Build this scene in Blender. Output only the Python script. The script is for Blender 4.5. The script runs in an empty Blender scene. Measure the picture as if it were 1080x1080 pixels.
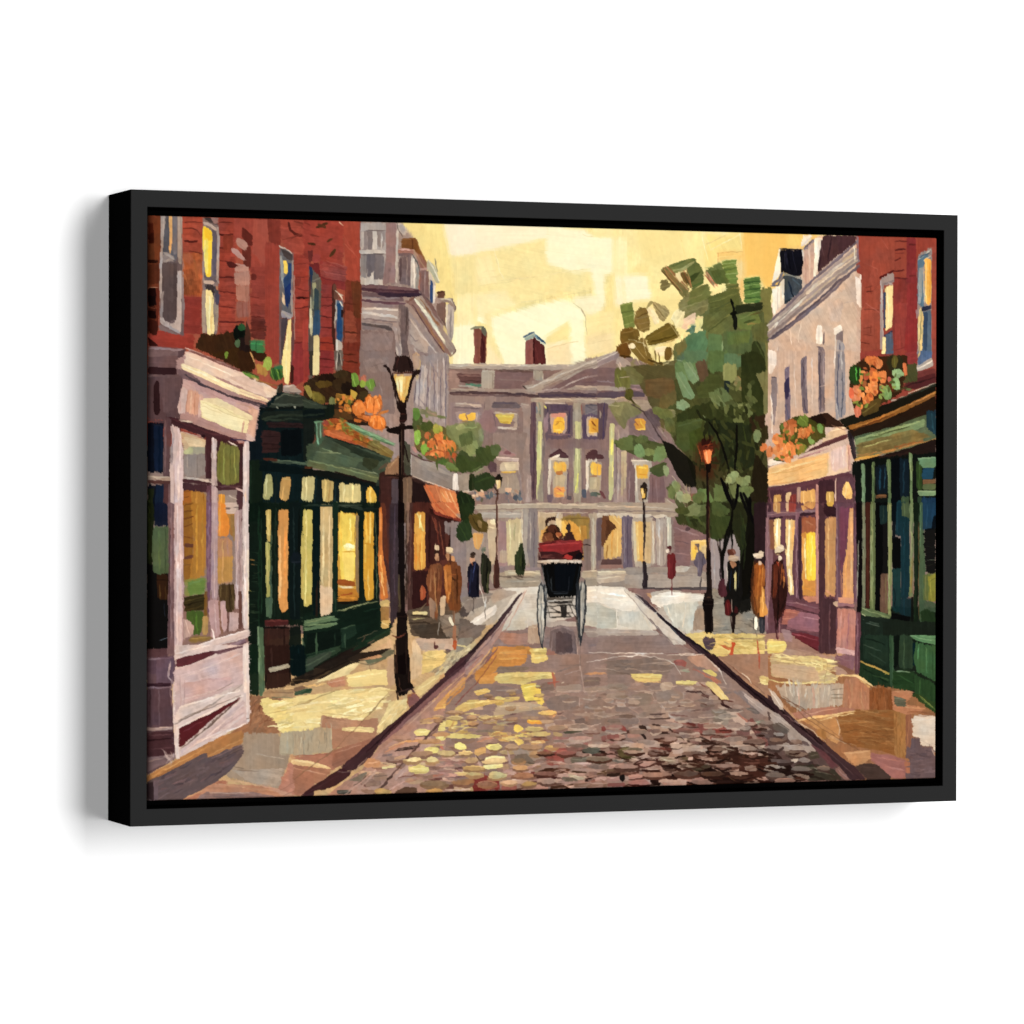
# A framed canvas painting of an old street hanging on a white wall
import numpy as np, math
# ---------------------------------------------------------------- the painting
# The picture is painted stroke by stroke on the canvas: every stroke below is a
# polygon (p), a brush line (s), a dab (d) or a scatter of short strokes (g), with
# its colour.  Strokes are measured on the canvas face and laid one over another.
PW, PH = 1248, 832                      # paint samples across / down the canvas face
WRAP = 16                               # further columns that fold round the left edge
CANVAS_FROM_SHEET = np.array([[0.00110312477, 1.38296246e-06, -0.181354911], [-4.5829316e-05, 0.00159483412, -0.355098718], [-9.15472824e-05, -1.39232093e-06, 1.0]])   # stroke sheet -> canvas face (0..1, 0..1)
rng = np.random.RandomState(7)

def _blur(a, k, axis):
    if k < 2: return a
    n = a.shape[axis]
    f = np.fft.rfft(a, axis=axis)
    w = np.exp(-2*(np.pi*np.fft.rfftfreq(n)*k*0.5)**2)
    sh = [1, 1]; sh[axis] = -1
    return np.fft.irfft(f*w.reshape(sh), n=n, axis=axis)
def _norm(a):
    a = a-a.mean(); return a/a.std()
TN = 1024
STREAK = _norm(_norm(_blur(_blur(rng.randn(TN, TN), 26, 1), 1.2, 0)) + .55*_norm(_blur(_blur(rng.randn(TN, TN), 30, 1), 3.2, 0))).astype(np.float32)
MOTTLE = _norm(_blur(_blur(rng.randn(TN, TN), 22, 1), 22, 0)).astype(np.float32)
FINE = _norm(_blur(_blur(rng.randn(TN, TN), 3, 1), 3, 0)).astype(np.float32)
WX = _norm(_norm(_blur(_blur(rng.randn(TN, TN), 9, 1), 9, 0))+.7*_norm(_blur(_blur(rng.randn(TN, TN), 3.5, 1), 3.5, 0))).astype(np.float32)
WY = _norm(_norm(_blur(_blur(rng.randn(TN, TN), 9, 1), 9, 0))+.7*_norm(_blur(_blur(rng.randn(TN, TN), 3.5, 1), 3.5, 0))).astype(np.float32)

img = np.zeros((PH, PW+WRAP, 3), np.float32); img[:] = (.55, .46, .42)
hgt = np.zeros((PH, PW+WRAP), np.float32)
pid = np.zeros((PH, PW+WRAP), np.int16)

def to_canvas(pts):
    p = np.asarray(pts, float); q = np.c_[p, np.ones(len(p))] @ CANVAS_FROM_SHEET.T
    return np.c_[WRAP+q[:, 0]/q[:, 2]*PW, q[:, 1]/q[:, 2]*PH]

def window(lo, hi, m=3):
    x0 = max(0, int(lo[0]-m)); y0 = max(0, int(lo[1]-m)); x1 = min(PW+WRAP, int(hi[0]+m)+1); y1 = min(PH, int(hi[1]+m)+1)
    return (x0, y0, x1, y1) if x1 > x0 and y1 > y0 else None

def grid(w, wob=.5):
    x0, y0, x1, y1 = w
    Y, X = np.mgrid[y0:y1, x0:x1].astype(np.float32)
    ox, oy = rng.randint(0, TN, 2)
    a, b = (Y.astype(int)+oy) % TN, (X.astype(int)+ox) % TN
    return X+.5+wob*WX[a, b], Y+.5+wob*WY[a, b], X, Y

def tex(T, X, Y, ang, sc=1.0):
    c, s = math.cos(ang), math.sin(ang); ox, oy = rng.randint(0, TN, 2)
    u = ((X*c+Y*s)*sc+ox).astype(int) % TN; v = ((-X*s+Y*c)*sc+oy).astype(int) % TN
    return T[v, u]

def lay(w, cov, col, var, ang, X, Y, cid, edge=.35, op=.97):
    x0, y0, x1, y1 = w
    n = tex(STREAK, X, Y, ang); m = tex(MOTTLE, X, Y, ang); f = tex(FINE, X, Y, 0)
    cov = np.clip(cov, 0, 1)
    a = np.clip(cov*(1+edge*n*(1-cov)*2), 0, 1)*op
    sh = 1+var*(.46*n+.40*m+.40*f)
    hue = var*.30*tex(MOTTLE, X, Y, ang, 1.7)
    c = np.stack([col[0]*(sh+hue), col[1]*sh, col[2]*(sh-hue)], -1)
    c += var*.10*(.62*n+.3*f)[..., None]
    A = a[..., None]
    img[y0:y1, x0:x1] = img[y0:y1, x0:x1]*(1-A)+A*c
    lift = rng.uniform(.2, .8)
    hgt[y0:y1, x0:x1] = hgt[y0:y1, x0:x1]*(1-a)+a*(lift+.35*n)
    if cid is not None:
        s = pid[y0:y1, x0:x1]; s[a > .5] = cid

def round_off(P, most=3.2):
    # brush-made corners are a little round
    A = np.roll(P, 1, 0)-P; B = np.roll(P, -1, 0)-P
    a = np.sqrt((A**2).sum(1))+1e-6; b = np.sqrt((B**2).sum(1))+1e-6
    ca = np.minimum(.28*a, most)/a; cb = np.minimum(.28*b, most)/b
    return np.stack([P+A*ca[:, None], P+.22*(A*ca[:, None]+B*cb[:, None]), P+B*cb[:, None]], 1).reshape(-1, 2)

def poly(P, col, cid, var=.06, ang=None, wob=.36, soft=0):
    P0 = P; P = round_off(P)
    w = window(P.min(0), P.max(0), 3+2*soft)
    if not w: return
    if ang is None:
        e = np.roll(P0, -1, 0)-P0; k = np.argmax((e**2).sum(1)); ang = math.atan2(e[k, 1], e[k, 0])
    XX, YY, X, Y = grid(w, wob)
    size = min(np.ptp(P0[:, 0]), np.ptp(P0[:, 1])); amp = min(1.2, .06*size)*(0 if soft else 1)
    if amp > .3:                                     # bristles run on past, or stop short of, the end of the stroke
        d = tex(STREAK, X, Y, ang, 1.35)*amp; XX = XX+d*math.cos(ang); YY = YY+d*math.sin(ang)
    cov = np.zeros(X.shape, np.float32)
    for dx, dy in ((-.25, -.25), (.25, -.25), (-.25, .25), (.25, .25)):
        ins = np.zeros(X.shape, bool); px = XX+dx; py = YY+dy
        for (ax, ay), (bx, by) in zip(P, np.roll(P, -1, 0)):
            if ay == by: continue
            ins ^= ((ay > py) != (by > py)) & (px < (bx-ax)*(py-ay)/(by-ay)+ax)
        cov += .25*ins
    for axis in ((0, 1) if soft else ()):
        z = [(0, 0), (0, 0)]; z[axis] = (int(soft)+1, int(soft))
        c = np.cumsum(np.pad(cov, z, mode='edge'), axis=axis); k = 2*int(soft)+1
        cov = (np.take(c, range(k, c.shape[axis]), axis)-np.take(c, range(0, c.shape[axis]-k), axis))/k
        cov = cov if cov.shape == X.shape else cov[:X.shape[0], :X.shape[1]]
    lay(w, cov, col, var, ang, X, Y, cid, op=rng.uniform(.90, .985))

def stroke(P, wd, col, cid, var=.08, wob=.5, taper=.3):
    r = max(.42, wd*.5)
    w = window(P.min(0)-r, P.max(0)+r)
    if not w: return
    XX, YY, X, Y = grid(w, wob)
    best = np.full(X.shape, 1e9, np.float32); T = np.zeros_like(best)
    seg = np.sqrt(((P[1:]-P[:-1])**2).sum(1)); tot = seg.sum()+1e-6; acc = 0
    for (a, b, L) in zip(P[:-1], P[1:], seg):
        d = b-a; t = np.clip(((XX-a[0])*d[0]+(YY-a[1])*d[1])/(L*L+1e-9), 0, 1)
        D = np.hypot(XX-a[0]-t*d[0], YY-a[1]-t*d[1])
        k = D < best; best[k] = D[k]; T[k] = ((acc+t*L)/tot)[k]; acc += L
    prof = 1-taper*(np.abs(2*T-1)**4)
    ang = math.atan2(P[-1, 1]-P[0, 1], P[-1, 0]-P[0, 0])
    cov = np.clip(r*prof-best+.5, 0, 1)
    if wd < .84: cov = cov*wd/.84
    lay(w, cov, col, var, ang, X, Y, cid, op=.95)

def dab(c, rx, ry, rot, col, cid, var=.09):
    t = np.linspace(0, 2*math.pi, 15)[:-1]; k = 1+.10*np.sin(2*t+rng.rand()*6.3)+.07*np.sin(3*t+rng.rand()*6.3)
    x = rx*np.cos(t)*k; y = ry*np.sin(t)*k; cr, sr = math.cos(rot), math.sin(rot)
    return np.c_[c[0]+x*cr-y*sr, c[1]+x*sr+y*cr]

SOFT = {'sky': 4}; VARY = {'sky': .5, 'hall': .8}
def hexc(h):
    # pigment colour of a stroke: the noted colour, a little greyer and deeper
    c = np.array([int(h[i:i+2], 16)/255 for i in (0, 2, 4)]); y = c @ (.3, .59, .11)
    mauve = max(0., min(c[0], c[2])-c[1])*2.2
    teal = max(0., min(c[1], c[2])-c[0])*.9
    c = c-np.array([max(0, c[0]-max(c[1], c[2]))*.09, max(0, min(c[0], c[1])-c[2])*.02*(c[1] < c[0]), -max(0, min(c[0], c[1])-c[2])*.13*(c[1] < c[0])])
    m = max(0., min(c[0], c[2])-c[1]); c[2] -= .45*m; c[1] += .10*m      # mauves lean to brown
    if c[1] > c[0] and c[1] >= c[2]: c[2] -= .35*max(0., c[2]-c[0]); c[0] += .22*(c[1]-c[0])
    if c[1] > max(c[0], c[2]) and y < .4: c = y+(c-y)*.85                  # deep greens are dull
    c = y+(c-y)*(.97-min(.10, mauve)-min(.12, teal))
    w = max(0., 1-(c.max()-c.min())/.35); c = c*(1+w*.055, 1, 1-w*.07)      # greys are warm
    if c[1] < .55*c[0]: c[1:] += .11*(c[0]-max(c[1], c[2]))              # brick is dusty
    if y > .55: c[:2] *= 1+.16*max(0., min(c[0], c[1])-c[2])             # lit yellows are light
    c = np.clip(c, 0, 1); return np.clip(c**(1+.16*(1-y)**2)-.03*(1-c)**2*(c > .02), 0, 1)

def inside(P, q):
    ins = np.zeros(len(q), bool)
    for (ax, ay), (bx, by) in zip(P, np.roll(P, -1, 0)):
        if ay == by: continue
        ins ^= ((ay > q[:, 1]) != (by > q[:, 1])) & (q[:, 0] < (bx-ax)*(q[:, 1]-ay)/(by-ay)+ax)
    return ins

def paint(text, ids):
    ox = oy = 0.0; sc = 1.0; cid = 0; key = ''
    def P(toks): return np.array([[float(v) for v in t.split(',')] for t in toks])
    def C(a): return to_canvas(np.c_[a[:, 0]/sc+ox, a[:, 1]/sc+oy])
    for line in text.splitlines():
        t = line.split()
        if not t or t[0][0] == '#': continue
        k = t[0]
        if k == 'o': ox, oy, sc = float(t[1]), float(t[2]), float(t[3]); continue
        if k[0] == '@': key = k[1:]; cid = ids[key]; continue
        if k == 'c':       # c top-row bottom-row stone-colours gap-colours share polygon: rows of cobbles
            y, yb = float(t[1]), float(t[2]); cols = [hexc(c) for c in t[3].split(',')]; gaps = [hexc(c) for c in t[4].split(',')]
            share, mix = float(t[5]), float(t[6]); A = P(t[7:])
            while y < yb:
                rh = 4.8+6.2*((y-725)/115.)
                x = A[:, 0].min()+rng.uniform(0, 12)
                while x < A[:, 0].max():
                    ln = rh*rng.uniform(1.5, 3.3); cx, cy = x+ln/2, y+rng.uniform(-1, 1); x += ln+rh*.35
                    if rng.rand() > share or not inside(A, np.array([[cx, cy]]))[0]: continue
                    q = to_canvas([[cx, cy]])[0].astype(int)
                    if not (0 <= q[0] < PW+WRAP and 0 <= q[1] < PH): continue
                    under = img[q[1], q[0]]; c = under*mix+cols[rng.randint(len(cols))]*(1-mix)
                    tilt = (cx-600)/300.*.10*rng.uniform(.3, 1)
                    h = rh*.36*rng.uniform(.7, 1.1)
                    S = dab((0, 0), ln*.5, h, tilt, None, cid)+(cx, cy)
                    poly(to_canvas(S), c*(1+.07*rng.randn()), cid, .07, ang=tilt)
                    g = gaps[rng.randint(len(gaps))]
                    e = np.array([[cx-ln*.46, cy+h*.5], [cx-ln*.2, cy+h*1.0], [cx+ln*.2, cy+h*1.05], [cx+ln*.48, cy+h*.4]])
                    if rng.rand() < .8: stroke(to_canvas(e), rh*.40*rng.uniform(.6, 1.3), g*.8+under*.2, cid)
                    if rng.rand() < .35: stroke(to_canvas(e[::-1]*[1, -1]+[0, 2*cy]), rh*.16, c*1.22, cid)
                y += rh*.86
            continue
        if k == 'g':       # g colours count length width angle spread polygon
            cols = [hexc(c) for c in t[1].split(',')]; n = int(t[2]); L, wd, an, sp = map(float, t[3:7])
            A = P(t[7:]); q = rng.uniform(A.min(0), A.max(0), (n*6, 2)); q = q[inside(A, q)][:n]
            for c in q:
                th = math.radians(an+sp*rng.randn()); l = L*rng.uniform(.6, 1.3)*.5; d = np.array([math.cos(th), math.sin(th)])*l
                b = np.array([-d[1], d[0]])*.12*rng.randn()
                stroke(C(np.array([c-d, c+b, c+d])), wd*rng.uniform(.7, 1.25)*1.45/sc, cols[rng.randint(len(cols))]*(1+.05*rng.randn()), cid, .07)
            continue
        col = hexc(t[1]); i = 2
        var, ang = None, None
        soft = SOFT.get(key, 0)
        while t[i][0] in 'avf':
            if t[i][0] == 'f': soft = int(t[i][1:])
            elif t[i][0] == 'a': ang = math.radians(float(t[i][1:]))
            else: var = float(t[i][1:])
            i += 1
        kw = {} if var is None else {'var': var*VARY.get(key, 1)}
        if k == 'p': poly(C(P(t[i:])), col, cid, ang=ang, soft=soft, **kw)
        elif k == 's':
            a = C(P(t[i+1:])); stroke(a, (float(t[i])*1.12+.6)*1.45/sc, col, cid, **kw)
        elif k == 'd':
            c = P(t[i:i+1])[0]; r = P(t[i+1:i+2])[0]; rot = math.radians(float(t[i+2])) if len(t) > i+2 else 0
            poly(C(dab(c, r[0], r[1], rot, col, cid)), col, cid, var or .08, ang=rot+1.2)
        else: raise ValueError(line)

def blend(a, r=2):
    # wet paint pulled together: each sample takes the calmest of the four patches that meet in it
    def box(z):
        c = np.cumsum(np.cumsum(np.pad(z, ((r+1, r), (r+1, r)) + ((0, 0),)*(z.ndim-2), mode='edge').astype(np.float64), 0), 1)
        k = r+1
        return (c[k:, k:]-c[:-k, k:]-c[k:, :-k]+c[:-k, :-k])/(k*k)
    m = box(a); y = a @ np.array([.3, .59, .11]); v = box(y*y)-box(y)**2      # patches of (r+1)^2, ending at each sample
    H, W = y.shape; best = np.full((H, W), 1e9); out = np.zeros_like(a)
    for dy in (0, r):
        for dx in (0, r):
            vv, mm = v[dy:dy+H, dx:dx+W], m[dy:dy+H, dx:dx+W]
            k = vv < best; best[k] = vv[k]; out[k] = mm[k]
    return out

PIGMENT_SCALE = .61
KEY_LOC, KEY_SX, KEY_SY, KEY_W, FILL_W, AMBIENT = (4.3, -8, 2.3), 5.2, 9.4, 1730, 275, .012

STROKES = """
o 0 0 1
@sky
p f2dd90 a80 150,215 995,215 995,430 150,430
@hall
p 8d7672 a90 465,376 560,388 655,372 705,392 760,440 760,605 465,608
@lgrey
p 9b8784 a90 378,228 432,228 482,320 482,606 378,600
@rgrey
p d3b4a2 a60 806,345 835,250 908,248 910,490 800,490
@lbrick
p a63d2a a90 150,222 382,224 380,470 150,470
@rbrick
p a43b2a a90 903,246 992,248 992,440 903,440
@road
p 8a6a64 a5 150,628 992,612 992,850 150,850
@lpave
p c9a473 a30 150,700 420,650 545,618 555,630 345,850 150,850
@rpave
p b98a62 a30 680,625 820,640 905,700 992,740 992,850 905,828
o 490 220 6
@sky
p f4ebd0 v.03 -60,60 530,70 530,200 190,268 0,305 -60,320
p f1dc96 v.05 a10 -60,300 0,300 520,190 525,345 690,400 820,400 820,510 500,560 200,660 -60,740
p f3e0a3 v.04 60,310 170,290 225,470 60,480
p f6f0cf v.03 a5 520,110 760,130 820,180 980,180 985,400 885,420 890,620 830,560 800,400 690,405 520,345
p f5e2a0 v.04 a5 815,115 1080,120 1080,420 1000,420 985,195 930,185 815,185
p f0d78c v.05 1000,300 1080,300 1080,430 960,430 990,340
p f6eed0 v.04 980,430 1080,430 1080,620 1010,600
p f1da8e v.05 a85 905,450 990,440 1010,590 1000,700 880,740 900,640
p f5ecc9 v.04 680,560 870,550 880,640 790,690 690,600
p f3e5ae v.04 a10 -60,560 260,520 330,620 -60,720
p f8f3d2 v.03 a20 -60,720 130,670 190,680 600,575 680,590 760,650 770,960 680,990 250,1000 150,720 -60,720
p f0dc9b v.04 a85 110,660 170,660 180,830 250,990 140,990 140,750
p f4da8c v.05 505,815 665,710 670,840 510,870
p f2d9a5 v.04 510,870 670,840 680,990 510,990
p f3dc98 v.04 780,690 880,660 1000,640 990,760 770,800
p f0d8a0 v.05 a-20 770,800 980,770 970,900 770,950
p f2dfb0 v.04 140,860 230,960 240,1000 130,1000
p f5ecc6 v.04 -60,800 50,780 60,990 -60,990
s e9d8a0 5 190,280 235,440 245,450
s fbf3cf 4 185,262 205,330 228,410 250,450
s e2cb8d 3 100,490 260,468 420,425
s d8c493 3 110,405 200,395
s e3cc92 3 120,440 210,430 225,420
s e8d59a 5 230,460 800,380
s ead79d 4 330,600 800,520
s 97896f 3 690,605 740,635 768,690 772,800
s b3a284 4 735,640 765,680
s c9b280 3 520,890 620,860 720,840
s cdb98a 3 780,860 880,835 940,830
s d8c79b 3 880,600 885,650
s d9c690 4 740,165 780,180 820,180
o 320 220 6
@sky
p f2d67e v.06 a90 590,60 890,60 930,330 950,560 1090,540 1090,1000 900,1000 880,300
p f3da88 v.05 a85 620,90 880,95 940,400 940,560 820,540 740,200
p f0d381 v.05 a100 640,95 760,95 900,380 880,500
p f4ead2 v.03 885,80 1090,80 1090,290 930,310
p efdb95 v.05 930,310 1090,290 1090,560 960,560
p f3e3aa v.05 960,560 1090,540 1090,730 960,740
p f7f1d0 v.04 950,740 1090,720 1090,1000 940,1000
@hall
p 9b8d80 920,985 1090,985 1090,1010 920,1015
p 7a655d 930,1012 1090,1015 1090,1040 940,1040
p 977d76 950,1040 1090,1040 1090,1090 950,1090
o 650 220 6
@sky
p f3dd92 v.05 a100 -20,110 830,110 830,300 640,520 400,800 -20,900
p f4e09b v.06 a95 0,120 110,120 170,330 60,410 0,420
p f6e7b0 v.04 -10,180 60,190 75,420 -10,430
p f0d88c v.04 a75 150,140 420,140 460,320 250,370 160,300
p f4e3a5 v.05 540,140 720,130 660,210 560,230
p f8f0d2 v.03 35,425 200,420 220,580 200,640 60,600
p f5e9c3 v.05 -10,430 40,430 60,620 -10,620
p efd27a v.05 a60 560,160 800,170 800,300 650,310 600,390 560,380
p f1d98c v.04 80,590 420,560 400,820 200,760
s e9cc7e 4 400,150 430,300
s fbf0c0 4 540,170 580,330
s fbf0c0 3 560,150 600,270
s d7bd7d 3 565,235 700,165
s cdb277 3 570,225 690,175
s fbf2c6 4 600,260 780,165
s fbf0c4 5 780,160 800,280
p efba58 v.03 a88 800,145 1090,150 1090,520 960,510 900,430 800,440
p eec068 v.05 a90 640,270 820,270 820,300 820,440 770,480 760,320 640,345
s e9a85a 6 640,285 800,272
s d98d50 4 640,290 642,335
s f7d784 5 640,315 790,290
p f0c366 v.05 960,430 1010,420 980,500 960,510
p eecf8a v.05 760,330 810,330 805,600 770,560
p e9b764 v.05 775,440 810,440 805,590 780,580
o 810 220 6
@sky
p eeb957 v.03 a88 -20,140 300,140 300,260 80,260 20,480 -20,500
p f1c765 v.04 a70 120,170 230,170 200,245 120,245
o 150 220 6
@lbrick
p 74341b a88 30,30 125,30 105,800 30,800
p a8402a v.1 a5 250,40 390,50 385,560 260,560
p a95026 a80 v.12 258,280 385,280 380,560 262,550
p 963228 a5 260,560 380,560 375,800 255,790
p a43426 a3 40,800 110,770 330,800 330,890 40,870
p 9d3a2a v.09 a2 485,60 600,60 590,790 485,790
p a84030 v.05 a88 585,60 800,60 790,380 690,400 585,200
p 9c3a2d v.08 a3 690,370 790,370 780,740 690,760
p b04a38 v.04 a90 705,70 800,70 795,220 780,370 700,280
p a43a2b v.05 a90 780,210 870,215 865,980 780,990
p 8c3226 a90 795,65 875,70 880,230 800,210
p a8402f v.08 a5 870,65 1080,70 1080,280 960,290 890,230
p a5382a v.08 a4 955,290 1060,290 1060,1080 960,1080
p 9a2f2c v.07 a90 960,850 1055,850 1050,1080 960,1080
p 6c2c24 a3 v.1 690,690 780,700 780,830 690,820
s 5e2a20 5 695,770 780,770
s 4a1510 11 490,165 540,172 575,165
s 571c14 6 490,90 575,90
s 5a1d15 8 490,250 580,265
p 8f3420 510,165 575,170 575,270 515,275
s 66201a 6 490,330 580,345
s 5c1c18 9 490,437 580,437
s 63201b 8 490,520 590,535
s 611d1a 6 490,620 590,630
s 611d1a 9 490,715 650,718
s 6d241c 7 690,690 770,690
s 6d241c 5 690,560 740,570
s 7a2a20 5 700,430 720,425
p 7f2c22 v.1 690,415 725,415 725,450 690,460
s 3a0f0c 10 980,568 1050,566
s 611d18 8 970,628 1050,625
s 5c1917 6 960,850 1050,850
s 72241c 5 970,440 1050,430
s 72241c 5 965,500 1050,520
s 72241c 4 960,360 1050,345
p 8f3427 a80 970,440 1010,440 1000,500 960,500
s 63231a 14 925,90 940,140 970,165 1030,180
s 7c2e20 8 960,80 1030,100
s 6a2a1d 8 1010,120 1080,150
s 7a2c20 6 890,200 1000,170 1070,190
s 5f1f18 6 265,130 310,125 350,140 365,165
s 5a1c16 10 265,210 300,215 350,205
s 62211a 6 270,90 380,85
s 5e1e18 6 300,270 380,290
d b05f3c 295,318 32,36
s bf6a44 6 300,300 310,330
s b05a2e 8 265,420 290,480
s a6562a 10 330,330 350,440
p 5a1d0c 40,90 115,90 90,210 40,205
p 3d1208 50,150 110,160 100,205 45,205
p 3c1106 45,200 95,205 95,225 45,225
p 6d3318 40,225 100,225 100,340 40,340
p 311008 40,320 110,330 95,350 40,345
p 5d2915 40,350 110,350 110,480 40,480
p 7e3b1c 70,60 120,60 115,330 80,320
p 210806 38,505 95,510 100,610 40,615
p 180605 38,540 90,560 85,620 40,620
p 4a1c10 40,620 100,620 100,700 40,700
p 1f0905 38,640 95,655 95,695 40,690
p 42180e 40,700 105,710 95,805 40,790
p 6d2817 90,490 108,500 105,760 92,700
p 3b1310 38,810 110,870 40,870
s b9a094 3 40,500 95,503
s 9a5c44 4 45,625 100,632
p 6a5c62 a90 v.06 118,40 255,45 268,810 110,770
p a49690 a90 v.08 118,45 155,45 160,260 125,330 120,330
p 61626c a92 v.05 150,45 222,45 220,330 165,340 128,300
p 55565f a90 v.06 160,45 175,45 180,260 150,280 130,270
p 716e78 a90 v.05 190,45 220,45 220,280 195,290
p d9a05e a90 v.08 172,45 190,45 192,180 185,290 172,285
p ad9a8e a90 v.08 222,45 255,45 258,240 250,360 228,340
s 8d7f7c 5 245,60 250,340
p 8a7f80 130,300 150,270 205,310 195,335 140,345
s b3a7a3 9 140,280 200,315
s a99c9a 9 130,345 175,325
p 57494c a90 v.05 125,345 222,350 222,710 150,720 125,690
p 5f5153 a90 v.05 135,350 200,350 200,600 140,560
s b1a5a4 12 122,280 118,560
p b2a5a5 a90 v.05 225,390 252,400 250,790 150,740 112,720 115,680 150,720 205,725 222,690
p 9b8f93 a90 v.07 120,540 145,520 135,560 130,700 115,680
s a99ca0 14 118,720 240,790
s b9adad 9 234,410 238,650
p 7b6a72 110,735 240,795 262,810 262,790 240,800 112,770
s 8e7c80 12 255,400 262,700
s 9a8280 6 250,200 258,420
p 7d7379 a90 v.06 385,55 485,100 490,250 480,790 380,790
p 9a8d8e a90 383,80 400,80 400,460 383,460
p 413a40 390,55 430,60 470,90 480,110 460,110 405,75
p 9f7c78 430,55 485,60 480,100 455,95
s b5a8a6 14 393,92 440,110 470,135
s b7a9a6 12 478,120 486,200 480,440
p 5c5a6d a90 v.06 445,130 472,150 470,420 450,450
p 655e6b a90 390,400 480,440 470,470 390,440
p f3cb2b a93 v.04 388,110 440,135 445,190 438,430 420,435 402,420 398,350 386,240
p f6d95a a92 v.05 402,205 420,195 418,420 402,410
p e9b31c a90 v.05 390,115 440,140 443,205 400,190
s fff0ae 7 398,200 402,380
p c4ab9c 390,455 460,462 455,482 390,472
p 40373e a90 v.05 390,480 460,485 460,550 440,550 425,520 400,510
p 4a4652 455,490 480,500 490,600 470,600
s 9a8a86 10 470,440 490,470
s c2825c 10 470,490 478,520
p a09084 a90 v.06 380,520 405,520 405,790 380,790
p efd790 a90 v.05 404,512 440,515 455,560 455,790 445,820 425,800 408,790
s fff4c8 6 425,560 425,760
s d4b36e 7 445,560 443,780
p 4b4a60 a90 465,540 490,540 485,610 470,620
p a29385 a90 v.1 458,600 482,610 480,780 458,770
p 64241c 640,120 705,180 690,240 650,220 630,170
p 6a2a20 630,240 690,240 690,380 640,370
p b08578 600,180 640,200 670,230 660,270 630,260 590,220
p b88d84 565,255 600,258 660,320 650,335 600,305 570,280
p 58201c 530,345 560,335 610,365 640,380 560,380
s b98e84 10 595,350 660,372
p b78d82 v.05 585,385 600,365 680,368 680,400 590,402
p b08375 v.06 a88 585,400 680,402 682,490 600,490 585,470
p a87767 v.06 a88 595,490 675,490 670,590 595,585
p 9c6355 v.07 a88 595,590 675,595 675,690 600,695
s 8a4a3c 5 635,600 640,690
s b07a6a 5 680,400 678,690
s 9c4a3c 12 670,700 670,780
p 626a72 a90 v.06 870,240 960,290 960,400 950,690 870,680
p 4a4247 875,250 950,290 945,335 885,300
s b7b0ac 7 872,240 950,285
s 979b9c 16 880,310 890,440 900,500
s a49a96 10 955,330 945,500 950,680
p e9c84c 895,325 915,330 920,400 910,420 895,415
p 2b4878 a95 v.1 890,440 920,420 925,340 945,350 945,470 900,540
p 1f3670 a95 v.1 905,500 945,470 945,560 920,640 910,600
p efcba0 885,520 905,560 905,625 890,600
p 8a8796 870,640 950,670 940,700 870,690
s b3aca9 10 880,655 940,690
p 4f4552 a92 v.06 880,700 925,690 895,900 880,980 868,980
p 6a5a64 a90 868,600 882,600 880,980 868,980
p efd687 a95 v.05 925,700 948,700 940,960 930,1080 900,1080 890,960 905,850
s fbeab0 6 920,800 915,1040
p 6b4b4e a90 948,700 965,700 960,1080 940,1080
p 5d1c28 940,1010 962,1000 962,1080 940,1080
s b7aba8 4 962,420 966,830
p 5b5c58 1055,370 1080,370 1080,1080 1055,1080
p 20334f 1055,370 1080,385 1080,470 1060,520
@fla
p 3b2812 a70 v.08 330,880 380,790 470,800 570,780 690,810 690,900 620,1020 420,920
p 442c10 a60 v.06 420,920 560,960 640,1030 720,1020 690,900 600,880
p 3d2612 690,905 780,905 790,960 740,970 700,930
p 101d18 575,770 600,740 645,735 660,760 650,820 610,850 580,815
d 0c1512 612,790 36,48
d 196346 630,755 28,20
p 2a1d1c 600,830 680,800 680,910 620,910
p 4b3228 660,700 685,780 682,870 650,860
d 4b6a48 605,855 18,24
p 15835c v.08 682,830 775,840 770,915 700,910 685,880
s 2aa070 7 690,850 765,860
s 0e5a44 5 720,840 720,910
d 7c9c3e 533,930 12,24
s b58f58 9 690,920 710,965 720,990
d a8b857 795,980 28,40
d 8fa545 790,1000 20,25
p b8843a 725,980 760,1000 790,1040 780,1060 740,1030
p 3d7030 810,1020 860,1010 895,1010 895,1070 820,1080
s 7fb04a 6 830,1020 835,1075
s 2c5426 6 860,1010 865,1075
d 1c7f62 870,1005 26,18
s 4f7a2e 10 640,1035 700,1050 740,1075
s 7fa040 6 650,1045 720,1065
@lshopa
p 6a525c a2 v.06 38,872 280,885 240,985 225,1080 38,1080
p 7a6068 a2 40,880 270,890 245,930 40,940
p 35202c a3 38,1005 220,1015 220,1045 38,1045
p 5e4552 a90 230,900 275,890 250,990 240,1030 225,1010
s 9c8088 9 45,885 260,893
s cbb4b0 8 275,880 620,1028
s 7a4c46 14 305,905 640,1045
s dcb7aa 6 300,890 650,1040
p d9b0a5 a25 v.05 250,985 285,900 690,1078 600,1090
p e3bcae a25 v.05 270,930 300,925 640,1080 480,1080
p f2d5a4 a20 v.05 245,985 320,1000 460,1060 480,1085 380,1085 250,1000
p 5b4450 a20 225,1020 330,1060 330,1085 225,1085
@lgrey
o 320 220 6
@lbrick
p a8392a v.07 a10 0,65 260,75 250,400 100,330 0,300
p b0402b v.05 a80 255,80 355,80 352,460 270,460
p 98302a v.06 a5 110,330 275,370 265,520 110,480
p a04238 a8 v.1 120,330 275,370 265,470 115,430
p 9a332c v.08 a2 108,480 190,480 190,1050 105,1050
p a9321f v.07 a5 105,820 190,810 190,900 105,900
p b33a2c a90 v.06 -5,700 30,700 30,1080 -5,1080
p 7e3220 a90 v.1 265,450 370,460 365,1060 255,1060
p 93402a v.1 a5 260,640 330,660 340,850 260,860
p 6a3a20 a90 v.08 300,460 365,470 362,700 320,690
p 84301f v.1 260,850 355,850 350,1040 260,1030
s 5c2416 7 260,600 330,605
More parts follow.
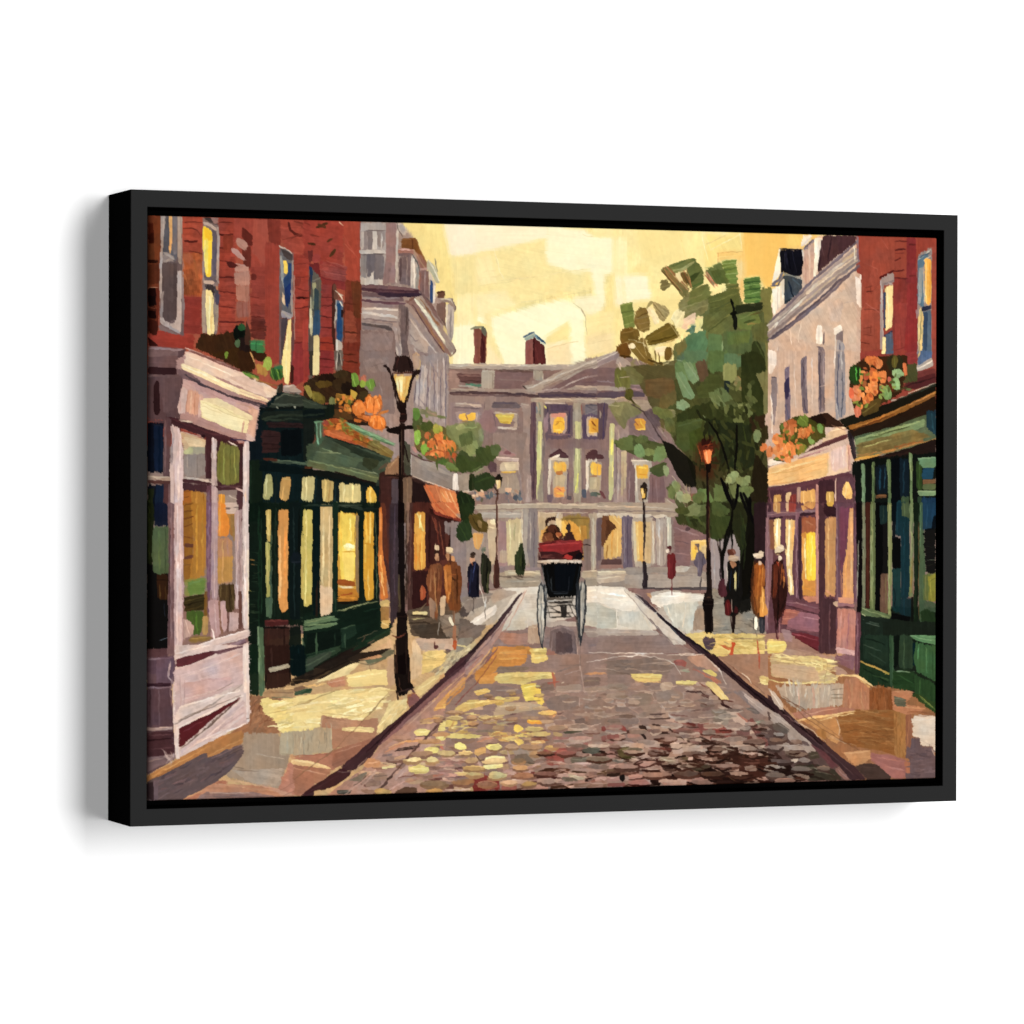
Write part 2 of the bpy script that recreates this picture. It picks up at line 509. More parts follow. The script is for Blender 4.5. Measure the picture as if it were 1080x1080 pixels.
s 50200f 9 265,780 340,790
s 5c2416 7 260,910 340,905
s 50200f 7 260,960 340,985
s 5a1a18 6 110,615 180,618
s 5a1a18 6 110,680 190,690
s 5a1a18 6 110,750 190,755
s 5a1a18 7 105,850 190,855
s 5a1a18 7 105,905 190,912
s 5a1a18 7 105,960 190,968
s 5a1a18 5 110,560 185,565
s 4a3018 14 85,125 150,95
s 5a3018 12 95,100 140,120
s 503018 14 30,225 75,232
s 5a3820 12 150,215 185,195
s 54381c 16 175,300 200,265
s 7d2c1e 8 10,90 40,110
s 7d2c1e 8 50,170 100,180
s c44a34 5 260,180 330,290
s d06044 4 265,230 345,310
s e8cba8 8 230,85 255,110
s 963028 6 140,340 260,385
s c0604e 4 150,335 268,368
s 7d2228 6 115,440 260,470
s b85a50 4 130,400 265,430
p 6c2a26 30,270 65,265 60,340 35,350
p a03c36 60,290 105,285 115,330 60,345
p 7b2426 30,350 105,350 110,480 90,440 40,370
p 585a56 a88 v.08 35,380 60,380 115,450 108,800 100,1060 35,1050
p 22395a 38,360 62,380 50,520 40,500
p 8e9278 a88 v.08 60,470 85,470 75,640 60,640
p 3a4a52 a90 v.08 70,500 100,520 105,700 75,760 65,640
p 5e6054 a90 v.1 95,440 112,460 108,720 98,600
p c2bd98 a90 v.08 38,560 52,560 62,760 50,820 38,740
p 33506e a90 v.08 75,640 105,640 105,800 60,810 62,720
s e6e4c8 5 42,640 48,760
p e3cd8e a90 v.04 68,805 102,805 98,1060 62,1050
p 4e4a48 a90 v.08 36,800 62,820 60,1050 36,1040
s 87857a 6 60,460 110,440
s 6d2d24 8 45,420 35,700
p 4a2c24 a90 v.08 180,480 205,475 205,1000 182,800
p 704a3a 190,475 210,480 215,550 250,570 195,575
s bcae9c 9 205,520 225,540 250,550
s d9d0be 7 225,540 255,580
p 5a7084 a90 v.08 205,580 250,580 255,800 245,850 212,860
p 28507c a90 v.08 212,600 240,600 240,700 248,760 240,850 215,850
p 2a1c20 238,640 255,640 250,690 240,690
s c8bfb0 8 208,580 202,760
s dcd6c8 8 232,590 250,620
p b8b2ac a90 205,820 248,855 245,920 210,920
s e6dccb 8 212,830 210,900
p 6a6762 a90 v.1 200,920 245,920 255,1020 200,1030
s c2bab0 6 235,930 240,1010
s c2bab0 6 212,920 205,1010
s 5a2a20 6 258,600 258,1000
@lgrey
p 8d7b7b a90 v.06 358,80 585,85 590,480 360,480
p a7a0a0 a90 v.05 362,90 525,90 525,300 505,480 362,480
p 8b7f80 a90 v.06 365,140 410,145 405,270 370,270
p b5aca9 a90 365,150 385,145 380,260 365,260
p 7a6f74 a90 v.06 405,140 440,145 435,260 410,270
p c6bfbc a90 440,140 465,140 470,260 440,265
p 8a8288 a90 v.05 465,140 520,145 515,230 490,265 470,230
s 6d6268 7 395,140 515,140
s c9c2c0 10 495,160 490,250
s b8b1ae 20 365,275 520,280
s 5e545a 8 370,292 510,290
p 6f6a72 a90 v.06 365,300 410,295 405,420 370,430
p 66626d a90 v.05 405,290 460,285 455,450 430,440 405,450
p 716b75 a90 v.05 455,290 512,295 508,450 450,450
p 8a8488 a90 365,300 400,300 395,460 365,460
p bdb5b0 a90 365,430 420,440 440,400 450,460 510,450 515,485 362,485
s d0cac6 8 420,460 445,400
p 977876 a90 v.05 525,95 590,95 585,475 525,470
p 8c706e a90 520,340 560,340 540,480 500,480
s c3bbb5 14 600,130 592,300 590,470
p b8b0ac 585,95 605,90 655,130 640,175 590,130
p a39c9c 595,100 640,110 650,140 630,165
s 4c4448 6 590,90 600,130 630,175
p 7a4a20 620,190 715,185 730,260 690,260 615,250
s 9a6a3a 6 630,200 700,195
s 5a3418 8 685,200 690,250
p 7e4e22 a60 715,190 740,260 790,370 770,380 735,330 700,260
s a57a44 6 715,210 780,350
p a8705e 605,265 620,250 690,265 695,290 605,290
s d4a49a 8 610,262 680,262
p 6f5a60 600,280 690,285 680,300 605,300
p 776365 a90 v.08 605,300 680,300 680,490 620,480 608,470
s 5a4850 9 618,320 615,460
s 97837f 8 660,310 655,470
p b5aba8 a88 v.06 680,290 730,360 735,400 720,520 680,500
s e9e5de 10 700,320 705,500
s d8d2cc 9 688,320 685,490
s 7c868a 7 725,370 718,510
s 32454a 7 685,290 720,340 735,395
p 9b6a58 700,260 735,290 800,380 740,380
s b08a6a 8 700,265 770,370
p 7b6060 a90 v.07 735,390 795,390 795,560 770,570 735,520
s b06a50 8 735,410 735,520
s b88c80 8 740,385 800,385
s 9c8684 9 770,400 765,540
p c5bcb8 a88 v.06 795,390 840,480 830,610 800,590
p 2c4876 a90 800,450 818,460 820,600 800,600
s ece6dc 8 830,490 822,600
p a4a79a 790,320 840,380 862,460 845,480 810,410 780,370
s d4d2c2 7 790,330 840,410 858,455
s 79786c 6 830,320 850,400
s 5c4c54 7 735,520 810,610 840,660
p 7a5d58 a45 740,530 800,590 830,640 890,740 880,740 820,660
p 533050 365,490 440,480 730,510 740,560 620,560 365,520
p 7d5c64 a3 365,485 560,490 720,510 715,535 520,530 370,510
s 4f3048 12 370,505 560,520 720,525
p 6d5562 a3 365,530 620,545 640,590 520,580 370,560
s 3c2a44 18 480,542 560,552 660,548 740,545
s 8f8492 8 375,555 560,572 610,570
p 958088 a5 370,575 640,590 640,630 370,620
s 6a4660 12 370,580 480,595 640,600
s a79898 6 380,565 480,572
p a99c9a a3 v.05 372,625 600,635 595,720 375,700
s c6bcb6 14 380,660 590,690
s cdc3bc 10 385,635 600,640
s 7c6a70 8 380,700 590,720
p 7d7076 a3 370,710 570,730 555,775 372,770
s 585058 16 375,735 480,745 560,765
s 95898a 8 375,720 560,740
p 7e6a68 a90 v.04 365,770 580,775 590,940 540,1080 360,1080 358,900
p 8f7b78 a60 v.05 370,790 570,785 560,900 370,900
p 9c8e8e a90 v.07 560,740 610,760 630,940 590,940 580,800
s c4b8b4 8 590,760 610,850 625,930
s 6f6060 5 595,770 610,850
s beb4b0 10 585,880 600,930
p 6c5c5e a90 v.07 605,600 665,620 672,740 660,850 670,930 630,940 610,760
s 8d7d7c 8 615,640 610,740
s 574a4c 9 655,640 650,800
p 98898a a55 v.07 665,640 890,920 910,940 870,1000 700,1000 668,840
p a59a98 a60 v.06 680,680 800,860 780,930 680,860
p 8a7a80 a90 v.08 690,900 920,940 930,1080 680,1080
s c0b6b4 9 680,700 770,830 850,920
s 706068 5 675,800 710,840 730,830
s b8adac 12 700,880 740,960
s 7a6a78 8 760,950 750,1080
s a89cac 9 790,960 780,1080
s 6a5c70 8 820,960 815,1080
s b4a8a8 9 850,950 845,1080
s 74647a 8 875,960 870,1080
s c2b6b2 7 905,950 900,1080
s 5f5468 7 735,970 735,1080
p c59f7a a80 690,910 735,920 735,1000 700,1010
s 8a5a48 6 695,920 700,990
p 8e6f6a a55 640,590 720,570 960,920 910,935 880,900 700,640
p a89c90 a55 700,570 740,560 830,690 965,880 960,915 930,920
s dcdcce 12 705,575 800,700 880,830 945,920
s c9d2cc 8 715,580 850,770
s 8d6040 10 740,575 860,740 960,890
s b58f50 7 850,820 890,900
s a67850 8 720,640 830,800 890,890
s 5e4048 8 690,610 800,780 900,930
s 7a5a50 9 660,600 700,560
s 694a4c 6 905,830 965,900 930,940
p 9a8880 a50 840,720 900,790 965,890 930,920
p 6a4a3a 845,525 900,520 895,570 850,570
s 53301c 7 850,530 895,530
p 7c6056 a90 v.06 840,600 905,590 900,740 880,720 845,660
p 8a7c78 860,580 940,565 965,620 970,650 940,640 920,600 880,595
s c9c4ba 8 870,580 930,575 955,610
s 5a4e56 6 940,575 968,630 960,655
p a79e9e a90 v.06 915,600 955,640 945,830 930,850 905,780
s d8d2ca 9 910,610 905,760
s 7f767c 8 935,640 930,820
s 5c4f58 6 880,700 905,760
o 490 220 6
@hall
p 7a3a30 a90 v.1 60,760 105,760 105,980 60,980
p 5c1f1f a90 105,760 140,780 132,980 100,980
s 9a5a50 5 65,770 68,970
s 8d4a40 5 75,800 78,975
s 7a8070 12 38,765 70,755 110,748
p 5f6458 105,745 130,750 145,785 135,820 105,770
s c27848 5 142,790 138,960
s 43181a 6 110,790 122,870 115,960
p 8a4840 a90 v.1 385,840 435,820 435,990 382,990
p 5c1d1e a90 432,800 505,870 515,985 435,990
s a8605a 6 395,850 395,980
s 9a4a44 5 410,850 412,980
s 3f1214 8 440,830 440,980
s 7e3030 5 480,870 490,970
s 8a3a34 5 450,880 465,960
s 3f5a78 10 372,815 440,785
p 8ea4a4 375,825 440,795 440,818 385,840
p 54788e 438,785 512,850 510,865 440,810
s e8f0e0 6 450,815 510,868
s 2f4a66 8 460,808 510,852
p a69a92 a1 v.05 -40,985 690,990 690,1015 -40,1010
s cfc4b6 7 -40,990 690,992
s 6f6058 7 -40,1016 540,1022 690,1015
p 8b7069 a2 v.07 -40,1020 690,1020 560,1080 -40,1080
s 6b524e 9 -40,1022 110,1028
s 9a807a 8 -20,1045 100,1048
s 7d5f60 12 200,1070 430,1065
p a59c92 a90 v.05 108,1030 190,1030 190,1085 108,1085
s bdb6aa 6 112,1032 188,1032
p 9e958b a90 435,1025 498,1025 498,1085 435,1085
s b8aea2 6 440,1030 440,1080
s c2b6a8 6 495,1030 495,1080
p a29690 a-23 v.05 560,1070 760,985 960,900 980,935 720,1050 640,1085 560,1085
s d0c6bb 7 690,1010 960,905
s 7c6a64 5 640,1065 960,930
s c0b4aa 6 650,1080 975,940
p 8c7878 a-20 680,1080 980,945 980,1010 880,1020 760,1085
s a89a98 8 700,1082 960,970
p 7c5f62 a-15 800,1080 880,1010 990,1005 990,1085
s 9c8690 6 850,1050 960,1000
@tree
p 6f8248 a80 985,610 1060,595 1075,690 1010,760
s 8c9a60 7 990,612 1060,598
s 8c9a60 4 995,645 1065,630
s 56682f 8 1000,680 1070,650
d 7d5c20 1030,830 45,80
d 6e4c18 1010,900 50,45
p 8a8058 950,980 1000,1000 1080,950 1080,1085 950,1085
s c9b8a0 9 985,970 990,1010
o 650 220 6
@tree
p 6d6c34 a90 v.05 920,500 985,500 975,600 990,690 930,780 960,830 960,1080 880,1080 850,700
p 5b6438 a95 v.06 430,620 600,560 760,490 800,600 930,640 950,1080 370,1080 360,870 560,790
p 7c7a4a a-15 v.08 385,605 470,520 580,480 580,640 500,690 430,710 395,680
p 6a7040 a-20 v.06 470,520 580,470 600,560 440,640
s 93905e 6 400,640 560,580
s 93905e 5 420,670 570,610
s 8c8a58 4 410,600 540,545
p 5b6a34 a-20 v.06 445,345 490,310 545,385 555,470 470,520 440,430
p 6b7442 a-10 v.08 325,360 475,312 495,330 440,390 370,415 320,390
s a6a068 7 340,400 420,380 490,335
s a6a068 5 360,420 440,380 495,345
s 4f6030 6 350,370 440,335
p 3f5226 540,395 470,480 470,420
s 56702f 10 470,500 540,470 550,440
p 6f6a38 a50 v.1 280,385 320,360 470,520 420,570 380,510 320,440
s a8653c 4 295,375 440,520
s d89a68 5 310,365 460,525
s b8643f 3 325,370 440,490
s 6a4a22 8 285,395 400,520
s c98c5a 4 300,390 420,530
p e9cf92 370,420 400,400 420,440 400,470
p 5c4a22 400,410 440,400 460,480 430,470
s b0603f 4 425,390 470,500
s d08a5c 5 440,380 480,500
s 7a5a2c 6 410,410 450,490
p 6b6238 280,455 320,450 350,485 300,525 280,500
s 8f8450 6 285,500 350,480
p 5a6a36 a55 v.06 560,395 660,340 710,470 640,480 610,490
p 54642f a60 590,400 690,380 720,470 640,480
s b85a40 5 560,405 620,500
s d87a58 5 575,400 640,500
s a83f2c 5 560,420 600,480
s e0a080 3 570,400 630,505
s 93a06a 5 560,380 660,345
p 66803f a-5 v.08 660,330 760,318 765,480 720,480 690,420
s a9ba80 6 665,335 760,325
s a0b078 4 670,350 755,345
s 8fa264 4 675,375 755,365
s 4a6630 7 680,390 755,380
s a0ac72 4 690,420 760,410
s 8c9858 4 700,450 765,440
p 6a6a38 690,480 780,475 780,550 700,560
s 9c9450 5 710,520 780,500
s 58602f 8 700,500 770,485
p 54793e a-4 v.1 805,440 910,430 910,595 810,600
s 86a566 6 808,445 905,430
s 2f5a2c 9 808,470 908,460
s 7d9c5a 5 810,490 908,480
s 2f5a2c 8 810,520 910,505
s 8aa868 5 810,545 910,530
s 2f5a2c 8 812,570 910,560
s 6f904c 4 812,585 910,580
p 5c6430 a-10 v.06 585,560 760,500 780,600 720,680 590,690
p 616a38 a-35 v.08 550,680 700,640 740,720 680,800 560,800
s 7c7c44 7 560,800 740,650
s 4e5a2c 9 580,780 700,690
s 757c48 5 600,640 720,600
s 515c30 8 600,660 740,580
s 87884e 4 590,600 760,540
p 6a7a42 a10 v.06 770,680 880,650 930,740 850,770 770,760
s 87925a 6 780,700 860,670
s 3f5228 12 810,720 880,705
s 9c7c3a 8 830,735 900,725
s 5a5428 9 850,680 920,655
p 262f1a a-8 v.04 748,615 925,592 925,640 750,670
s 3a4424 6 750,615 920,600
s 12140c 14 722,580 745,640 735,690
s 12140c 18 720,670 755,660
s 14160e 28 750,680 755,760
s 0d0f0a 10 725,575 740,600
p eedfa8 380,640 440,660 420,710 440,740 380,760 340,700
p ecc9a8 430,700 500,655 500,730 450,740 460,770 410,760
p e8dc90 505,685 548,678 545,740 505,780
s 5a8088 9 450,770 500,745
d 4a7a78 480,765 18,30
s 4d7464 12 440,780 470,775
s 94a888 7 470,735 500,730
s e8c48c 6 510,690 545,690
p 4d7a5c a-60 v.06 440,800 560,770 580,860 560,960 470,960 420,880
p 4a7060 a70 v.05 380,940 480,900 570,960 520,1080 370,1080
p 587a50 a80 v.05 580,790 670,800 670,1050 580,1050
p 52683c a88 v.06 680,780 860,775 855,920 670,930
p 5e7442 a80 700,780 850,770 840,850 700,860
p 77703c a90 360,870 430,820 450,880 390,930
p 66663a a90 850,740 960,720 965,860 880,830
p 343e1c a70 v.06 860,840 900,840 940,930 940,1030 880,1080 790,1060 790,930 850,925
s 49562a 9 880,850 930,950
s 262f14 10 850,930 870,1060
s 7f9c78 8 670,840 670,900
p 5d7f58 a60 v.06 670,930 760,915 780,960 700,990
s 86a484 7 680,950 750,925
p 668a70 765,980 800,1000 780,1060
p 8b8c56 a90 v.04 675,985 758,980 755,1085 675,1085
s a2a068 6 690,990 690,1080
p 6a7c58 a60 v.08 430,970 490,960 530,1085 470,1085 400,1050
s 93a886 6 440,990 520,1080
s 93a886 5 410,1010 460,1080
s 88a080 5 380,960 440,970
p 6e5036 a75 v.05 490,970 540,950 590,1080 540,1085
p 454e2c 590,1040 670,1040 660,1085 590,1085
p 5a5432 a10 v.06 100,1000 370,960 370,1085 100,1085
s 6b6440 8 180,1000 360,990
p 6d7b3f a75 v.06 25,612 100,595 110,690 120,760 50,755 35,680
s 95a060 7 28,615 98,600
s 56682f 8 35,660 105,645
s 90985a 4 40,690 110,670
s 90985a 4 45,740 110,720
d 7a6028 165,705 54,75
s 9c8450 5 120,700 210,680
s 9c8450 4 130,735 220,715
s 8a6c34 6 120,660 190,640
s b39c60 4 140,775 220,745
s 5a4218 7 130,690 200,660
p 8f8450 180,630 215,580 240,590 190,635
p 8f8254 a45 v.1 225,590 300,610 340,660 300,720 270,700
s c8b480 5 235,600 330,670
s c8b480 4 230,620 310,700
s b8a470 4 260,600 340,650
s 6a5c30 6 245,610 300,690
p f0deb0 190,640 220,620 280,720 240,740 220,690
d 75581e 90,800 58,45
d 6e4a18 45,895 50,50
s 9c7c40 5 40,790 110,770
s 9c7c40 5 30,860 80,840
s 4c340e 10 30,930 90,940
p 6f5a1c a-15 v.06 180,810 330,720 360,740 400,800 360,840 210,870
s 877030 8 190,830 340,750
s 54440f 9 220,850 380,800
s c9b27c 5 200,880 300,850 400,820
s b09a5c 5 345,700 410,820
s c9b27c 4 330,720 395,810
p 7a5c1f a40 v.08 80,850 180,820 220,940 250,1000 150,960 100,910
s 9a7c3c 4 100,860 180,830
s e0cfa0 5 70,850 110,930 150,985
s e0cfa0 4 80,830 170,850 190,930
s d9c48c 4 160,780 180,860 240,940
s cdb47a 4 120,880 180,950
d e9d9b0 100,870 20,18
p f2e4c0 240,880 320,870 300,930 270,950
d 6a4e1a 330,920 30,45
s d8c48c 4 350,870 355,930 330,980 290,990
s 5a400f 8 245,900 250,960
s 5a400f 8 265,910 275,970
s b89c58 4 220,930 260,1000 300,990
s b89c58 4 240,890 235,960 300,1005
s 4f3a10 9 200,960 290,985
p a09088 a40 0,930 60,950 100,990 40,1085 0,1085
s 7a6a80 9 10,980 60,1085
s d8c4bc 9 20,970 35,1010
s c0a8a0 7 30,1050 100,1060
p 6a5a54 60,990 110,1000 110,1085 60,1085
s b0a0a0 6 85,1040 105,1080
o 810 220 6
@rgrey
p f2ede2 a100 70,250 85,260 80,400 30,490 20,470 45,370
p 121320 a90 v.1 75,260 215,260 225,350 215,420 180,440 100,410 80,400
s 2c2c40 7 110,270 120,360
s 2c2c3c 5 150,270 180,400
s 45454f 4 100,280 110,380
s 0b0b14 10 130,290 140,390
s 1a1a26 6 75,258 215,262
s c9cdd0 8 215,265 225,340 220,420
s 6a6c80 14 30,480 70,450 90,405
s 5a5a6a 9 20,490 60,490 100,430
p 33414f a80 v.08 95,420 215,440 215,510 120,600 95,600
s 7f8888 6 90,405 140,430 210,445
s a4a8a4 4 100,420 180,430 215,450
s 1d2a3a 10 130,460 160,560
s 4c6070 8 150,450 200,480
s 28343c 10 100,590 150,570
p f0ece0 a90 v.05 25,510 80,480 75,620 30,680
s fcfaf0 9 30,520 40,660
p d8d0c4 75,470 105,440 100,600 70,640
s efe9da 9 95,460 90,580
s b0a8a8 5 60,510 60,640
p f0ebe0 a60 220,165 285,165 270,190 205,250
p 8c8090 215,260 290,190 300,200 240,270
s 6a6078 9 225,255 280,200
s d8d0d8 6 210,240 270,180
p c0a090 a95 v.06 230,270 290,210 290,440 230,490 215,400
s d8bca8 8 260,250 265,450
s a88070 5 235,300 240,470
p efe8da a90 290,190 350,185 350,230 315,380 300,440 285,440 295,300
s fbf6ea 9 300,250 295,430
s c4b8b4 6 325,200 315,300
p 4a2c38 a90 v.07 350,170 560,175 555,215 440,300 310,410 320,300
p 53343e a90 430,175 555,175 550,215 450,290
s 3a2230 9 340,300 320,390
s 3c2432 10 400,180 380,330
s 5e4250 6 330,200 350,300
p 9c8f8e a-38 v.05 0,720 100,630 200,550 300,460 440,340 560,240 570,330 440,430 300,560 160,690 30,810 0,840
s 6e6478 14 10,720 150,590 300,440 440,320 560,215
s c9bcae 12 0,745 140,640 280,505 400,400 560,270
s e8ddca 10 0,775 120,670 240,560
s dccbb4 9 240,545 400,420 560,305
s b8a48c 9 200,620 400,450 570,330
s 7c7078 7 60,720 240,545
s 86797a 14 0,810 120,710 300,560 450,425 575,330
s 5e5266 14 0,835 140,730 320,580 460,450 575,370
s 6c6072 14 30,830 200,700 370,560 575,360
s a0929a 6 300,470 470,330
s c4a888 12 470,340 550,280
s efe6d0 8 545,240 550,330
s 7a7488 9 565,180 570,330
s e8e2da 7 40,760 60,730
p c9ab96 a55 v.05 0,870 200,720 420,560 570,400 600,450 600,640 580,960 400,1085 0,1085
p ccb09a a60 v.05 100,800 330,620 500,500 560,650 560,850 350,870
p cbb09e a70 370,600 440,570 480,600 450,720 400,720
p e4d2c4 a90 v.05 550,420 590,460 585,640 560,600
s c8b0a0 4 390,590 440,680 430,720
s c0a898 4 480,600 560,580
s b89c8c 4 500,820 505,860
s c4b4a8 3 410,560 460,570
s e6d4c4 6 210,720 190,850
s e4d0c0 6 140,770 145,860
s bfa696 4 250,800 245,900
s bda494 4 60,840 20,880
s f2e8dc 7 585,420 600,520
s b0a098 5 575,650 590,760
p efe4d8 a90 315,735 340,740 345,860 305,860 305,760
s ffffff 5 310,750 330,745
p efe6da 415,760 465,735 470,770 430,810 415,800
p 7e7078 425,800 475,770 475,850 430,830
s 6a5e6c 10 350,780 350,860
s 73626c 12 310,870 350,890
p 85747e a90 v.06 315,880 355,880 355,1085 315,1085
s 5a4e60 7 335,890 325,1085
p a09ca4 a90 v.06 435,830 480,850 485,1085 430,1085
s 5c5c6c 9 455,850 445,1080
s d0ccc8 7 425,800 425,1000
s 848490 6 475,860 480,1080
p 5a5868 445,990 475,990 475,1085 440,1085
p e8dcd2 200,930 235,900 240,930 215,965 200,960
p 75697c a90 205,960 245,930 245,1000 235,1085 210,1085
p e6dad2 10,990 50,970 55,1050 30,1075 10,1085
p a89aa4 30,1060 60,1040 60,1085 30,1085
p e2d4ca 100,1000 130,960 135,990 105,1040
p 6e6480 105,1030 135,1010 135,1085 105,1085
s f2e6da 6 60,880 50,960
s 9a8c90 5 65,880 60,960
@rbrick
p a1402c a90 v.05 583,175 880,182 870,480 590,640
p a8442f a80 v.05 700,182 800,182 800,390 710,440 640,560 600,600
p 93332a a95 v.07 790,440 945,440 945,980 790,940
p 9a2c2a a90 v.06 880,480 945,470 940,980 860,960
p a23a30 a88 v.06 800,600 880,600 860,920 800,920
p 8e2a2a a90 v.06 875,185 935,185 935,480 875,470
p a63e2d a90 v.06 935,185 1060,190 1060,1000 1040,1000 1040,240 945,290
p a24333 a90 1040,240 1062,240 1062,1080 1036,1080
p a64630 a90 v.06 585,640 710,470 715,920 585,960
s 6a2620 9 800,208 880,208
s 5c1e1c 9 805,262 870,258
s 611f1c 8 805,330 840,310
s 5a1a1a 9 800,395 860,390
s 6a2220 9 800,440 880,445
s 7a2a28 6 800,290 860,285
s 621f1d 9 890,230 930,230
s 6c221e 7 890,430 930,430
s 7c3020 7 615,505 660,490
s 6e2a1e 8 620,530 660,525
s 7a2e22 6 645,500 650,540
s 7c3222 6 605,640 700,640
s 7c3222 7 600,760 650,750
s 7c3222 6 650,740 650,790
s 6e2a1c 7 590,850 640,860
s 7c3222 6 600,800 660,805
s b8604a 4 610,350 690,380 690,420
s b85a48 4 620,600 710,670
s b4503c 5 720,200 760,260
s 8e2a26 6 800,900 860,880
p 5c1614 700,435 800,385 800,400 705,450
p 9c8f90 a88 v.05 710,450 795,400 798,470 730,490 720,920 708,920
s c0b6b4 8 715,460 730,920
s 7a6c76 9 730,480 795,455
s b4a8a8 8 760,470 790,480
p f0d68e a90 v.05 745,495 790,485 785,750 740,780
s fae6a8 7 755,500 760,740
s d2a45a 6 740,500 740,640
p 3d4c68 a90 730,530 745,530 742,760 730,760
s 2c3650 12 735,805 782,775
p 53647a a90 v.05 745,800 790,780 790,920 745,920
p f0dc96 a90 722,815 742,815 742,920 720,920
p 948c8c a90 v.06 945,300 1035,245 1035,1000 940,1030
p 54748a a88 v.06 945,310 1000,280 1020,310 980,360 985,640 945,600
s b4c0bc 7 950,330 1030,260
s 405468 9 960,310 1020,285
s d8dcd2 7 985,330 1030,300
p 8f9aa0 a90 950,380 975,370 970,600 950,600
s c9d0cc 6 980,370 985,600
p f0aa40 a90 v.05 990,320 1032,320 1030,590 1015,615 995,600
s fbd080 7 1000,330 1000,600
s d88c28 7 1025,340 1022,590
p 262c44 968,625 1030,612 1032,635 975,655
p 52687e a90 v.06 975,655 1032,640 1032,930 975,960
p 394c66 a90 985,660 1010,655 1005,930 985,940
p e2bc70 a100 960,620 985,680 970,900 950,930 950,700
s f4dc98 6 965,640 950,850
s 7a7a5c 7 970,650 955,900
p b0aaa8 a-20 940,985 1035,940 1035,1000 942,1032
s d6d0c8 9 945,1010 1035,965
s 6f6468 6 945,1030 1030,1000
p 7a3a38 a-15 945,1035 1060,1010 1060,1080 945,1080
s 5c2426 10 950,1045 1050,1020
s a08088 7 940,640 938,690
@flr1
o 150 370 6
@lshopb
p 0b2024 a90 v.1 670,280 820,250 1080,300 1080,1080 670,1080
p 101c24 a90 680,430 760,430 760,700 680,700
@lshopa
p b08c88 a20 v.04 225,60 310,0 860,250 800,320 745,345 715,575 600,580 380,540 150,450
p 5b444f a90 v.05 38,140 255,150 260,210 230,370 250,420 150,440 38,430
p 664e58 a90 v.05 110,160 250,170 240,350 140,400
p 35191f a90 v.04 85,185 110,195 118,380 95,415 75,390 72,230
p 3e1f28 a5 36,102 215,108 220,150 36,148
s 6c5660 10 40,160 240,165
p 6d5460 a60 220,110 300,140 380,200 370,230 260,180 230,150
p c9a6a4 a25 v.05 255,175 390,215 740,345 735,400 380,300 260,250
p d8b8b0 a90 v.05 258,225 290,245 275,395 235,400 225,360
s c09a98 5 250,240 240,380
p dca183 a90 v.05 295,245 365,265 355,410 275,390
s e8b898 8 310,260 305,390
s c98868 6 340,265 330,400
s b88470 6 292,250 278,390
p cfaaa0 a90 365,270 390,290 365,430 352,420
p c49a98 a25 280,185 390,220 560,285 740,360 560,320 380,270
p e8d6a8 a12 v.04 390,300 480,300 710,420 700,445 560,400 380,330
p f0dfa6 a15 v.04 375,310 560,375 680,440 670,525 560,500 370,420
p f4e8ba a10 v.03 385,335 560,405 650,440 640,510 540,480 380,410
s b8a070 3 385,325 540,400 680,440
s c8b080 3 450,340 600,410
s d8c08c 4 380,350 500,400
p e0ad92 a100 v.05 690,370 735,375 710,560 660,540 680,450 705,430 665,370
s c08878 7 645,450 635,520
s cc9c84 6 600,330 735,375
p deb8aa a20 660,520 712,550 705,572 655,560
s 3f3545 11 270,150 380,215 560,285 795,352
s 55465a 7 290,170 420,230 600,305 780,360
s 5a4454 6 640,310 790,350
p e2c8b6 a24 v.05 275,10 310,10 640,140 860,250 850,280 800,300 680,255 520,180 260,90
p d9b9a8 a24 v.04 540,170 640,160 840,260 800,295 690,250
p f3dba8 a24 v.04 250,80 400,130 520,200 680,265 800,305 800,325 640,290 420,190 280,125 243,105
s f8eccc 8 260,95 500,200 640,270
s c49a84 6 620,255 790,320
s b4806c 8 620,280 790,338
s 8c5c56 10 310,10 480,75 650,140 710,180
s e2bcac 8 290,10 460,80 640,150
s 7a5048 7 330,10 500,70 630,130
s f4e6d6 6 300,40 560,150
s c9ac9c 5 560,170 760,260
p e8cab0 760,220 858,255 830,290 790,300
s d8b090 6 800,250 850,265
p 4a222e a22 v.05 150,420 250,430 400,480 560,550 610,580 560,590 400,545 250,490 190,480 150,450
s 5e3240 8 190,435 400,510 600,575
s c9ac9c 10 240,440 320,450
s efe0c4 6 260,442 310,452
s a88078 10 330,460 420,490 560,535
s c0988c 7 350,470 480,510
s 6a3c48 7 430,520 600,560
s 302a54 9 560,560 640,565 680,575
d 3d1828 385,545 14,18
p 5f4450 a90 v.06 138,425 185,430 178,790 165,1080 138,1080
s 7c606a 8 150,440 150,780
p c9b4b6 a90 v.05 180,475 240,490 240,560 220,700 225,1080 185,1080 178,720 200,600
s a0909a 9 190,480 200,560 180,700
s 8c7c88 7 195,650 188,720
p d4bcc6 a90 v.05 225,490 245,510 265,640 260,1080 205,1080 208,700 240,600
s e8d4dc 9 245,520 240,740
s e6d6de 10 230,720 232,1080
s b098a8 7 205,720 205,1080
s c8b0c0 8 253,800 255,1080
s 503848 5 243,480 240,520
p 0f1626 a90 v.08 36,455 140,460 135,770 36,770
p 16243c a90 75,470 135,470 130,760 80,760
s 0a1c34 10 110,470 110,760
s 242a3a 7 70,470 130,480
s 5c4250 12 36,440 140,450
p a89488 36,790 180,800 180,820 36,815
s c4b4a4 6 40,797 170,803
p 5a3a36 36,818 180,825 180,840 36,835
s 4a2c2a 6 40,838 170,845
p 141a26 a90 v.08 36,850 150,850 150,1080 36,1080
p 252f18 a90 36,870 75,870 65,1080 36,1080
s 3a4a22 6 45,940 50,1060
p 1a2a44 a90 78,850 150,850 135,1080 80,1080
s 0c1424 8 85,860 75,1060
p 5a3a40 a90 140,830 180,840 165,1080 130,1080
s 7a5c60 9 170,850 175,1070
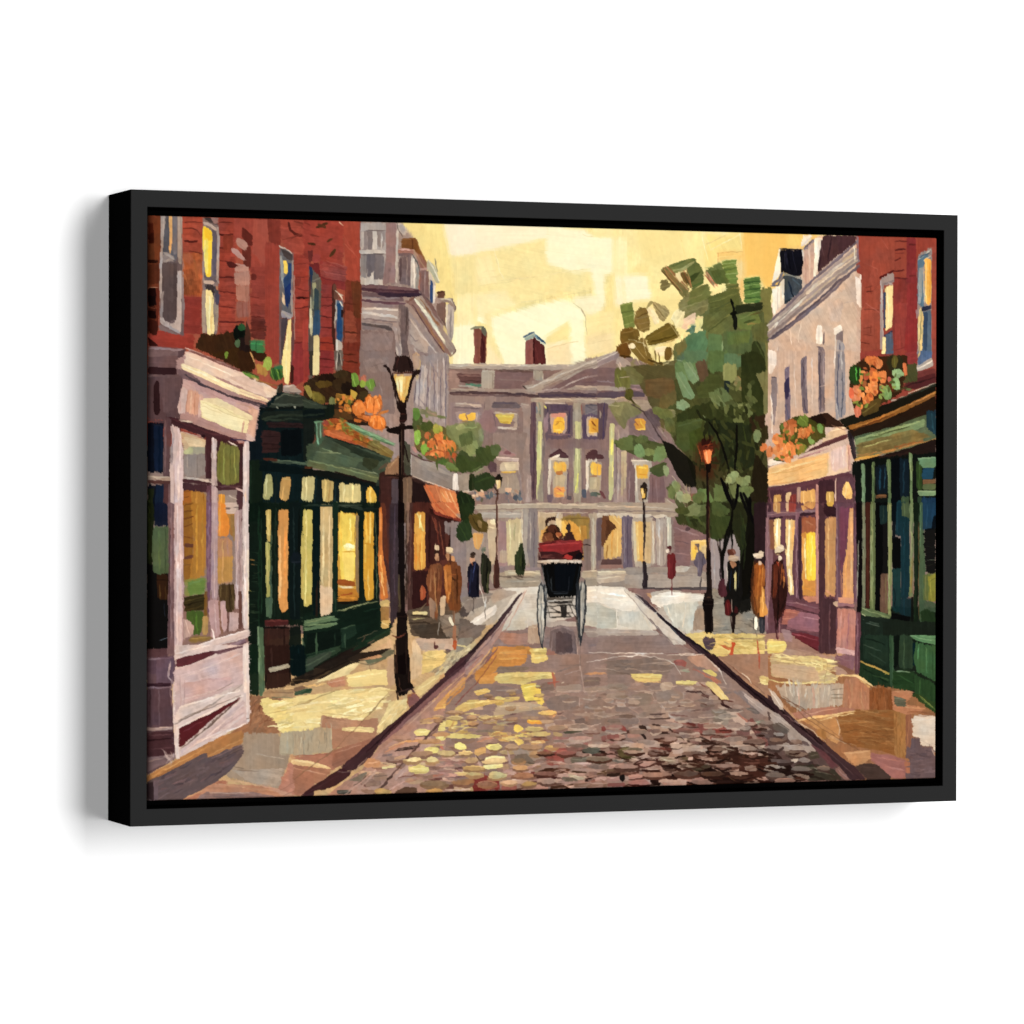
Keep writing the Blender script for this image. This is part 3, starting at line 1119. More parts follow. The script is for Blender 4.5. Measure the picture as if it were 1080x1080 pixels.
p c9b08c a10 v.05 245,515 410,565 410,610 270,650 262,620
p d9c09a a10 260,540 405,575 400,600 300,610
s b89c90 6 250,510 390,555
p 97978a a5 300,605 410,610 405,655 265,660
p b4b48c 260,640 310,600 330,640 280,660
p 8c868a a92 v.04 268,655 405,660 400,795 280,805 265,760
s 9c9698 7 290,665 290,790
s 7c767c 6 350,660 350,795
p 4d2430 a90 v.06 405,540 440,545 440,810 400,810
s 6a4450 6 405,560 405,800
p 502c38 255,810 445,825 445,850 260,830
s b8aaa4 10 265,805 440,828
s d4c8c0 5 270,800 420,820
p c4b0b0 a90 v.06 440,545 470,555 485,600 470,700 470,860 440,860
s e0d0d0 7 450,555 455,680
s a89098 6 465,700 465,860
p 4a2838 a90 v.06 255,835 480,855 470,900 260,890
p 6a4460 a90 v.06 410,855 445,855 440,1080 405,1080
s 86688a 6 425,880 425,1070
p b8a0b0 a90 v.06 440,850 480,860 475,1080 440,1080
s d4c0cc 6 462,870 455,1075
s 94788c 6 478,900 478,1080
p a8601c a90 v.05 260,885 320,885 325,1080 262,1080
p b87c28 a88 v.05 310,885 405,900 410,1080 330,1080
s cc9038 8 345,900 350,1080
s 9c6018 6 390,900 395,1080
s 7a4a1c 5 265,895 300,890
s 6a3c1c 5 268,930 300,920
s 6a3c1c 5 270,970 310,975
s 6a3c1c 5 265,1010 305,1030
p 4a2a34 a90 v.06 470,570 640,590 640,860 475,855
p 7d7c36 a92 v.05 500,570 560,600 610,605 620,640 612,840 500,848 475,800 478,640
s 94944c 8 520,610 520,840
s 66682a 7 560,610 560,840
s a0a058 6 585,620 590,820
s 6c6c2c 7 495,640 492,800
s e8dcd8 9 545,575 600,600
p d0c0cc a90 v.05 640,575 675,570 680,640 672,1080 640,1080 640,780
s e6dae0 10 655,590 655,1080
s b0a0b0 6 670,700 666,1080
p 4c2836 470,850 630,860 635,885 600,880 480,885
s 6c4856 7 490,855 620,860
p 5a3440 a90 600,870 640,890 640,1080 600,1080
p d88c28 a90 v.05 485,905 530,910 530,1000 560,1080 482,1080
s f0a840 8 505,910 500,1080
p 9c8c84 v.06 530,910 590,915 610,1000 600,1035 540,1035 525,960
s c4b4a8 6 550,915 600,940
s 5c4c44 8 535,990 560,995
s 5c4c44 8 580,990 605,985
p b87830 550,1030 610,1035 600,1080 555,1080
s c8a8a4 12 600,870 640,890
@lshopb
p 35403a a10 v.06 800,350 860,290 900,265 1000,275 1080,330 1080,360 800,360
s 5a6458 7 840,310 900,275 1010,290
s 4a554a 10 820,340 1060,340
s 121a1a 12 750,370 900,362 1080,358
d 9ca8a0 855,360 6,8
d 9ca8a0 970,358 6,8
p 1d2a28 a3 v.08 760,385 1080,375 1080,450 750,445
s 2f4038 12 760,430 900,405 1080,410
s 33463c 7 780,440 1000,435
p 3a2428 a5 780,450 1080,460 1080,490 800,485
s 241a1c 7 790,470 1060,475
p 42292a a3 v.08 760,500 880,515 870,640 755,650
s 2a1a1c 6 765,540 870,545
s 2a1a1c 6 765,590 870,590
s 2a1a1c 6 765,620 870,620
p 061014 a90 880,500 1010,490 1010,660 880,670
p 10281f 680,690 760,690 760,1080 680,1080
s 1c4038 5 690,720 690,1060
p 3a5048 a5 810,680 1080,710 1080,730 820,705
s 5c7464 6 820,690 1060,718
s 5a2a1c 16 770,685 850,690
s c05c28 10 1030,738 1070,742
p 0c1a1c a5 750,700 1080,750 1080,790 750,760
@lshopbwin
p a8a878 a90 v.05 785,775 825,785 830,900 805,945 765,940 770,860
s cccca0 8 790,790 785,920
p d09c54 a90 v.05 885,795 940,800 935,900 920,950 870,940 875,860
s e8b468 8 900,860 890,940
s b89858 7 890,810 930,815
p d9c884 a90 v.04 1015,790 1080,790 1080,955 1010,950
p c8b45c a90 780,1005 818,1005 815,1080 780,1080
p d89450 a90 870,1000 928,1000 925,1080 866,1080
p d8c468 a90 1020,1005 1080,1010 1080,1080 1018,1080
s 2a3a38 10 765,960 880,970 960,975
s 1c2c2c 8 850,800 840,1080
@fla
p 3e2611 a60 600,0 720,0 720,60 690,140 620,130
s c49458 9 690,20 710,70
d 95a850 793,85 28,42
p b8843a 720,80 770,100 800,150 770,170 730,140
d 2f6a30 850,150 46,40
s 8cb84c 7 815,120 835,185
s 8cb84c 6 850,115 870,185
s 1c4a20 6 835,110 852,190
s 1c4a20 6 870,115 885,180
s 1d7c60 14 845,110 890,105
s 5a8a3a 12 640,140 710,170 740,180
s 2f5a28 7 650,130 740,165
s c4a050 5 690,160 740,180
s 7a5c38 8 720,190 870,225
s c8863c 5 740,190 830,215
p 30342c 855,230 890,200 890,255 850,280
s 8c9890 6 865,225 855,255
@lbrick
p 98302e a90 955,0 1060,0 1060,160 985,220 940,210
p 4a2018 940,90 960,90 960,200 940,210
@lshopb
p a09a98 900,215 960,215 1010,255 1010,275 890,265
s c8c0bc 7 905,225 950,220
s 6c6868 6 900,260 1000,268
@lbrick
p efd687 a92 v.04 895,0 935,0 930,215 905,215 885,60
s f8e8b0 6 910,10 915,200
o 320 370 6
@lgrey
p 857371 a90 v.04 355,0 580,0 560,140 580,400 350,400 355,140
p 8f7e7c a60 380,60 540,40 540,130 400,140
s 6c5c60 3 430,100 520,80
s 94827e 5 480,200 500,280
p 9a8e92 a90 v.06 700,30 920,20 920,300 905,480 860,480 700,380
p b4aaac a90 720,60 790,120 760,360 710,340
s 6a5e78 6 745,80 730,350
s c0b6b4 7 770,90 760,370
s 6a5e74 6 790,110 780,390
s b8aeb0 7 810,60 800,400
s 665a74 6 825,100 830,410
s bcb0b0 7 850,60 850,430
s 6a5e74 6 870,120 870,440
s c0b4b2 7 890,50 890,450
s 74687c 6 905,40 900,470
s 847888 5 800,60 860,180
s b8a478 10 740,60 720,180
s 5e5268 6 715,200 700,330
s 8c8090 5 730,300 850,420
p b0927c 690,20 740,40 730,110 700,120
@lbrick
p 9a2e2a a3 v.07 105,0 195,0 195,120 150,150 105,150
s 5a1a18 7 105,50 195,60
s 6a2420 6 105,100 190,108
p 3e3a34 a90 35,0 65,0 60,160 40,160
p e2cd90 a90 v.04 65,0 102,0 98,162 60,158
p 6a6560 a90 195,0 255,0 245,130 200,135
s c8c2b8 7 215,10 208,120
s c0b8b0 6 235,10 240,100
s 3a3434 8 225,20 225,90
p 88321f a3 v.08 255,0 355,0 352,150 250,130
s 54200f 8 260,20 330,28
s 54200f 8 270,70 345,75
p a8362c a90 0,0 30,0 30,190 0,210
@flb
p 3a2a18 a30 v.1 20,190 80,155 200,140 260,120 330,150 370,220 420,260 380,330 300,330 160,330 60,330 0,280 0,220
d 2c1a10 160,190 80,40
d 4a3a20 240,150 45,30
p 6a5a20 a70 v.08 40,270 90,250 150,310 130,340 70,320
d 5c4a1c 130,210 50,25
d 40301a 260,220 70,50
d 2a1c12 290,250 50,50
p 9a8a3a 0,220 40,220 60,270 50,310 20,260
d 7a6c28 90,290 40,22 30
d 6a7048 185,325 24,34
s 8a9060 6 180,300 175,340
d 6c9a40 328,185 28,44
s 8ab858 7 320,150 325,215
d d06848 385,178 20,24
s e08a68 6 380,165 392,185
d 8aa044 376,210 22,20
d 62903a 428,215 27,42
s 86b054 7 420,185 425,240
s 3c5a28 6 450,190 455,225
p 4a3c20 360,250 430,270 400,320 350,300
d b87c24 255,320 52,55
d 3c3418 235,320 28,30
s d09838 9 215,280 260,280 290,310
s c88c30 9 290,310 270,370
p c4a03c a50 300,240 345,270 330,310 295,295
d 8a6428 225,290 20,20
p 35281c a20 140,340 320,330 330,400 540,480 560,500 140,440
d b85c1c 270,390 36,24
p 5a4020 a20 180,370 300,380 320,440 180,420
d f07a2a 355,372 46,58
d f58432 415,335 32,55
d f88c3c 450,345 36,60
d e87022 485,330 15,50
d f5822e 470,455 58,50
d e86c20 400,430 26,20
s ffa858 6 330,350 350,330
s ffa050 6 415,290 440,350
s ffb060 6 460,290 480,350
s c05414 5 395,310 400,370
s c85a18 5 440,310 445,390
s ffa852 6 425,450 440,430 460,420
s c85818 4 450,430 460,490
s c85818 4 490,420 500,490
s e07020 12 480,400 530,380
d d8641c 350,440 28,18
s 8a3c14 7 370,405 420,410
s 5a2c14 8 320,420 400,450
p c85020 a20 v.1 160,430 240,430 230,470 160,460
d a84818 190,450 40,18
@lshopb
p 122420 a90 0,290 90,330 200,350 200,420 0,470
p 35453c a10 0,300 60,320 160,360 140,370 0,360
s 5a6a58 6 0,310 90,345
p 101c1e a5 0,370 140,370 140,420 0,430
s 24352e 10 0,410 130,400
p 182424 a90 0,430 80,430 70,560 10,700 0,700
@flb
p a85a20 a15 v.12 150,470 260,430 330,500 420,560 560,660 540,680 400,610 140,520
g e07028,c05018,a08030,6a7030,f08838,8a4818 70 26 9 15 25 130,450 260,440 420,520 520,600 400,590 140,520
p e0622a a15 v.1 135,500 220,500 320,560 300,580 200,560 140,530
s f08048 7 150,510 260,550
s b8481c 6 200,550 330,580
g 7a8038,5c6a2c,8c9040 25 22 8 15 30 230,420 300,450 340,530 260,520
@lshopb
p 5f9a7c a28 v.06 265,450 330,465 470,530 590,585 580,605 440,560 320,505
s 8cc4a0 6 290,465 440,530 570,590
s 3c6a50 6 330,500 470,560 580,605
p 7a6c38 a25 v.1 440,560 575,640 560,690 400,610
s 9c8c48 6 440,580 560,660
s 5c3c1c 6 340,560 480,630
p 3d5444 a20 v.07 130,535 300,590 560,680 550,720 500,780 490,840 330,790 20,720 20,600 60,580
p 4a6450 a20 v.07 100,610 260,660 380,680 320,740 60,690
p 2a3a30 a20 v.07 150,550 300,600 540,690 480,700 300,630
p 35402c a30 v.08 380,680 480,690 470,740 420,760 370,720
p 5c6c4c a15 v.07 30,690 200,720 400,770 490,800 485,840 300,800 20,730
s 7a8a64 7 40,695 250,745 470,805
s 6c8068 8 80,640 240,650
s 76906f 6 120,620 180,640
s 1c2c26 9 140,540 330,600 480,650
s 24342a 10 300,640 440,680
s 8a9478 6 300,740 470,780
s 5c5040 12 480,750 530,710
p 3a6458 a90 v.06 70,440 120,440 128,560 105,610 85,605 75,540
s 78c4b4 9 85,460 95,590
s 8ad8c8 6 110,460 112,550
s 24483c 6 75,470 80,560
s 5a9c8c 8 70,450 125,447
s 5c3018 10 10,740 60,742
p 131a1a a16 v.07 0,745 150,760 330,800 490,845 480,870 300,840 0,800
s 2c1c18 9 200,770 480,845
p 2e3c38 a90 460,840 500,780 490,1080 455,1080
p 0e1e20 a90 v.07 0,780 490,860 485,1080 0,1080
@lshopbwin
p cfc080 a90 v.04 0,795 75,795 65,955 0,950
s e8dca0 7 20,800 15,940
p c8a860 a90 v.05 118,815 195,825 185,960 120,955
s e8c878 9 140,820 135,950
s b08c50 8 170,830 160,950
p d9c27c a90 v.05 225,835 365,845 365,970 230,965
s f0e0a0 10 260,850 255,960
s ecd890 10 310,850 310,965
s c0a868 8 240,840 240,960
d e0ac3c 428,925 32,66
s f4cc68 9 425,870 425,980
p d8b85c a90 0,1005 60,1005 55,1080 0,1080
p cfb468 a90 110,985 185,985 180,1080 110,1080
p d89c34 a90 220,1015 350,1030 345,1080 220,1080
p d8a43c a90 385,1015 445,1015 440,1080 385,1080
s f0c048 10 250,1030 290,1075
s e4b850 6 410,1020 410,1080
s 6c8060 10 210,960 230,975
s 8c9068 8 280,980 365,990
@lshopb
s 1c3438 8 80,790 70,1080
s 203c40 6 205,840 200,1080
s 24403c 6 375,860 370,1080
s 182c30 10 0,970 110,975 200,970
s 203430 10 220,985 370,1000 480,1000
s 5a4c2c 7 220,985 360,990
o 470 370 6
@hall
p 8d7772 a90 v.05 20,270 560,290 560,960 20,960
p 94807a a90 v.05 20,280 320,290 320,460 20,500
p a69a92 a1 v.05 20,85 760,90 800,110 620,130 20,115
s cfc4b6 7 30,92 700,96
s 6f6058 7 30,118 660,126
p 8b7069 a2 v.07 20,120 640,130 500,230 580,260 20,260
p 9a8078 a1 20,125 90,130 90,230 20,240
p 6a4c4a a3 v.1 65,140 225,150 225,210 100,205
s 8a6c66 5 80,155 220,160
s 4a3430 5 90,190 220,195
s 3f8484 14 130,215 220,222
s b4a89a 9 80,215 200,235
p aaa094 a90 v.04 228,128 312,128 308,240 225,235
s c4baae 6 235,132 310,132
s 857a70 5 300,140 300,235
p 7d6364 a3 v.06 312,130 555,140 540,180 480,220 495,240 312,240
s 6a504c 9 320,128 555,135
s 94807c 6 330,180 500,190
p 9c9488 a90 555,125 618,125 615,170 570,190
s b8aea0 6 560,130 560,180
p 9c8a84 a0 30,235 220,245 500,245 580,260 560,275 20,262
s b4a698 6 40,243 300,248
s 503c44 14 30,266 200,268 400,272 590,285
s 6a5458 7 30,278 590,292
p 8c7878 a-20 v.05 590,260 1080,60 1080,280 600,290
p 7c6368 a-15 v.07 660,240 900,110 1080,130 1080,190 800,250
s 9a8484 8 800,190 1000,150 1080,150
p a4948a a-12 v.06 740,250 830,220 1080,225 1080,250
s 6c5060 7 860,200 1080,195
s bcaa9c 8 820,228 1080,232
p 5c4a5c a3 v.06 580,268 720,258 880,268 1080,275 1080,300 600,295
s 4a3c58 8 600,285 800,280 1080,295
p a69a90 a-22 v.05 495,220 560,215 760,115 1080,5 1080,55 800,150 620,235 580,265 520,260
s d6ccc2 7 520,238 700,165 900,80 1080,25
s 7c6a64 5 620,225 860,115 1080,48
s c0b4aa 5 600,215 760,135 1080,10
s 4a403c 7 492,220 515,242
s b4a4a0 6 560,265 720,240 900,160
p a8988a a1 v.06 540,300 1080,305 1080,330 540,325
s c8b8a4 6 560,305 1080,312
s d4c4b0 5 630,330 760,332
s c0a48c 5 560,315 600,320
p 907c80 a90 v.05 30,320 240,330 240,390 210,470 30,470
p a8968e 55,325 230,335 228,358 50,350
s c4b2a4 6 70,332 220,345
s 6e5c64 6 50,358 220,366
p a08e90 60,385 225,385 210,460 80,470
s c8b8b0 6 200,390 195,440
p f0b83c v.06 85,400 120,395 135,410 165,390 190,395 190,430 165,445 110,445 85,430
s 8a5c50 7 128,405 140,435
s e8ac30 9 90,462 185,465
s a87838 6 95,450 180,450
s 6c5864 6 250,320 245,370
p 93757a a90 v.04 240,385 300,370 330,430 330,500 300,520 240,500 215,440
p 6c5e68 a0 300,320 440,325 480,345 470,365 290,360
s 554a5c 7 305,330 440,335
s 8c7c8c 8 295,372 460,378
p b0a094 a0 305,385 460,395 455,500 330,495 325,480 430,480 430,410 310,400
s d4c8ba 6 310,392 455,402
s d0c2b8 8 335,488 450,495
p d2b040 v.07 310,400 440,405 420,440 405,465 350,455 330,430
s e8cc58 8 330,412 420,420
s b49434 8 345,445 400,455
p 8a7078 345,462 430,470 430,480 330,480
s 6c5c6c 6 300,400 320,480
s 7a6a70 6 460,400 455,500
p 9c8a84 470,330 530,330 530,370 500,400 480,370
s b8a89c 6 480,335 525,345
p 9a8780 a90 v.06 490,380 545,340 545,960 490,960
p 6a5060 a90 v.06 540,320 575,330 570,520 580,920 545,950 530,640
s 4c3850 8 560,500 555,930
s 584060 6 560,330 560,480
p 9c9486 a90 v.07 575,320 620,330 625,960 575,950
p c8c684 a90 v.06 585,440 610,450 605,740 585,900 575,760
s dcd89c 6 600,460 598,720
s e0dc90 6 580,780 576,940
s 7c8478 8 590,330 600,420
s a86c4c 5 600,400 603,420
s 708090 7 575,350 580,400
s 7a6c70 8 620,340 620,950
p a09090 a90 512,780 540,790 540,960 505,960
s b8aaa4 6 520,800 525,950
p 66546a a90 v.06 625,330 810,335 805,540 700,590 640,600 630,520
p 5c4a68 a90 660,340 800,345 790,380 670,390
s 463a5c 8 645,350 640,500
s 463a5c 9 785,370 780,540
p a08090 a60 620,440 650,380 650,500 630,520
p c0a090 v.06 655,400 770,395 765,520 670,520
p d88c74 a5 665,398 760,395 755,425 670,425
p ecb02c v.06 685,425 720,418 755,430 755,500 730,520 690,520 675,500
s c88424 6 700,450 740,450 745,470
s a86c28 5 695,470 720,455
s f8d060 6 690,500 740,510
s 8c6c7c 7 650,530 790,530
s dcd060 10 625,345 635,360
p c4b4a8 625,322 760,328 760,336 630,336
p a0988a a90 v.07 805,330 860,330 860,960 810,960
p b8b88c a90 v.06 815,440 855,450 850,760 840,900 815,900
s d0cc94 7 830,470 835,880
s e4dc5c 8 838,780 820,900
s 8c847c 8 812,350 815,700
s a05c4c 8 858,340 862,400
s 7c6c70 7 870,340 868,960
p 75707c a90 v.07 880,340 995,345 985,420 885,410
s 545260 5 890,350 990,400
s 908c94 5 890,400 990,360
s 4c4a58 6 885,345 995,345
p 615070 a90 v.06 865,400 1020,400 1020,560 960,580 870,580
s 4c4064 6 880,420 880,560
p b8a89c 890,420 975,420 970,540 895,540
p d89428 v.08 905,430 968,430 962,520 905,522
s f0bc44 7 910,440 910,515
s 8a4a1c 10 925,450 945,480
s c07020 8 930,490 955,500
s f0c058 6 905,515 960,515
p 8c7a8a 970,440 1000,440 1000,560 975,575
s 584868 6 975,540 990,575 1005,540
p 806a70 a90 v.05 640,560 1030,560 1030,620 640,620
p 8a7572 a90 v.05 630,600 660,600 660,960 630,960
p 5a3a48 a0 v.05 650,670 720,618 785,672 740,680 660,680
s 4a2c3c 6 660,665 720,625 780,670
p e6dccc 655,680 725,655 720,672 680,690
p c8bcb0 a90 650,680 690,690 670,780 660,910 652,910
s e8e0d4 5 660,690 658,780
p c9bca8 a0 660,675 780,680 780,700 670,695
p b0a090 a90 v.05 672,700 780,700 760,930 680,930
p e8b040 a90 v.07 685,708 765,708 760,760 700,790 683,770
s f0c458 8 700,715 700,770
p c87838 700,760 740,755 745,785 700,785
s f0a838 7 740,720 750,770
p b8a482 a90 690,790 760,790 750,860 685,860
p e8984c a0 685,860 755,860 750,920 690,925
s f0b848 8 700,900 745,905
s c8504c 7 700,870 730,890
p 6c5c74 a90 640,910 680,910 675,960 645,960
s 6a5070 8 770,750 775,920
p 5a5260 775,915 800,920 795,945 765,940
p 56343f a0 v.05 880,670 900,640 935,622 970,635 1005,685 890,685
p d0c8bc a90 888,690 995,690 990,705 910,705 905,860 890,900
s e8e4da 5 895,700 892,790
p 9c9488 a90 v.05 905,705 990,705 970,900 905,900
p f0b438 a90 v.05 915,715 978,712 980,790 920,785
s f8cc58 7 930,720 930,780
p b8a480 a90 915,795 975,795 965,880 915,880
s a06c4c 6 915,795 980,795
p 5c6c6c 918,895 975,890 972,922 915,920
p 505868 a90 860,880 890,875 895,930 862,930
p 6c4048 985,890 1010,890 1020,940 1000,950
s 7c4c54 6 1005,700 985,880
s 6a5a6c 6 1000,580 1010,880
p 8c7c78 a90 1000,340 1040,330 1040,960 1010,960
p b4b48c a90 v.06 1040,450 1070,460 1060,760 1045,940 1030,940
s d8d49c 6 1055,480 1050,760
s 4a4468 7 1022,560 1010,640
s 504470 6 1035,340 1030,480
p 93807a a90 v.05 300,520 520,520 490,640 480,960 430,960 300,660
p c4aca4 a0 315,670 470,680 460,700 330,695
s e0ccc0 5 320,675 460,685
p 9c7878 a0 330,650 385,620 450,665 420,670
s b8988c 6 350,610 300,650
s a88c88 5 350,600 450,660
p 8a5c5c 360,650 390,630 420,655 380,660
p c4b49c v.05 345,705 465,705 455,760 345,765
p d4c4a4 370,710 450,715 450,750 390,755
s e0a838 12 355,768 445,768
s f8c850 5 360,765 440,765
p a09082 a90 v.06 340,780 450,780 480,900 340,900
s bcae9c 9 390,790 395,890
s c4b4a8 7 455,700 480,880
p 8c7c7c 460,700 490,900 510,940 480,950
@lbush
o 630 370 6
@hall
p 8a7372 a90 v.05 0,330 420,330 560,1080 0,1080
p 7d6468 a0 v.06 0,110 240,110 290,210 290,260 0,300
s 9c848c 8 0,190 280,220
s 9c8088 12 120,225 290,250
p a4948a a0 v.06 0,220 200,230 200,250 0,255
p 584a60 a0 v.06 0,265 200,258 300,265 300,290 0,300
p a09080 a0 v.06 0,295 400,320 380,350 300,380 0,330
s bcac94 6 0,310 160,300 260,330
p 93828a a-20 v.05 0,60 130,0 140,40 0,100
s d8d0c8 7 0,70 130,10
p 5c4a60 a90 0,330 70,330 50,560 0,560
s 4c4068 9 45,330 35,560
s a09890 8 20,380 20,420
p c4c088 a90 v.06 78,460 108,460 100,900 85,950 70,950
s dcd898 7 92,480 88,760
s e8dc60 10 95,560 90,660
s ece27c 6 100,700 92,800
p 9a8886 a90 v.07 108,480 200,460 200,960 100,960
s bcaca0 7 135,500 130,940
s 78686c 7 120,520 115,900
p c0ac88 a90 v.06 150,640 185,630 180,860 150,940
s a08878 7 165,700 165,950
p 80666a a90 v.06 190,600 250,700 240,960 185,960
s 9c8486 6 205,760 200,950
p b4b0a8 a90 v.06 208,685 345,690 330,960 240,960 240,760 225,720
s d8d4cc 7 215,692 340,696
s d0ccc4 6 240,720 250,900
s 807880 6 330,760 320,940
p e8a830 a90 v.06 248,725 322,725 318,805 250,808
s f4c048 8 260,740 310,740
s d08828 6 260,780 315,785
p 9c8c80 a90 255,810 320,810 310,950 260,950
p 7c6068 a90 v.07 330,780 420,790 440,960 320,970
s 94787c 7 370,800 380,950
s 6a5058 6 350,800 350,950
p a89c94 a90 v.06 0,700 30,700 20,930 0,930
p f0b438 0,715 22,715 20,790 0,790
p b8a480 0,800 18,800 15,880 0,885
s 6c4048 12 20,890 50,930
s 50604c 10 0,900 15,910
p 56343f 0,650 30,660 48,685 0,690
p d89428 0,430 10,430 8,520 0,520
p 7d6a74 a60 v.07 200,400 330,400 420,560 300,600 200,560
s a89098 5 230,520 300,570
s a89098 4 320,540 380,570
s 94808c 4 280,520 330,600
p d89434 v.08 235,430 300,430 305,500 250,505 235,470
s f0bc3c 8 275,440 300,495
s a0503c 8 240,445 260,475
s f4c850 6 250,498 300,500
p a89888 a0 v.05 0,960 400,965 480,990 530,1030 0,1020
s cbbcaa 7 0,985 420,985
s 786a68 7 0,1020 500,1035
s 8c7c7a 6 0,1005 500,1010
p 9c8c80 a40 430,920 530,1020 430,1000
s c0b09c 6 440,940 520,1000
@tree
p 3f421f a60 v.08 490,180 700,120 1060,60 1060,560 1080,760 1080,1085 500,1050 520,960 640,900 620,860 560,660 480,580 420,420
g 4a4f26,34381a,565c30,2c3016 90 60 16 60 40 500,200 1050,80 1060,1060 640,1060 640,800 500,560
p 5c5630 a20 v.06 200,100 500,90 560,200 480,340 420,520 380,420 280,240
p 6a5432 a0 v.07 300,180 470,170 500,250 400,310 310,290
p 6f7048 a20 v.06 130,110 220,100 300,170 260,220 210,210 120,160
p 6e6c30 110,120 150,100 210,180 210,240 110,230
s 8c8c48 7 125,150 150,220
s e0d0c0 9 130,80 145,120
s c0a898 5 145,170 200,165
d 605a20 200,280 30,36
s 4a4418 12 205,300 240,340 290,385
p 7c7a50 a60 v.06 65,340 180,320 270,350 290,390 200,430 170,500 120,450
p 8a8858 a30 v.06 80,340 170,330 140,420 110,420
s a8a078 6 75,345 140,350
s 4a3c44 9 215,340 290,385 340,450 380,520 420,580
p 5c5060 a50 v.1 300,390 370,350 400,420 390,500 350,470
p 51592c a90 v.06 400,320 560,220 620,300 540,480 480,560 420,460
p 4b5129 a60 v.07 490,180 720,140 1060,60 1060,560 1000,760 720,760 500,600
p 6e6236 a60 v.06 400,280 500,250 500,330 420,370 390,370
p 837f54 a10 v.05 400,370 490,370 495,410 450,445 405,430
s 9a9468 6 410,375 480,380
p 5f6638 430,440 490,440 490,520 430,500
s 8c7c68 6 420,480 490,580
s 8c7c68 5 390,480 480,540
s a09088 7 380,480 440,560
p 5e7c52 a60 v.05 490,80 560,60 700,0 700,50 540,220 490,170
p 567a5c a40 v.05 540,0 690,0 690,60 560,90
p 77946c a60 v.05 540,80 590,70 650,180 600,215 560,150
s 93a884 6 570,80 640,190
p 70906a a65 v.05 495,150 540,130 620,290 590,315 540,290
s 8ca480 6 510,160 600,300
p 66503a a70 v.05 615,80 680,55 710,180 660,225
p 4a5528 700,150 780,150 780,300 640,300 620,250
p 7b9a78 a60 500,330 540,300 590,350 540,380 500,370
s 98b090 5 510,350 560,320
p 53733f a90 v.05 700,0 830,0 800,130 710,140
p 587a5a a90 v.05 800,20 910,30 910,100 880,120 800,80
p 8a8c58 a90 v.04 793,85 882,82 880,180 850,200 793,190
s a0a06c 6 805,90 800,180
p 8c8350 a50 v.06 880,150 960,215 920,265 860,220
s a8783c 4 890,160 940,230
s 9c6c38 4 870,200 920,250
p 232e30 800,190 840,190 830,280 810,270
p 303a18 a70 v.06 910,20 1000,0 1060,60 1060,140 1000,140 1050,260 1050,440 960,470 910,300
p 7c7a48 a90 v.06 1000,145 1080,130 1080,390 1050,400 1050,260
p 36401c a80 v.06 500,400 640,340 800,300 1050,360 1050,560 960,560 700,460 620,620 500,580
p 62744c a70 v.07 700,270 790,230 860,300 830,360 740,350
s 808c64 4 710,290 800,370
s 808c64 4 760,280 820,360
p 6a7448 a80 v.06 865,340 960,325 985,400 920,460 860,460
s 848c60 5 880,350 950,345
p 4a5a2c a60 v.06 500,450 680,420 720,450 640,560 560,640 500,600
s 607048 6 510,480 640,440 690,420
s 90a080 5 670,410 685,430
s 5f7048 5 680,440 690,500
p 41521f a60 580,510 740,460 760,560 640,650 580,620
p 28321a a60 v.06 690,430 960,470 990,560 1000,700 940,760 720,700
s 3c4c24 9 720,520 780,640
s 3c4c20 9 920,480 960,640
s 44542c 9 850,520 860,700
s 141408 11 705,450 760,530 790,600 830,740
s 14120a 12 880,470 885,600 870,740
p 3a2a18 a60 960,420 1060,400 1060,590 990,600
p 7a8054 a40 985,510 1040,490 1045,560 1000,590 975,570
p 47562c a20 v.06 110,570 230,530 300,560 420,590 440,680 330,700 230,660 110,600
p 5d6c3a a20 v.06 110,570 220,530 230,630 150,630
p 729060 a60 v.06 235,600 280,590 310,660 260,680 230,650
p 708c5c a70 v.06 370,610 430,595 440,670 400,700 350,700
p 47582e 330,740 430,700 460,780 390,800 340,770
d 88a07c 435,758 19,36
s 3c4a24 10 250,570 330,580
p 15150a a50 v.04 410,565 470,590 560,660 620,720 630,860 560,860 500,780 440,660
p 4a2c16 a90 v.06 f6 625,600 700,545 780,570 770,740 720,830 640,800 625,720
p 4f5a34 a50 v.06 430,870 470,830 520,900 560,980 620,1060 520,1000
g d8c4a8,b8a888,8a9070,6a5a48 26 75 6 55 18 480,800 600,880 620,960 560,1000 500,920
p 7d9070 a40 470,820 500,820 500,880 470,860
p 899878 a30 500,890 540,890 540,960 500,940
p 9a5c48 600,900 660,920 650,960 590,950
p 8a9474 a20 v.06 530,1010 610,960 670,990 650,1050 580,1060
p 41522a a20 v.06 500,1040 660,1060 800,1000 1000,960 1000,1080 500,1080
p 64814f a80 v.06 630,870 700,870 740,960 750,1040 700,1030
p 62774a a60 v.06 730,830 800,860 820,960 740,970
p 556640 a60 720,960 830,940 860,1000 760,1030
p 859266 a10 v.08 800,790 890,755 890,830 830,850 800,830
p 7c8c60 a30 v.07 890,790 970,790 960,850 900,840
p 6b7a50 a50 v.06 830,850 890,840 990,880 1000,920 900,960 820,900
s 9aa47c 6 820,800 870,770
s 3a4424 8 820,850 870,960
p 28200f a80 v.05 1000,640 1080,760 1080,1080 960,1080 960,940
s 0d0b06 20 790,820 830,920 860,1000
s 0d0b06 14 895,820 880,940 860,1000
s 0d0b06 14 905,900 930,980 960,1070
s 0d0b06 14 960,930 965,1000 950,1080
s 0d0b06 14 850,1050 845,1080
s 1a1508 8 820,840 825,930
o 810 370 6
@rgrey
p c6a894 a90 v.05 0,0 585,0 585,420 440,440 0,480
p e6dad2 a90 0,0 50,0 55,80 20,160 5,140
p 8a7c86 20,170 50,160 60,240 40,480 20,440
s f2e8e0 10 20,280 25,520
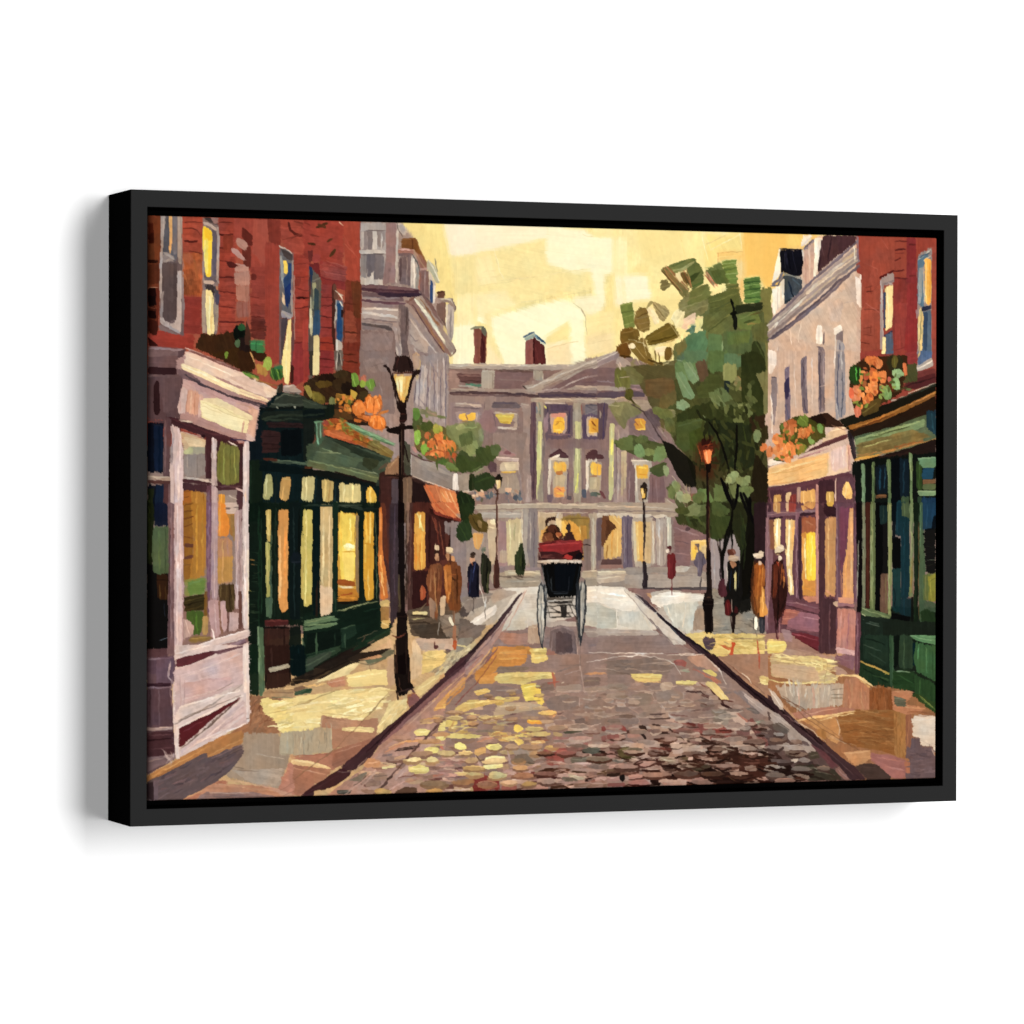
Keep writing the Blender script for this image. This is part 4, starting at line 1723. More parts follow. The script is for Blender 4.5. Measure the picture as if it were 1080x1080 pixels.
s e8dcd4 7 10,90 45,80
s 5c5060 7 20,170 50,172
p 6e6282 a90 v.07 102,120 132,90 140,300 140,440 105,440 105,280
p 3c3458 a90 105,200 130,160 135,280 115,320 103,260
s 848094 6 110,120 125,140
s 5a5a74 8 115,340 130,430
p 74687c a90 v.06 205,60 245,25 245,200 255,400 220,400 205,200
s 54485c 8 225,60 220,220
s 504660 8 230,300 240,400
s a090a0 6 240,60 238,240
p 83737e a90 v.06 315,0 360,0 360,380 318,400
s 564c5e 10 330,10 325,200 330,380
s a494a0 6 350,20 350,200
s 6c6070 6 345,250 350,370
s c0a8a0 6 330,230 360,220
p 8d8a94 a90 v.06 425,0 485,0 490,400 430,440 420,240
s 54566a 9 445,20 440,200 440,400
s c4c0c4 8 462,10 465,120
s c0bcb8 6 430,340 445,440
s 5a6070 9 470,140 475,300 460,420
s e4d4c8 8 420,0 420,110
s d8c4b8 6 500,60 495,330
s c0a89c 5 500,100 540,80
s bca498 5 60,60 70,380
s e0ccc0 6 165,60 175,360
s e0ccc0 6 275,40 280,330
s c0a498 5 290,180 310,200
@rbrick
p a03a2c a90 v.05 583,0 880,0 880,60 620,40 583,80
p 7a3530 a-20 940,130 1060,110 1060,200 900,250 880,150
p 9c3430 860,20 940,0 945,90 880,90
p 5a2428 a-20 v.06 860,200 1060,140 1060,210 860,260
s 3c1a1c 8 860,230 1050,170
p f0dc96 715,0 745,0 740,20 718,20
p 53647a 745,0 792,0 792,20 745,22
p 52688a a90 945,0 1035,0 1035,60 950,100
s e2bc70 8 960,0 950,40
p b0aaa8 940,100 1035,45 1040,100 942,135
s d6d0c8 9 945,115 1035,70
@rshopb
p 1a1a10 a-25 v.06 440,440 800,320 1062,205 1062,300 500,500
@rshopb
p 2a1c0e a-25 v.06 500,500 1062,280 1062,420 900,480 520,560
p 9c6426 a-25 v.07 490,480 700,420 900,330 1062,255 1062,285 900,365 700,455 520,500
s d89048 7 890,345 1050,268
s c88038 7 560,480 700,430 870,350
s 6c3c18 8 540,500 800,400
s 8c5a2c 6 900,345 1055,285
s c8c8b8 5 890,270 1060,205
s a8b0a8 8 780,315 900,275
s 304038 8 820,310 1060,215
p 506a4c a-15 v.08 540,545 800,480 1000,400 1062,400 1062,570 800,640 560,690
p 7c9468 a-18 v.07 550,560 780,490 990,430 990,480 760,560 560,600
p 7d6a38 a-12 v.1 560,590 900,500 1040,540 800,620 570,680
s 94a878 6 560,560 800,500 960,450
s a8a870 6 600,610 780,560
s b88040 7 560,670 800,620
s a85c28 8 800,610 980,570
s 5a6a3c 8 620,560 900,480
s 2a2c18 4 700,530 890,480
p 1e3a4a a90 1000,390 1062,370 1062,540 1000,480
s 2f5a6a 8 1030,400 1050,520
p 2c2430 a70 500,500 540,540 560,690 540,690 510,590
s 4c4450 7 530,540 550,660
s e09a3c 14 545,690 700,655
s c8803c 7 700,655 900,600 1062,560
p 221410 a-14 v.05 560,700 800,640 1062,560 1062,670 560,760
s 3a241c 7 640,690 900,640
p 0d1614 a90 v.05 530,700 1062,640 1062,1080 545,1080
@flr1
p 3a2812 a30 v.08 520,110 620,40 880,30 880,160 840,260 780,310 600,400 540,380 515,240
p 4a2c14 700,40 780,35 780,200 700,220
d 34301a 800,80 60,50
d 5a5424 800,70 22,40
s 80803c 6 800,45 800,100
d 1c3a1a 550,150 38,60
p 224c1c a90 515,110 560,90 610,130 600,200 550,215 515,180
s 4cb84c 8 555,110 560,185
s 58c858 7 580,110 585,180
s 1a3c18 7 570,100 572,190
s 3a8a38 7 595,130 595,180
d e87030 660,60 45,30
d e8783a 700,85 24,32
s c05020 5 640,60 680,50 700,90
p f07830 640,130 690,120 695,200 645,210
d f08034 665,170 28,45
d ec7a38 722,165 32,38
d f08a44 668,232 34,44
s ffa868 6 650,225 690,220
d ee8038 633,312 34,46
s b85824 4 620,280 650,350
s ffa860 6 610,310 630,340
d e87848 558,272 38,48
s f8a070 7 540,240 550,310
s f8a880 6 575,240 580,300
d d85c38 528,270 15,35
d e06c48 565,385 24,34
s f89068 6 560,365 565,410
d c8502c 620,160 18,26
d b05828 610,210 18,20
d 6c2c14 745,240 50,40
p 4c3a18 700,300 780,250 760,320 690,330
d 7a9c5c 752,265 32,46
s 94b478 7 745,240 760,290
d 80a874 808,210 28,42
d 88ac7c 820,145 38,26
s a0bc90 5 790,150 840,140
d d05c44 768,185 14,18
p e06a34 848,75 870,75 878,150 862,165 850,120
s f08850 6 855,85 868,150
p 43502c a60 v.05 875,90 940,80 945,190 850,210 880,160
d 5c6c3c 890,245 20,8 10
s 4c4424 9 800,260 880,230
p 5a4a20 580,350 720,290 700,380 600,420
s 7a6a30 8 600,390 690,330
@rshopa
p 3a2418 a20 240,430 380,390 470,470 480,490 330,480 250,500
p 2a1810 260,420 330,400 370,440 360,490 280,480
p e2bc92 a-15 v.05 365,530 440,480 490,490 490,530 330,590
s f4d8b0 7 400,510 480,490
s a8785c 6 400,470 490,500
p 5a3038 a-20 v.06 240,640 330,590 500,525 500,555 350,610 200,660
s 7a4c4c 6 340,585 490,530
p e9c4a0 a-14 v.05 0,740 180,680 380,640 520,590 520,760 300,820 0,860
p ecb46c a-14 v.05 0,750 190,690 385,645 370,790 200,830 0,850
s f8d490 7 0,780 200,720 360,680
s d09850 4 0,785 180,760 360,690
s e0a860 5 10,830 350,740
s c88c50 4 20,850 280,800
p e0beb4 a90 v.05 390,640 490,590 500,740 400,765
s f0d8cc 7 410,650 415,750
s f8e4d8 6 470,620 480,730
p d8a898 a90 500,590 520,600 525,760 505,760
s a86c5c 5 505,610 512,750
s e8b878 8 375,660 380,770
s 9c6a70 8 190,680 330,640
s b8848c 6 220,670 380,620
s 8a5060 6 0,870 190,850 360,800 520,770
p 6a3c50 a-14 v.06 0,870 360,800 520,770 540,800 540,1080 0,1080
p 4a2a3c a90 v.05 320,820 420,810 420,1080 325,1080
p b08878 a90 v.06 180,865 205,860 210,1080 185,1080
s c8a088 8 190,880 195,1000
p 5e3648 a90 0,880 100,880 105,1020 0,1030
p d8a050 a90 v.06 35,910 85,910 80,1020 35,1020
s ecc070 8 50,930 50,1010
s 9c6a5c 6 10,890 20,1020
p e8c088 a90 v.06 110,900 150,890 130,1000 115,1010
p 8a3028 v.08 140,915 175,910 170,1015 120,1010
s b04c3c 8 155,925 160,1000
p e4a858 a90 v.05 205,890 295,875 300,1000 205,1000
s f4c47c 9 225,890 225,990
p 8c5040 235,960 260,950 275,1000 240,1000
s f0b860 8 270,890 285,960
p a8706c a0 185,1010 300,1010 310,1030 190,1030
s 7a4858 8 0,1035 180,1030
p 3a2030 190,1040 310,1030 310,1060 200,1070
p c89080 a90 300,840 320,850 318,1080 300,1080
s b88070 8 312,860 308,1070
s e8c8b0 7 425,810 428,1080
p eaac50 370,890 415,885 418,1000 375,980 365,920
s f4c878 7 385,900 395,980
p c8885c 360,1040 420,1050 420,1080 358,1080
p 6a4458 a90 435,800 540,800 540,960 440,970
d eebc68 502,888 32,56
s f8d898 7 490,850 490,920
p 4c2c40 440,960 530,955 530,980 445,985
p 7c4878 a90 445,980 520,985 520,1080 445,1080
p d8a07c a90 510,1000 540,990 540,1080 512,1080
s 9c6c8c 5 470,1000 470,1080
s 8c5c78 7 545,790 550,1070
s f4dca4 8 0,1078 60,1075
s f4dca4 8 120,1078 180,1075
p f0e8e0 0,690 40,680 100,705 0,735
@flr2
p 4a4a1c a60 v.08 70,470 190,410 260,430 360,470 360,540 270,600 190,660 90,620
p 3e4a1c 170,420 240,410 265,460 200,480
d 6c8038 220,445 40,34
s 8c9c48 5 200,420 240,450
d 5a7030 110,490 35,30
d c05a28 150,455 30,22
d d86c34 142,505 24,40
s ec9054 6 135,480 140,540
d dc7838 225,520 36,40
s 8c3c14 4 200,530 230,560 245,520
s f09858 5 205,500 235,495
d c86428 270,500 26,24
d 6a8c48 330,490 22,32
s 88a860 6 325,470 335,510
d 84a058 278,565 24,28
d 5c5420 300,540 30,30
d 6a7830 205,610 40,30
p 907c28 190,600 240,590 220,640 180,660
d e8803c 70,570 40,50
d ec8c48 60,640 30,38
d f08c44 130,640 42,62
s f8b070 7 110,600 125,680
s c05c24 6 150,610 155,680
s f8a860 6 55,540 70,590
d e8783c 12,640 22,40
d dc6c3c 110,470 14,20
s 3a3418 9 30,690 100,700
o 630 370 6
@flr2
d f07030 1052,612 22,26
p 3a3418 1020,500 1080,470 1080,560 1000,600
o 810 370 6
@rshopbwin
p 14202a a90 v.05 680,730 760,720 755,900 690,910
s 22485c 9 710,740 705,880
s 2c5468 7 740,740 735,870
p 0a0e14 a90 780,680 835,680 835,1080 780,1080
p 142430 a90 v.06 830,680 890,680 890,930 835,930
s 203c4c 9 860,700 855,900
p 3a5840 a90 v.05 840,920 890,925 895,1080 840,1080
s 4c6c50 8 860,940 865,1070
p 1c4850 810,960 840,940 840,1080 810,1080
p 0f1c1c a90 680,950 760,940 750,1080 680,1080
s 284440 8 720,970 720,1080
p 6a4a2c 680,912 750,905 750,930 680,935
s 9c6438 6 690,920 745,915
@rshopb
p 5f8064 a90 v.07 590,715 612,715 612,1080 592,1080
s 7ca080 8 600,720 602,1070
p 4c6644 a90 v.06 655,705 675,700 672,1080 655,1080
s 708c5c 7 662,710 662,1070
p 5c7450 a90 v.06 745,690 775,685 778,1080 755,1080 760,860
s 80986c 7 760,700 765,860
p 68845c a90 v.06 890,640 912,650 915,1080 895,1080 900,820
s 88a078 6 900,650 903,820
p 2c4c24 a90 v.06 935,700 975,695 972,880 940,880
s 3c6830 7 955,710 955,870
p 5c8c70 a0 v.06 940,680 1062,672 1062,740 980,745
s 80a88c 6 950,682 1055,678
p 24506a 975,745 1050,740 1040,810 975,810
p 8a6440 a0 975,815 1062,812 1062,840 975,845
p 5a6c44 a0 975,845 1062,840 1062,880 975,880
p 7c9c74 a0 v.06 940,885 1062,885 1062,915 960,920
s 9cb890 6 945,890 1055,892
p 2a4a3c 945,920 970,925 965,1080 940,1080
@rshopbwin
p 1e3c58 a90 v.06 970,930 1062,925 1062,1080 970,1080
s 2c5070 9 1000,950 995,1070
s 142a40 9 1040,950 1045,1060
o 150 530 6
@lshopb
p 05211f a90 v.08 670,0 780,0 780,1080 670,1080
p 0a2420 a90 v.08 770,0 1080,0 1080,780 770,780
s 0e3a32 8 740,20 740,900
s 1a4a3c 5 755,100 755,700
g 2c4c3c,1c3c34,4a5a40 30 30 3 0 4 680,290 730,290 730,760 680,760
s c8883c 4 680,360 715,365
s b8783c 4 690,395 710,395
s c8b04c 4 680,555 690,565
p 101e20 a90 v.06 935,0 1010,0 1000,740 935,740
s 26383a 7 960,30 965,720
s 0a1414 8 995,40 990,380
d 18222a 975,355 38,36
s 2c3440 5 945,380 1010,375
s 1c3834 7 845,30 840,720
@lshopbwin
p d4b460 a90 v.05 782,50 818,45 812,260 790,240
s ecd07c 7 800,55 800,210
p 9c9c60 a90 v.06 782,240 812,260 812,600 785,600
s c4bc74 7 795,240 795,560
s 4c6450 7 818,180 812,600
p 4c7058 780,600 830,600 820,730 785,720
s 3c605c 8 820,400 815,720
p d8944c a90 v.04 865,45 928,40 922,680 905,695 880,690 862,600
s ecb470 10 875,210 875,600
s e89848 12 905,60 905,660
s c88440 6 870,60 868,200
p cdb45c a90 v.05 1022,45 1080,45 1070,650 1040,660 1005,600 1010,200
s e4cc78 9 1040,60 1030,620
s b89c4c 7 1065,80 1060,640
@lshopb
p 5a2626 a-3 v.07 778,740 930,740 925,775 778,785
s 7c3a34 7 785,750 920,752
p 3a241e a90 v.06 775,790 935,785 930,1080 775,1080
s 4a2c24 8 800,800 800,1040
s 2c1a16 8 900,800 900,1040
s 1a1210 10 775,795 935,790
p a09c8c a-8 800,1050 930,1020 930,1045 800,1075
p 4a6c54 a90 v.06 725,780 770,790 770,1080 735,1080
s 7c9c80 6 735,790 745,940
p 0c1c1c a90 935,790 1000,780 1020,1080 935,1080
s 30403c 5 940,910 1000,915
p 4c6854 a90 1012,790 1080,780 1080,815 1012,815
s 7c9878 6 1010,750 1080,755
s 284840 7 1000,730 1080,735
d 7c8c6c 1020,880 8,30
p 1c3834 a0 1020,980 1080,980 1080,1080 1020,1080
@lshopa
p 08060a a90 v.02 30,370 175,440 175,930 30,930
p 232c16 a90 30,0 78,0 70,400 30,380
s 34401c 7 45,20 45,360
p 161f36 a90 78,0 160,0 170,150 80,150
p 4a6444 a90 v.05 70,160 170,150 170,450 110,460 75,440 60,330
s 5c7850 9 110,180 110,440
s 3a5038 8 150,170 150,440
p 3c2412 a90 v.06 88,455 165,455 165,620 100,610
s 6a4c24 7 115,520 118,610
s 6a4c24 6 145,530 148,610
s 28180e 6 90,490 165,490
s 8090a0 4 110,865 160,858
s 303848 4 140,640 142,720
p 5a3a44 30,930 170,920 170,980 30,980
p 644c6a a90 v.06 30,985 210,975 225,1080 30,1080
s 7a6080 8 40,990 200,985
p 7c5c68 a90 v.06 165,0 210,0 205,900 200,960 160,960 170,440
s 9c7c88 7 185,20 185,860
s 5c404c 8 175,160 172,900
p d0b4ba a90 v.05 205,0 262,0 258,900 230,960 205,930
s e6d2d8 9 225,20 225,900
s e0c8cc 8 245,60 243,880
s b89ca4 6 212,100 210,900
s b090a4 6 260,40 258,880
p 9a6420 a90 v.05 262,0 330,0 320,500 265,500
p b87c28 a90 v.04 310,0 410,0 400,460 300,500 330,260
s d09434 9 350,20 345,440
s c08430 8 385,20 385,440
s a87028 6 330,240 320,460
s 6a3818 6 270,20 320,5
s 6a3818 6 268,60 318,50
s 6a3818 7 265,105 325,90
s 6a3818 6 268,150 318,135
s 7a4820 6 265,215 320,225
p 6a4030 268,260 330,265 320,285 268,285
p 6a4438 268,340 320,330 325,350 268,360
s 8a5c2c 6 270,400 310,390
p 8c8c48 270,490 400,470 400,560 280,590
p 5f8244 a0 v.05 290,500 400,475 395,570 300,590
s 74985c 7 300,515 390,490
p 3c3418 a-10 v.08 265,600 400,575 400,680 270,690
s 5c5028 5 275,625 395,590
s 28200f 7 270,650 395,620
s 5c5028 5 290,680 390,650
p 3d6424 a80 v.05 275,690 390,680 390,760 370,840 320,830 330,770 280,740
s 527c34 8 340,700 350,820
p 7c5820 a90 395,560 415,560 415,720 395,720
p b0884c a90 385,715 420,720 420,840 380,840
s c8a060 6 395,730 395,830
p 8a7038 295,855 390,840 440,850 430,865 330,890 300,885
s a88c50 6 310,860 420,850
p c0a098 v.05 262,740 300,740 330,790 320,840 260,870
s d8bcb8 7 275,750 300,830
p 75507c a90 v.06 410,0 442,0 430,700 415,700 405,300
s 94749c 7 425,20 420,500
p b498ac a90 v.05 440,0 480,0 478,620 440,600
s d0b8c4 7 460,20 458,600
s 9c80a4 6 445,300 440,600
p b8949a a90 v.05 420,620 490,610 500,830 440,860 425,700
s ceb0b4 7 460,640 470,820
p e4862c a90 v.04 482,0 530,0 555,100 550,190 530,215 482,215
s f4a848 9 495,10 495,200
p b87c34 a90 530,60 610,70 590,200 560,215 550,110
p a07840 555,80 600,80 600,240 575,240
p c4b0a8 525,0 605,0 590,70 540,75 525,40
s 6c5c58 9 530,35 560,42
s 6c5c58 8 580,30 602,28
p b8845c a90 v.04 480,225 550,220 572,250 575,500 550,515 482,515
p c08c44 a90 v.04 482,340 575,340 572,500 485,510
s cc9c60 8 510,240 510,500
s b0806c 8 540,230 545,330
p 4c3c22 a90 v.08 485,520 585,510 585,690 520,690 485,600
s 7a6840 5 500,530 500,600
s 6a5834 5 535,530 535,660
s 302414 7 555,520 560,680
s 6a5834 5 575,530 578,680
p 84604c a90 485,610 520,640 510,830 490,800
p c09ca0 a90 v.05 500,620 530,620 540,780 520,830 500,780
s d8b8bc 6 510,640 512,800
p c0a4a4 a90 v.05 550,700 610,690 610,800 550,820
s 5c3c38 6 545,690 540,820
p b89ca4 a90 v.05 588,60 632,40 635,600 610,680 590,680
s d4c0c8 7 605,80 600,660
s 8c7478 6 622,60 618,560
p 6a4840 a90 612,560 635,560 635,800 612,800
p d6c6cc a90 v.05 635,0 675,0 675,800 640,800
s e8dce0 8 655,10 650,780
s f0e4c8 5 670,300 672,780
s b0a4ac 6 640,40 638,760
p d9c8cc a-15 v.05 210,950 440,880 640,810 675,790 680,850 440,920 215,980
s efe2e4 8 230,945 440,875 660,810
s f0e4e4 9 445,800 455,860
s c0a8b0 6 230,972 440,905 670,840
p 6c2a34 a-18 v.06 215,985 440,930 460,960 300,1020 218,1040
p 8c6880 a-16 v.06 440,925 660,860 660,885 460,960
s 5c3c54 6 420,970 660,885
s ac90a8 6 460,930 650,870
p c9abae a-16 v.05 230,1050 460,970 640,900 680,870 680,1080 220,1080
s d8c0c2 7 300,1060 620,950
p e2d2d4 a90 630,920 672,880 675,1080 630,1080
o 320 370 6
@lshopc
p 3a2420 a90 v.08 480,780 620,700 1000,900 1000,1085 480,1085
p 4a2c28 a90 490,790 560,790 550,1085 490,1085
p 554c5c a90 v.05 560,810 605,810 600,1085 555,1085
p 9a7250 a90 v.05 520,740 600,650 605,780 515,785
s b08c64 7 540,740 590,690
p 5c3a30 a20 520,780 690,790 690,805 520,800
p 7c6450 a90 v.06 630,800 690,800 680,1085 630,1085
s 94785c 7 660,810 655,1080
p 2c1c1c a90 690,820 780,850 800,1000 820,1085 690,1085
p 4c5040 a90 630,560 680,600 680,790 640,780
p b0888a 680,600 720,610 720,650 690,630
p 8d8480 a22 v.05 680,660 760,670 960,780 960,880 830,845 680,790
p 9a928e a22 690,680 800,700 940,790 800,760
s c8c0bc 5 682,660 684,790
s d8c8be 7 684,790 830,845 960,890
s 6c5c58 5 690,800 830,855 950,900
s 5c3c3c 8 680,650 760,690 820,700
p e0dcdc a90 v.04 950,775 980,775 985,885 945,885
s f0ecec 6 962,780 962,870
p 9c9084 a90 980,780 1085,780 1085,900 990,900
s e8ccb8 10 1010,890 1075,890
p e0703a a60 v.07 755,845 830,850 965,895 1005,1075 860,1085 800,940
p ec8c4c a65 v.06 860,870 965,900 995,1060 900,1020
s f4b078 8 900,890 980,1050
s f8c888 6 930,900 985,1040
s d85c28 8 780,850 860,1000
s e89058 8 840,860 880,980
s c04c24 9 830,960 900,1080
s f4c080 6 880,900 930,1000
p 702e20 a20 800,1010 900,1040 1000,1075 1000,1085 820,1085
p d88c44 702,1020 770,1020 768,1085 705,1085
s f4cc70 8 715,1030 760,1080
p d87c30 a90 480,1000 498,1000 500,1085 480,1085
@lbush
p 7a8058 a40 v.07 900,480 1085,440 1085,680 980,640 900,560
p 6a7a48 a70 v.06 990,500 1085,490 1085,620 1030,600
p 3c5028 a70 v.06 990,630 1040,640 1085,680 1085,770 960,770 900,730 960,700
g 4c6030,5c7038,3a4824,7a8050 40 45 14 70 35 720,380 860,400 1000,620 1000,740 860,760 700,640
p 84805c 740,370 850,390 840,420 740,400
p 2c3a1c a70 1050,780 1085,780 1085,890 1050,890
p 22381c a70 v.06 980,920 1010,890 1085,930 1085,1050 1000,1030
@flc
p 4c5a2c a70 v.08 690,400 720,360 760,440 700,520 690,480
d 58803c 715,400 22,45
s 98806c 9 780,380 840,410
p 6a6030 a30 v.08 720,470 900,480 980,600 970,700 880,720 780,680 700,600
d 8ab850 722,545 24,44
s a4cc6c 6 715,520 722,570
d 78a848 765,620 24,36
d a0a048 850,495 36,26
d b0a448 840,480 18,14
d 4c5c28 780,480 44,34
d c86430 785,535 24,18
d f07830 870,565 46,48
d e46c28 820,600 34,34
d f08440 850,640 50,34
s ffa860 5 830,560 850,620
s 8c3c18 6 830,545 850,600
s 7c3414 5 880,540 910,580
s ffa458 5 870,530 900,545
s 9c4418 5 800,640 850,625 890,640
d ec8838 940,610 34,36
s f8b060 5 930,590 945,625
d d0642c 910,660 20,24
d b85838 950,680 30,36
s ec8c58 4 935,660 960,700
s 7c3c20 4 930,690 960,650
s 6c3018 5 900,600 910,660
d 4c7030 885,705 34,18
s 4c5c28 10 845,680 850,750
d 6c7c40 930,740 30,20
@lbush
o 470 370 6
p 7a8458 a60 v.07 0,480 60,470 220,460 250,560 200,660 120,640 0,520
p 5c6c3c a80 v.06 80,530 170,510 180,610 100,610
p 869260 a50 120,610 200,560 210,650 150,670
d 7a8468 225,530 22,40
s 94a06c 6 100,490 200,480
p 9ca070 60,480 100,460 130,480 80,510
p 42562a a60 v.06 190,620 280,600 350,600 320,680 270,730 180,720
p 5a6c40 a60 v.08 280,600 330,585 355,620 320,670 290,660
p 3c5026 a60 v.06 80,640 150,690 260,720 180,770 80,760 60,700
s 6c8450 4 170,760 220,730
s 7c9060 3 180,780 240,740
s 7c9060 3 190,790 250,750
p 5c4450 v.08 265,720 300,690 325,720 320,760 280,770
p 263f1e a60 v.06 170,800 260,770 320,800 310,850 260,890 190,890
s 35522a 9 190,830 290,800
p 243418 145,820 170,790 165,880 150,885
p 6c8048 a10 0,700 60,720 90,770 0,740
s 4c6030 10 20,620 60,720
g c89c7c,e0c09c,707884,50606c,b0907c 45 22 12 60 60 120,890 300,890 480,880 490,950 130,940
d e8b48c 395,880 22,16
d d8a078 225,905 20,12
d 5a6a78 290,910 14,20
d 58606c 440,930 18,18
d 6a6858 228,945 10,16
d 68707c 470,935 14,14
d 7c6c70 385,930 12,20
p 20321a a70 v.06 70,910 130,900 180,940 175,1010 140,1080 90,1060
s 324a28 9 100,920 140,1050
o 320 530 6
@lshopb
p 0a2422 a90 v.07 0,0 490,0 480,800 0,1085
p 0c2a28 a-22 v.07 0,700 480,630 570,790 300,930 0,1085
@lshopbwin
p cdb85c a90 v.04 0,45 60,45 52,650 0,665
s e4d080 8 20,60 15,640
p cfb078 a90 v.05 108,15 188,15 192,560 180,700 110,715
s e8d4a0 9 130,40 125,520
s dcc090 9 165,60 165,560
s b09868 6 110,300 105,700
p d8bc9c a90 100,530 190,540 180,700 110,715
p d99e34 a95 v.05 222,60 350,75 350,600 220,600
p ecca50 a92 v.05 235,60 330,75 325,500 240,500 225,300
p f0d468 a92 v.04 245,290 320,290 320,490 260,500
s e8b840 9 240,80 240,280
s f8e078 9 300,100 300,240
s c89a40 7 335,90 325,250
d f8e89c 290,280 34,22
d f4f0d0 292,278 24,16
s d89828 7 250,310 330,310
p 9c5420 a5 220,480 330,500 330,530 220,520
s f4e0b8 10 230,535 320,540
p c87c24 a5 v.06 220,545 350,550 350,620 215,630
s b44c1c 9 240,585 310,575
s d89030 8 230,600 340,605
p 8c7450 a90 v.06 330,80 355,80 355,610 335,560
s 201c14 12 220,635 345,632
p d99c2c a90 v.04 382,60 448,55 445,610 400,625 380,500
s f0bc48 9 400,70 395,380
s f0d068 9 425,60 420,260
s c88820 7 385,260 440,265
s e8c060 8 410,420 415,610
s b0843c 6 385,480 395,500
@lshopb
p 0a1e20 a90 v.06 58,0 108,0 105,700 62,720
s 30241c 10 85,500 85,720
s 1c3438 7 190,0 195,560
p 103434 a90 188,0 222,0 215,690 185,700
s 2c5044 6 200,560 205,690
p 0e2828 a90 350,40 384,40 380,630 352,620
p 0c2020 a90 450,0 485,0 475,620 455,620
s 6c7c60 4 455,60 468,330
s 688468 5 462,330 465,610
s 243c3c 10 0,20 100,15 190,20
s 283c3c 14 220,30 300,25 380,50
s 44584c 5 225,15 370,20
s 1c2c2c 12 380,40 470,40
p 5c7c60 a-10 v.06 0,745 160,715 270,745 180,785 0,815
s 84a07c 6 20,760 200,720
s 103030 9 0,790 180,755 270,740
s 78946c 6 30,780 240,760
s 8c9470 8 215,690 330,655 470,625
s 6c7050 5 260,690 340,665
p 0b2826 a-15 215,700 470,640 475,780 330,860 220,800
s 1c4840 7 380,690 470,670
p 1a3c38 a-15 v.06 240,790 335,770 335,840 270,870 265,920 240,910
s 3c6458 7 245,800 330,775
s 345c50 8 262,830 265,920
p 0a2020 a-15 20,830 230,800 235,900 20,960
s 3c6450 10 85,825 82,955
s 1c3c38 7 200,820 195,910
s 2c5448 6 20,965 240,905
s 406050 8 0,870 5,920
p 2c4a3c a-15 v.07 15,980 230,915 240,940 20,1050
s 54745c 6 20,1000 200,940
p 241c18 a-20 v.07 60,1050 240,950 400,880 440,900 300,980 160,1050
p 14342c a-20 370,880 550,800 560,830 420,900 300,950
s 1c4438 7 400,880 540,810
s 8c5c48 5 370,880 390,850
s 7c7058 4 340,860 470,810
s 9c6c58 5 410,890 450,870
@lshopc
p 502a26 a90 v.07 485,0 560,0 560,620 530,480 500,330
p 6a3a28 a90 v.07 490,0 520,0 540,420 510,340
p d87830 a92 v.06 480,30 498,30 500,300 520,420 540,600 490,620 475,400
s f0a850 7 490,340 505,500
s e89048 7 485,60 488,180
s f8c880 6 490,440 510,590
p d8b068 v.06 485,620 545,610 545,660 490,660
p a8783c 485,660 545,655 540,750 490,750
p dcae60 v.07 490,745 545,745 545,790 495,800
s f4d088 7 500,760 535,780
p 3c3040 a90 v.06 545,0 605,0 600,720 555,780 545,500
s 54445c 8 580,20 575,600
s 4c3c4c 6 560,300 565,740
p 4c3430 a90 660,0 700,0 690,700 660,720
p 8c7060 a90 650,0 672,0 668,260 650,260
s 6c4c44 8 680,60 675,600
p 5a2a20 a90 v.08 690,0 1000,0 1000,80 900,700 690,680
p e0a040 a92 v.05 705,65 770,60 772,420 700,430
s f8d878 10 720,70 760,180
s f8e498 8 740,80 735,160
s d88830 9 712,200 712,420
s f0bc54 7 750,190 748,420
s c87424 6 735,260 735,420
p 4a2420 a90 v.07 772,60 900,100 900,360 780,420
s 7c3828 9 830,100 860,260
s 8c4830 7 860,120 890,330
s 351614 9 800,80 800,380
s 9c5438 6 815,90 850,180
p 3c1c1c a90 690,430 790,430 780,680 690,680
d b04c28 755,570 18,50
s d8703c 5 750,530 752,600
p 3c1814 a20 800,30 900,90 1000,110 1000,130 900,120 800,70
p 8c3424 a20 800,30 1000,105 1000,120 840,80
p e0703a a60 v.07 800,0 985,0 1010,110 900,80 830,50
s f4b070 8 900,10 980,90
s c04c24 8 840,10 900,70
s f0a060 7 950,0 1000,95
@lgrey
p 8c8084 a90 v.05 890,120 1000,130 990,640 1085,640 1085,330 1040,300 1040,200 900,200
s a89ca0 8 985,260 985,330
s 6c6270 9 1010,240 1010,480
s c8bcbc 6 1030,200 1030,260
p b8b0b0 a90 1000,500 1040,500 1040,600 1005,600
s e4dcdc 9 1022,510 1022,540
s 9c6c70 8 1010,470 1030,490
s a07878 9 1000,560 1040,590
@lshopc
s 2c1814 15 935,120 928,290
@lpave
p 5c5044 a-8 v.08 660,680 900,640 1085,620 1085,860 860,880 680,840
p 4c4238 a-5 v.07 680,780 900,760 1040,840 760,880
p d8c080 a0 v.05 690,690 790,690 785,710 690,708
s e8d8a0 8 700,698 780,700
s b4a470 8 690,735 770,728
s 3c3024 8 680,715 800,718
s 3c3228 8 670,760 800,760
s 8c7c5c 6 740,680 780,640
s 8c8074 7 900,720 940,740
p 8c7c6c a30 v.08 860,720 1085,680 1085,840 900,850
s 6c6058 9 880,800 1040,760
p c8a070 a80 v.06 660,850 750,860 760,940 740,1080 660,1080
p dcbc94 a80 690,870 740,870 745,1000 690,1000
p c0a490 a5 v.06 700,860 1000,860 1085,880 1000,960 760,940
p b8a08c a5 760,890 900,890 880,930 770,930
p e4c070 a-5 v.06 750,950 900,930 960,960 900,1040 740,1085
s f0d890 7 770,980 900,950
s b49c64 4 750,990 860,1000 930,970
s a08c60 3 760,960 840,990
p c0b088 a-40 v.07 960,920 1085,830 1085,920 940,1085 850,1085
g a89c7c,d8d0a8,8c8468,e8dcb0 40 40 5 -40 12 950,930 1085,840 1085,900 920,1080 860,1080
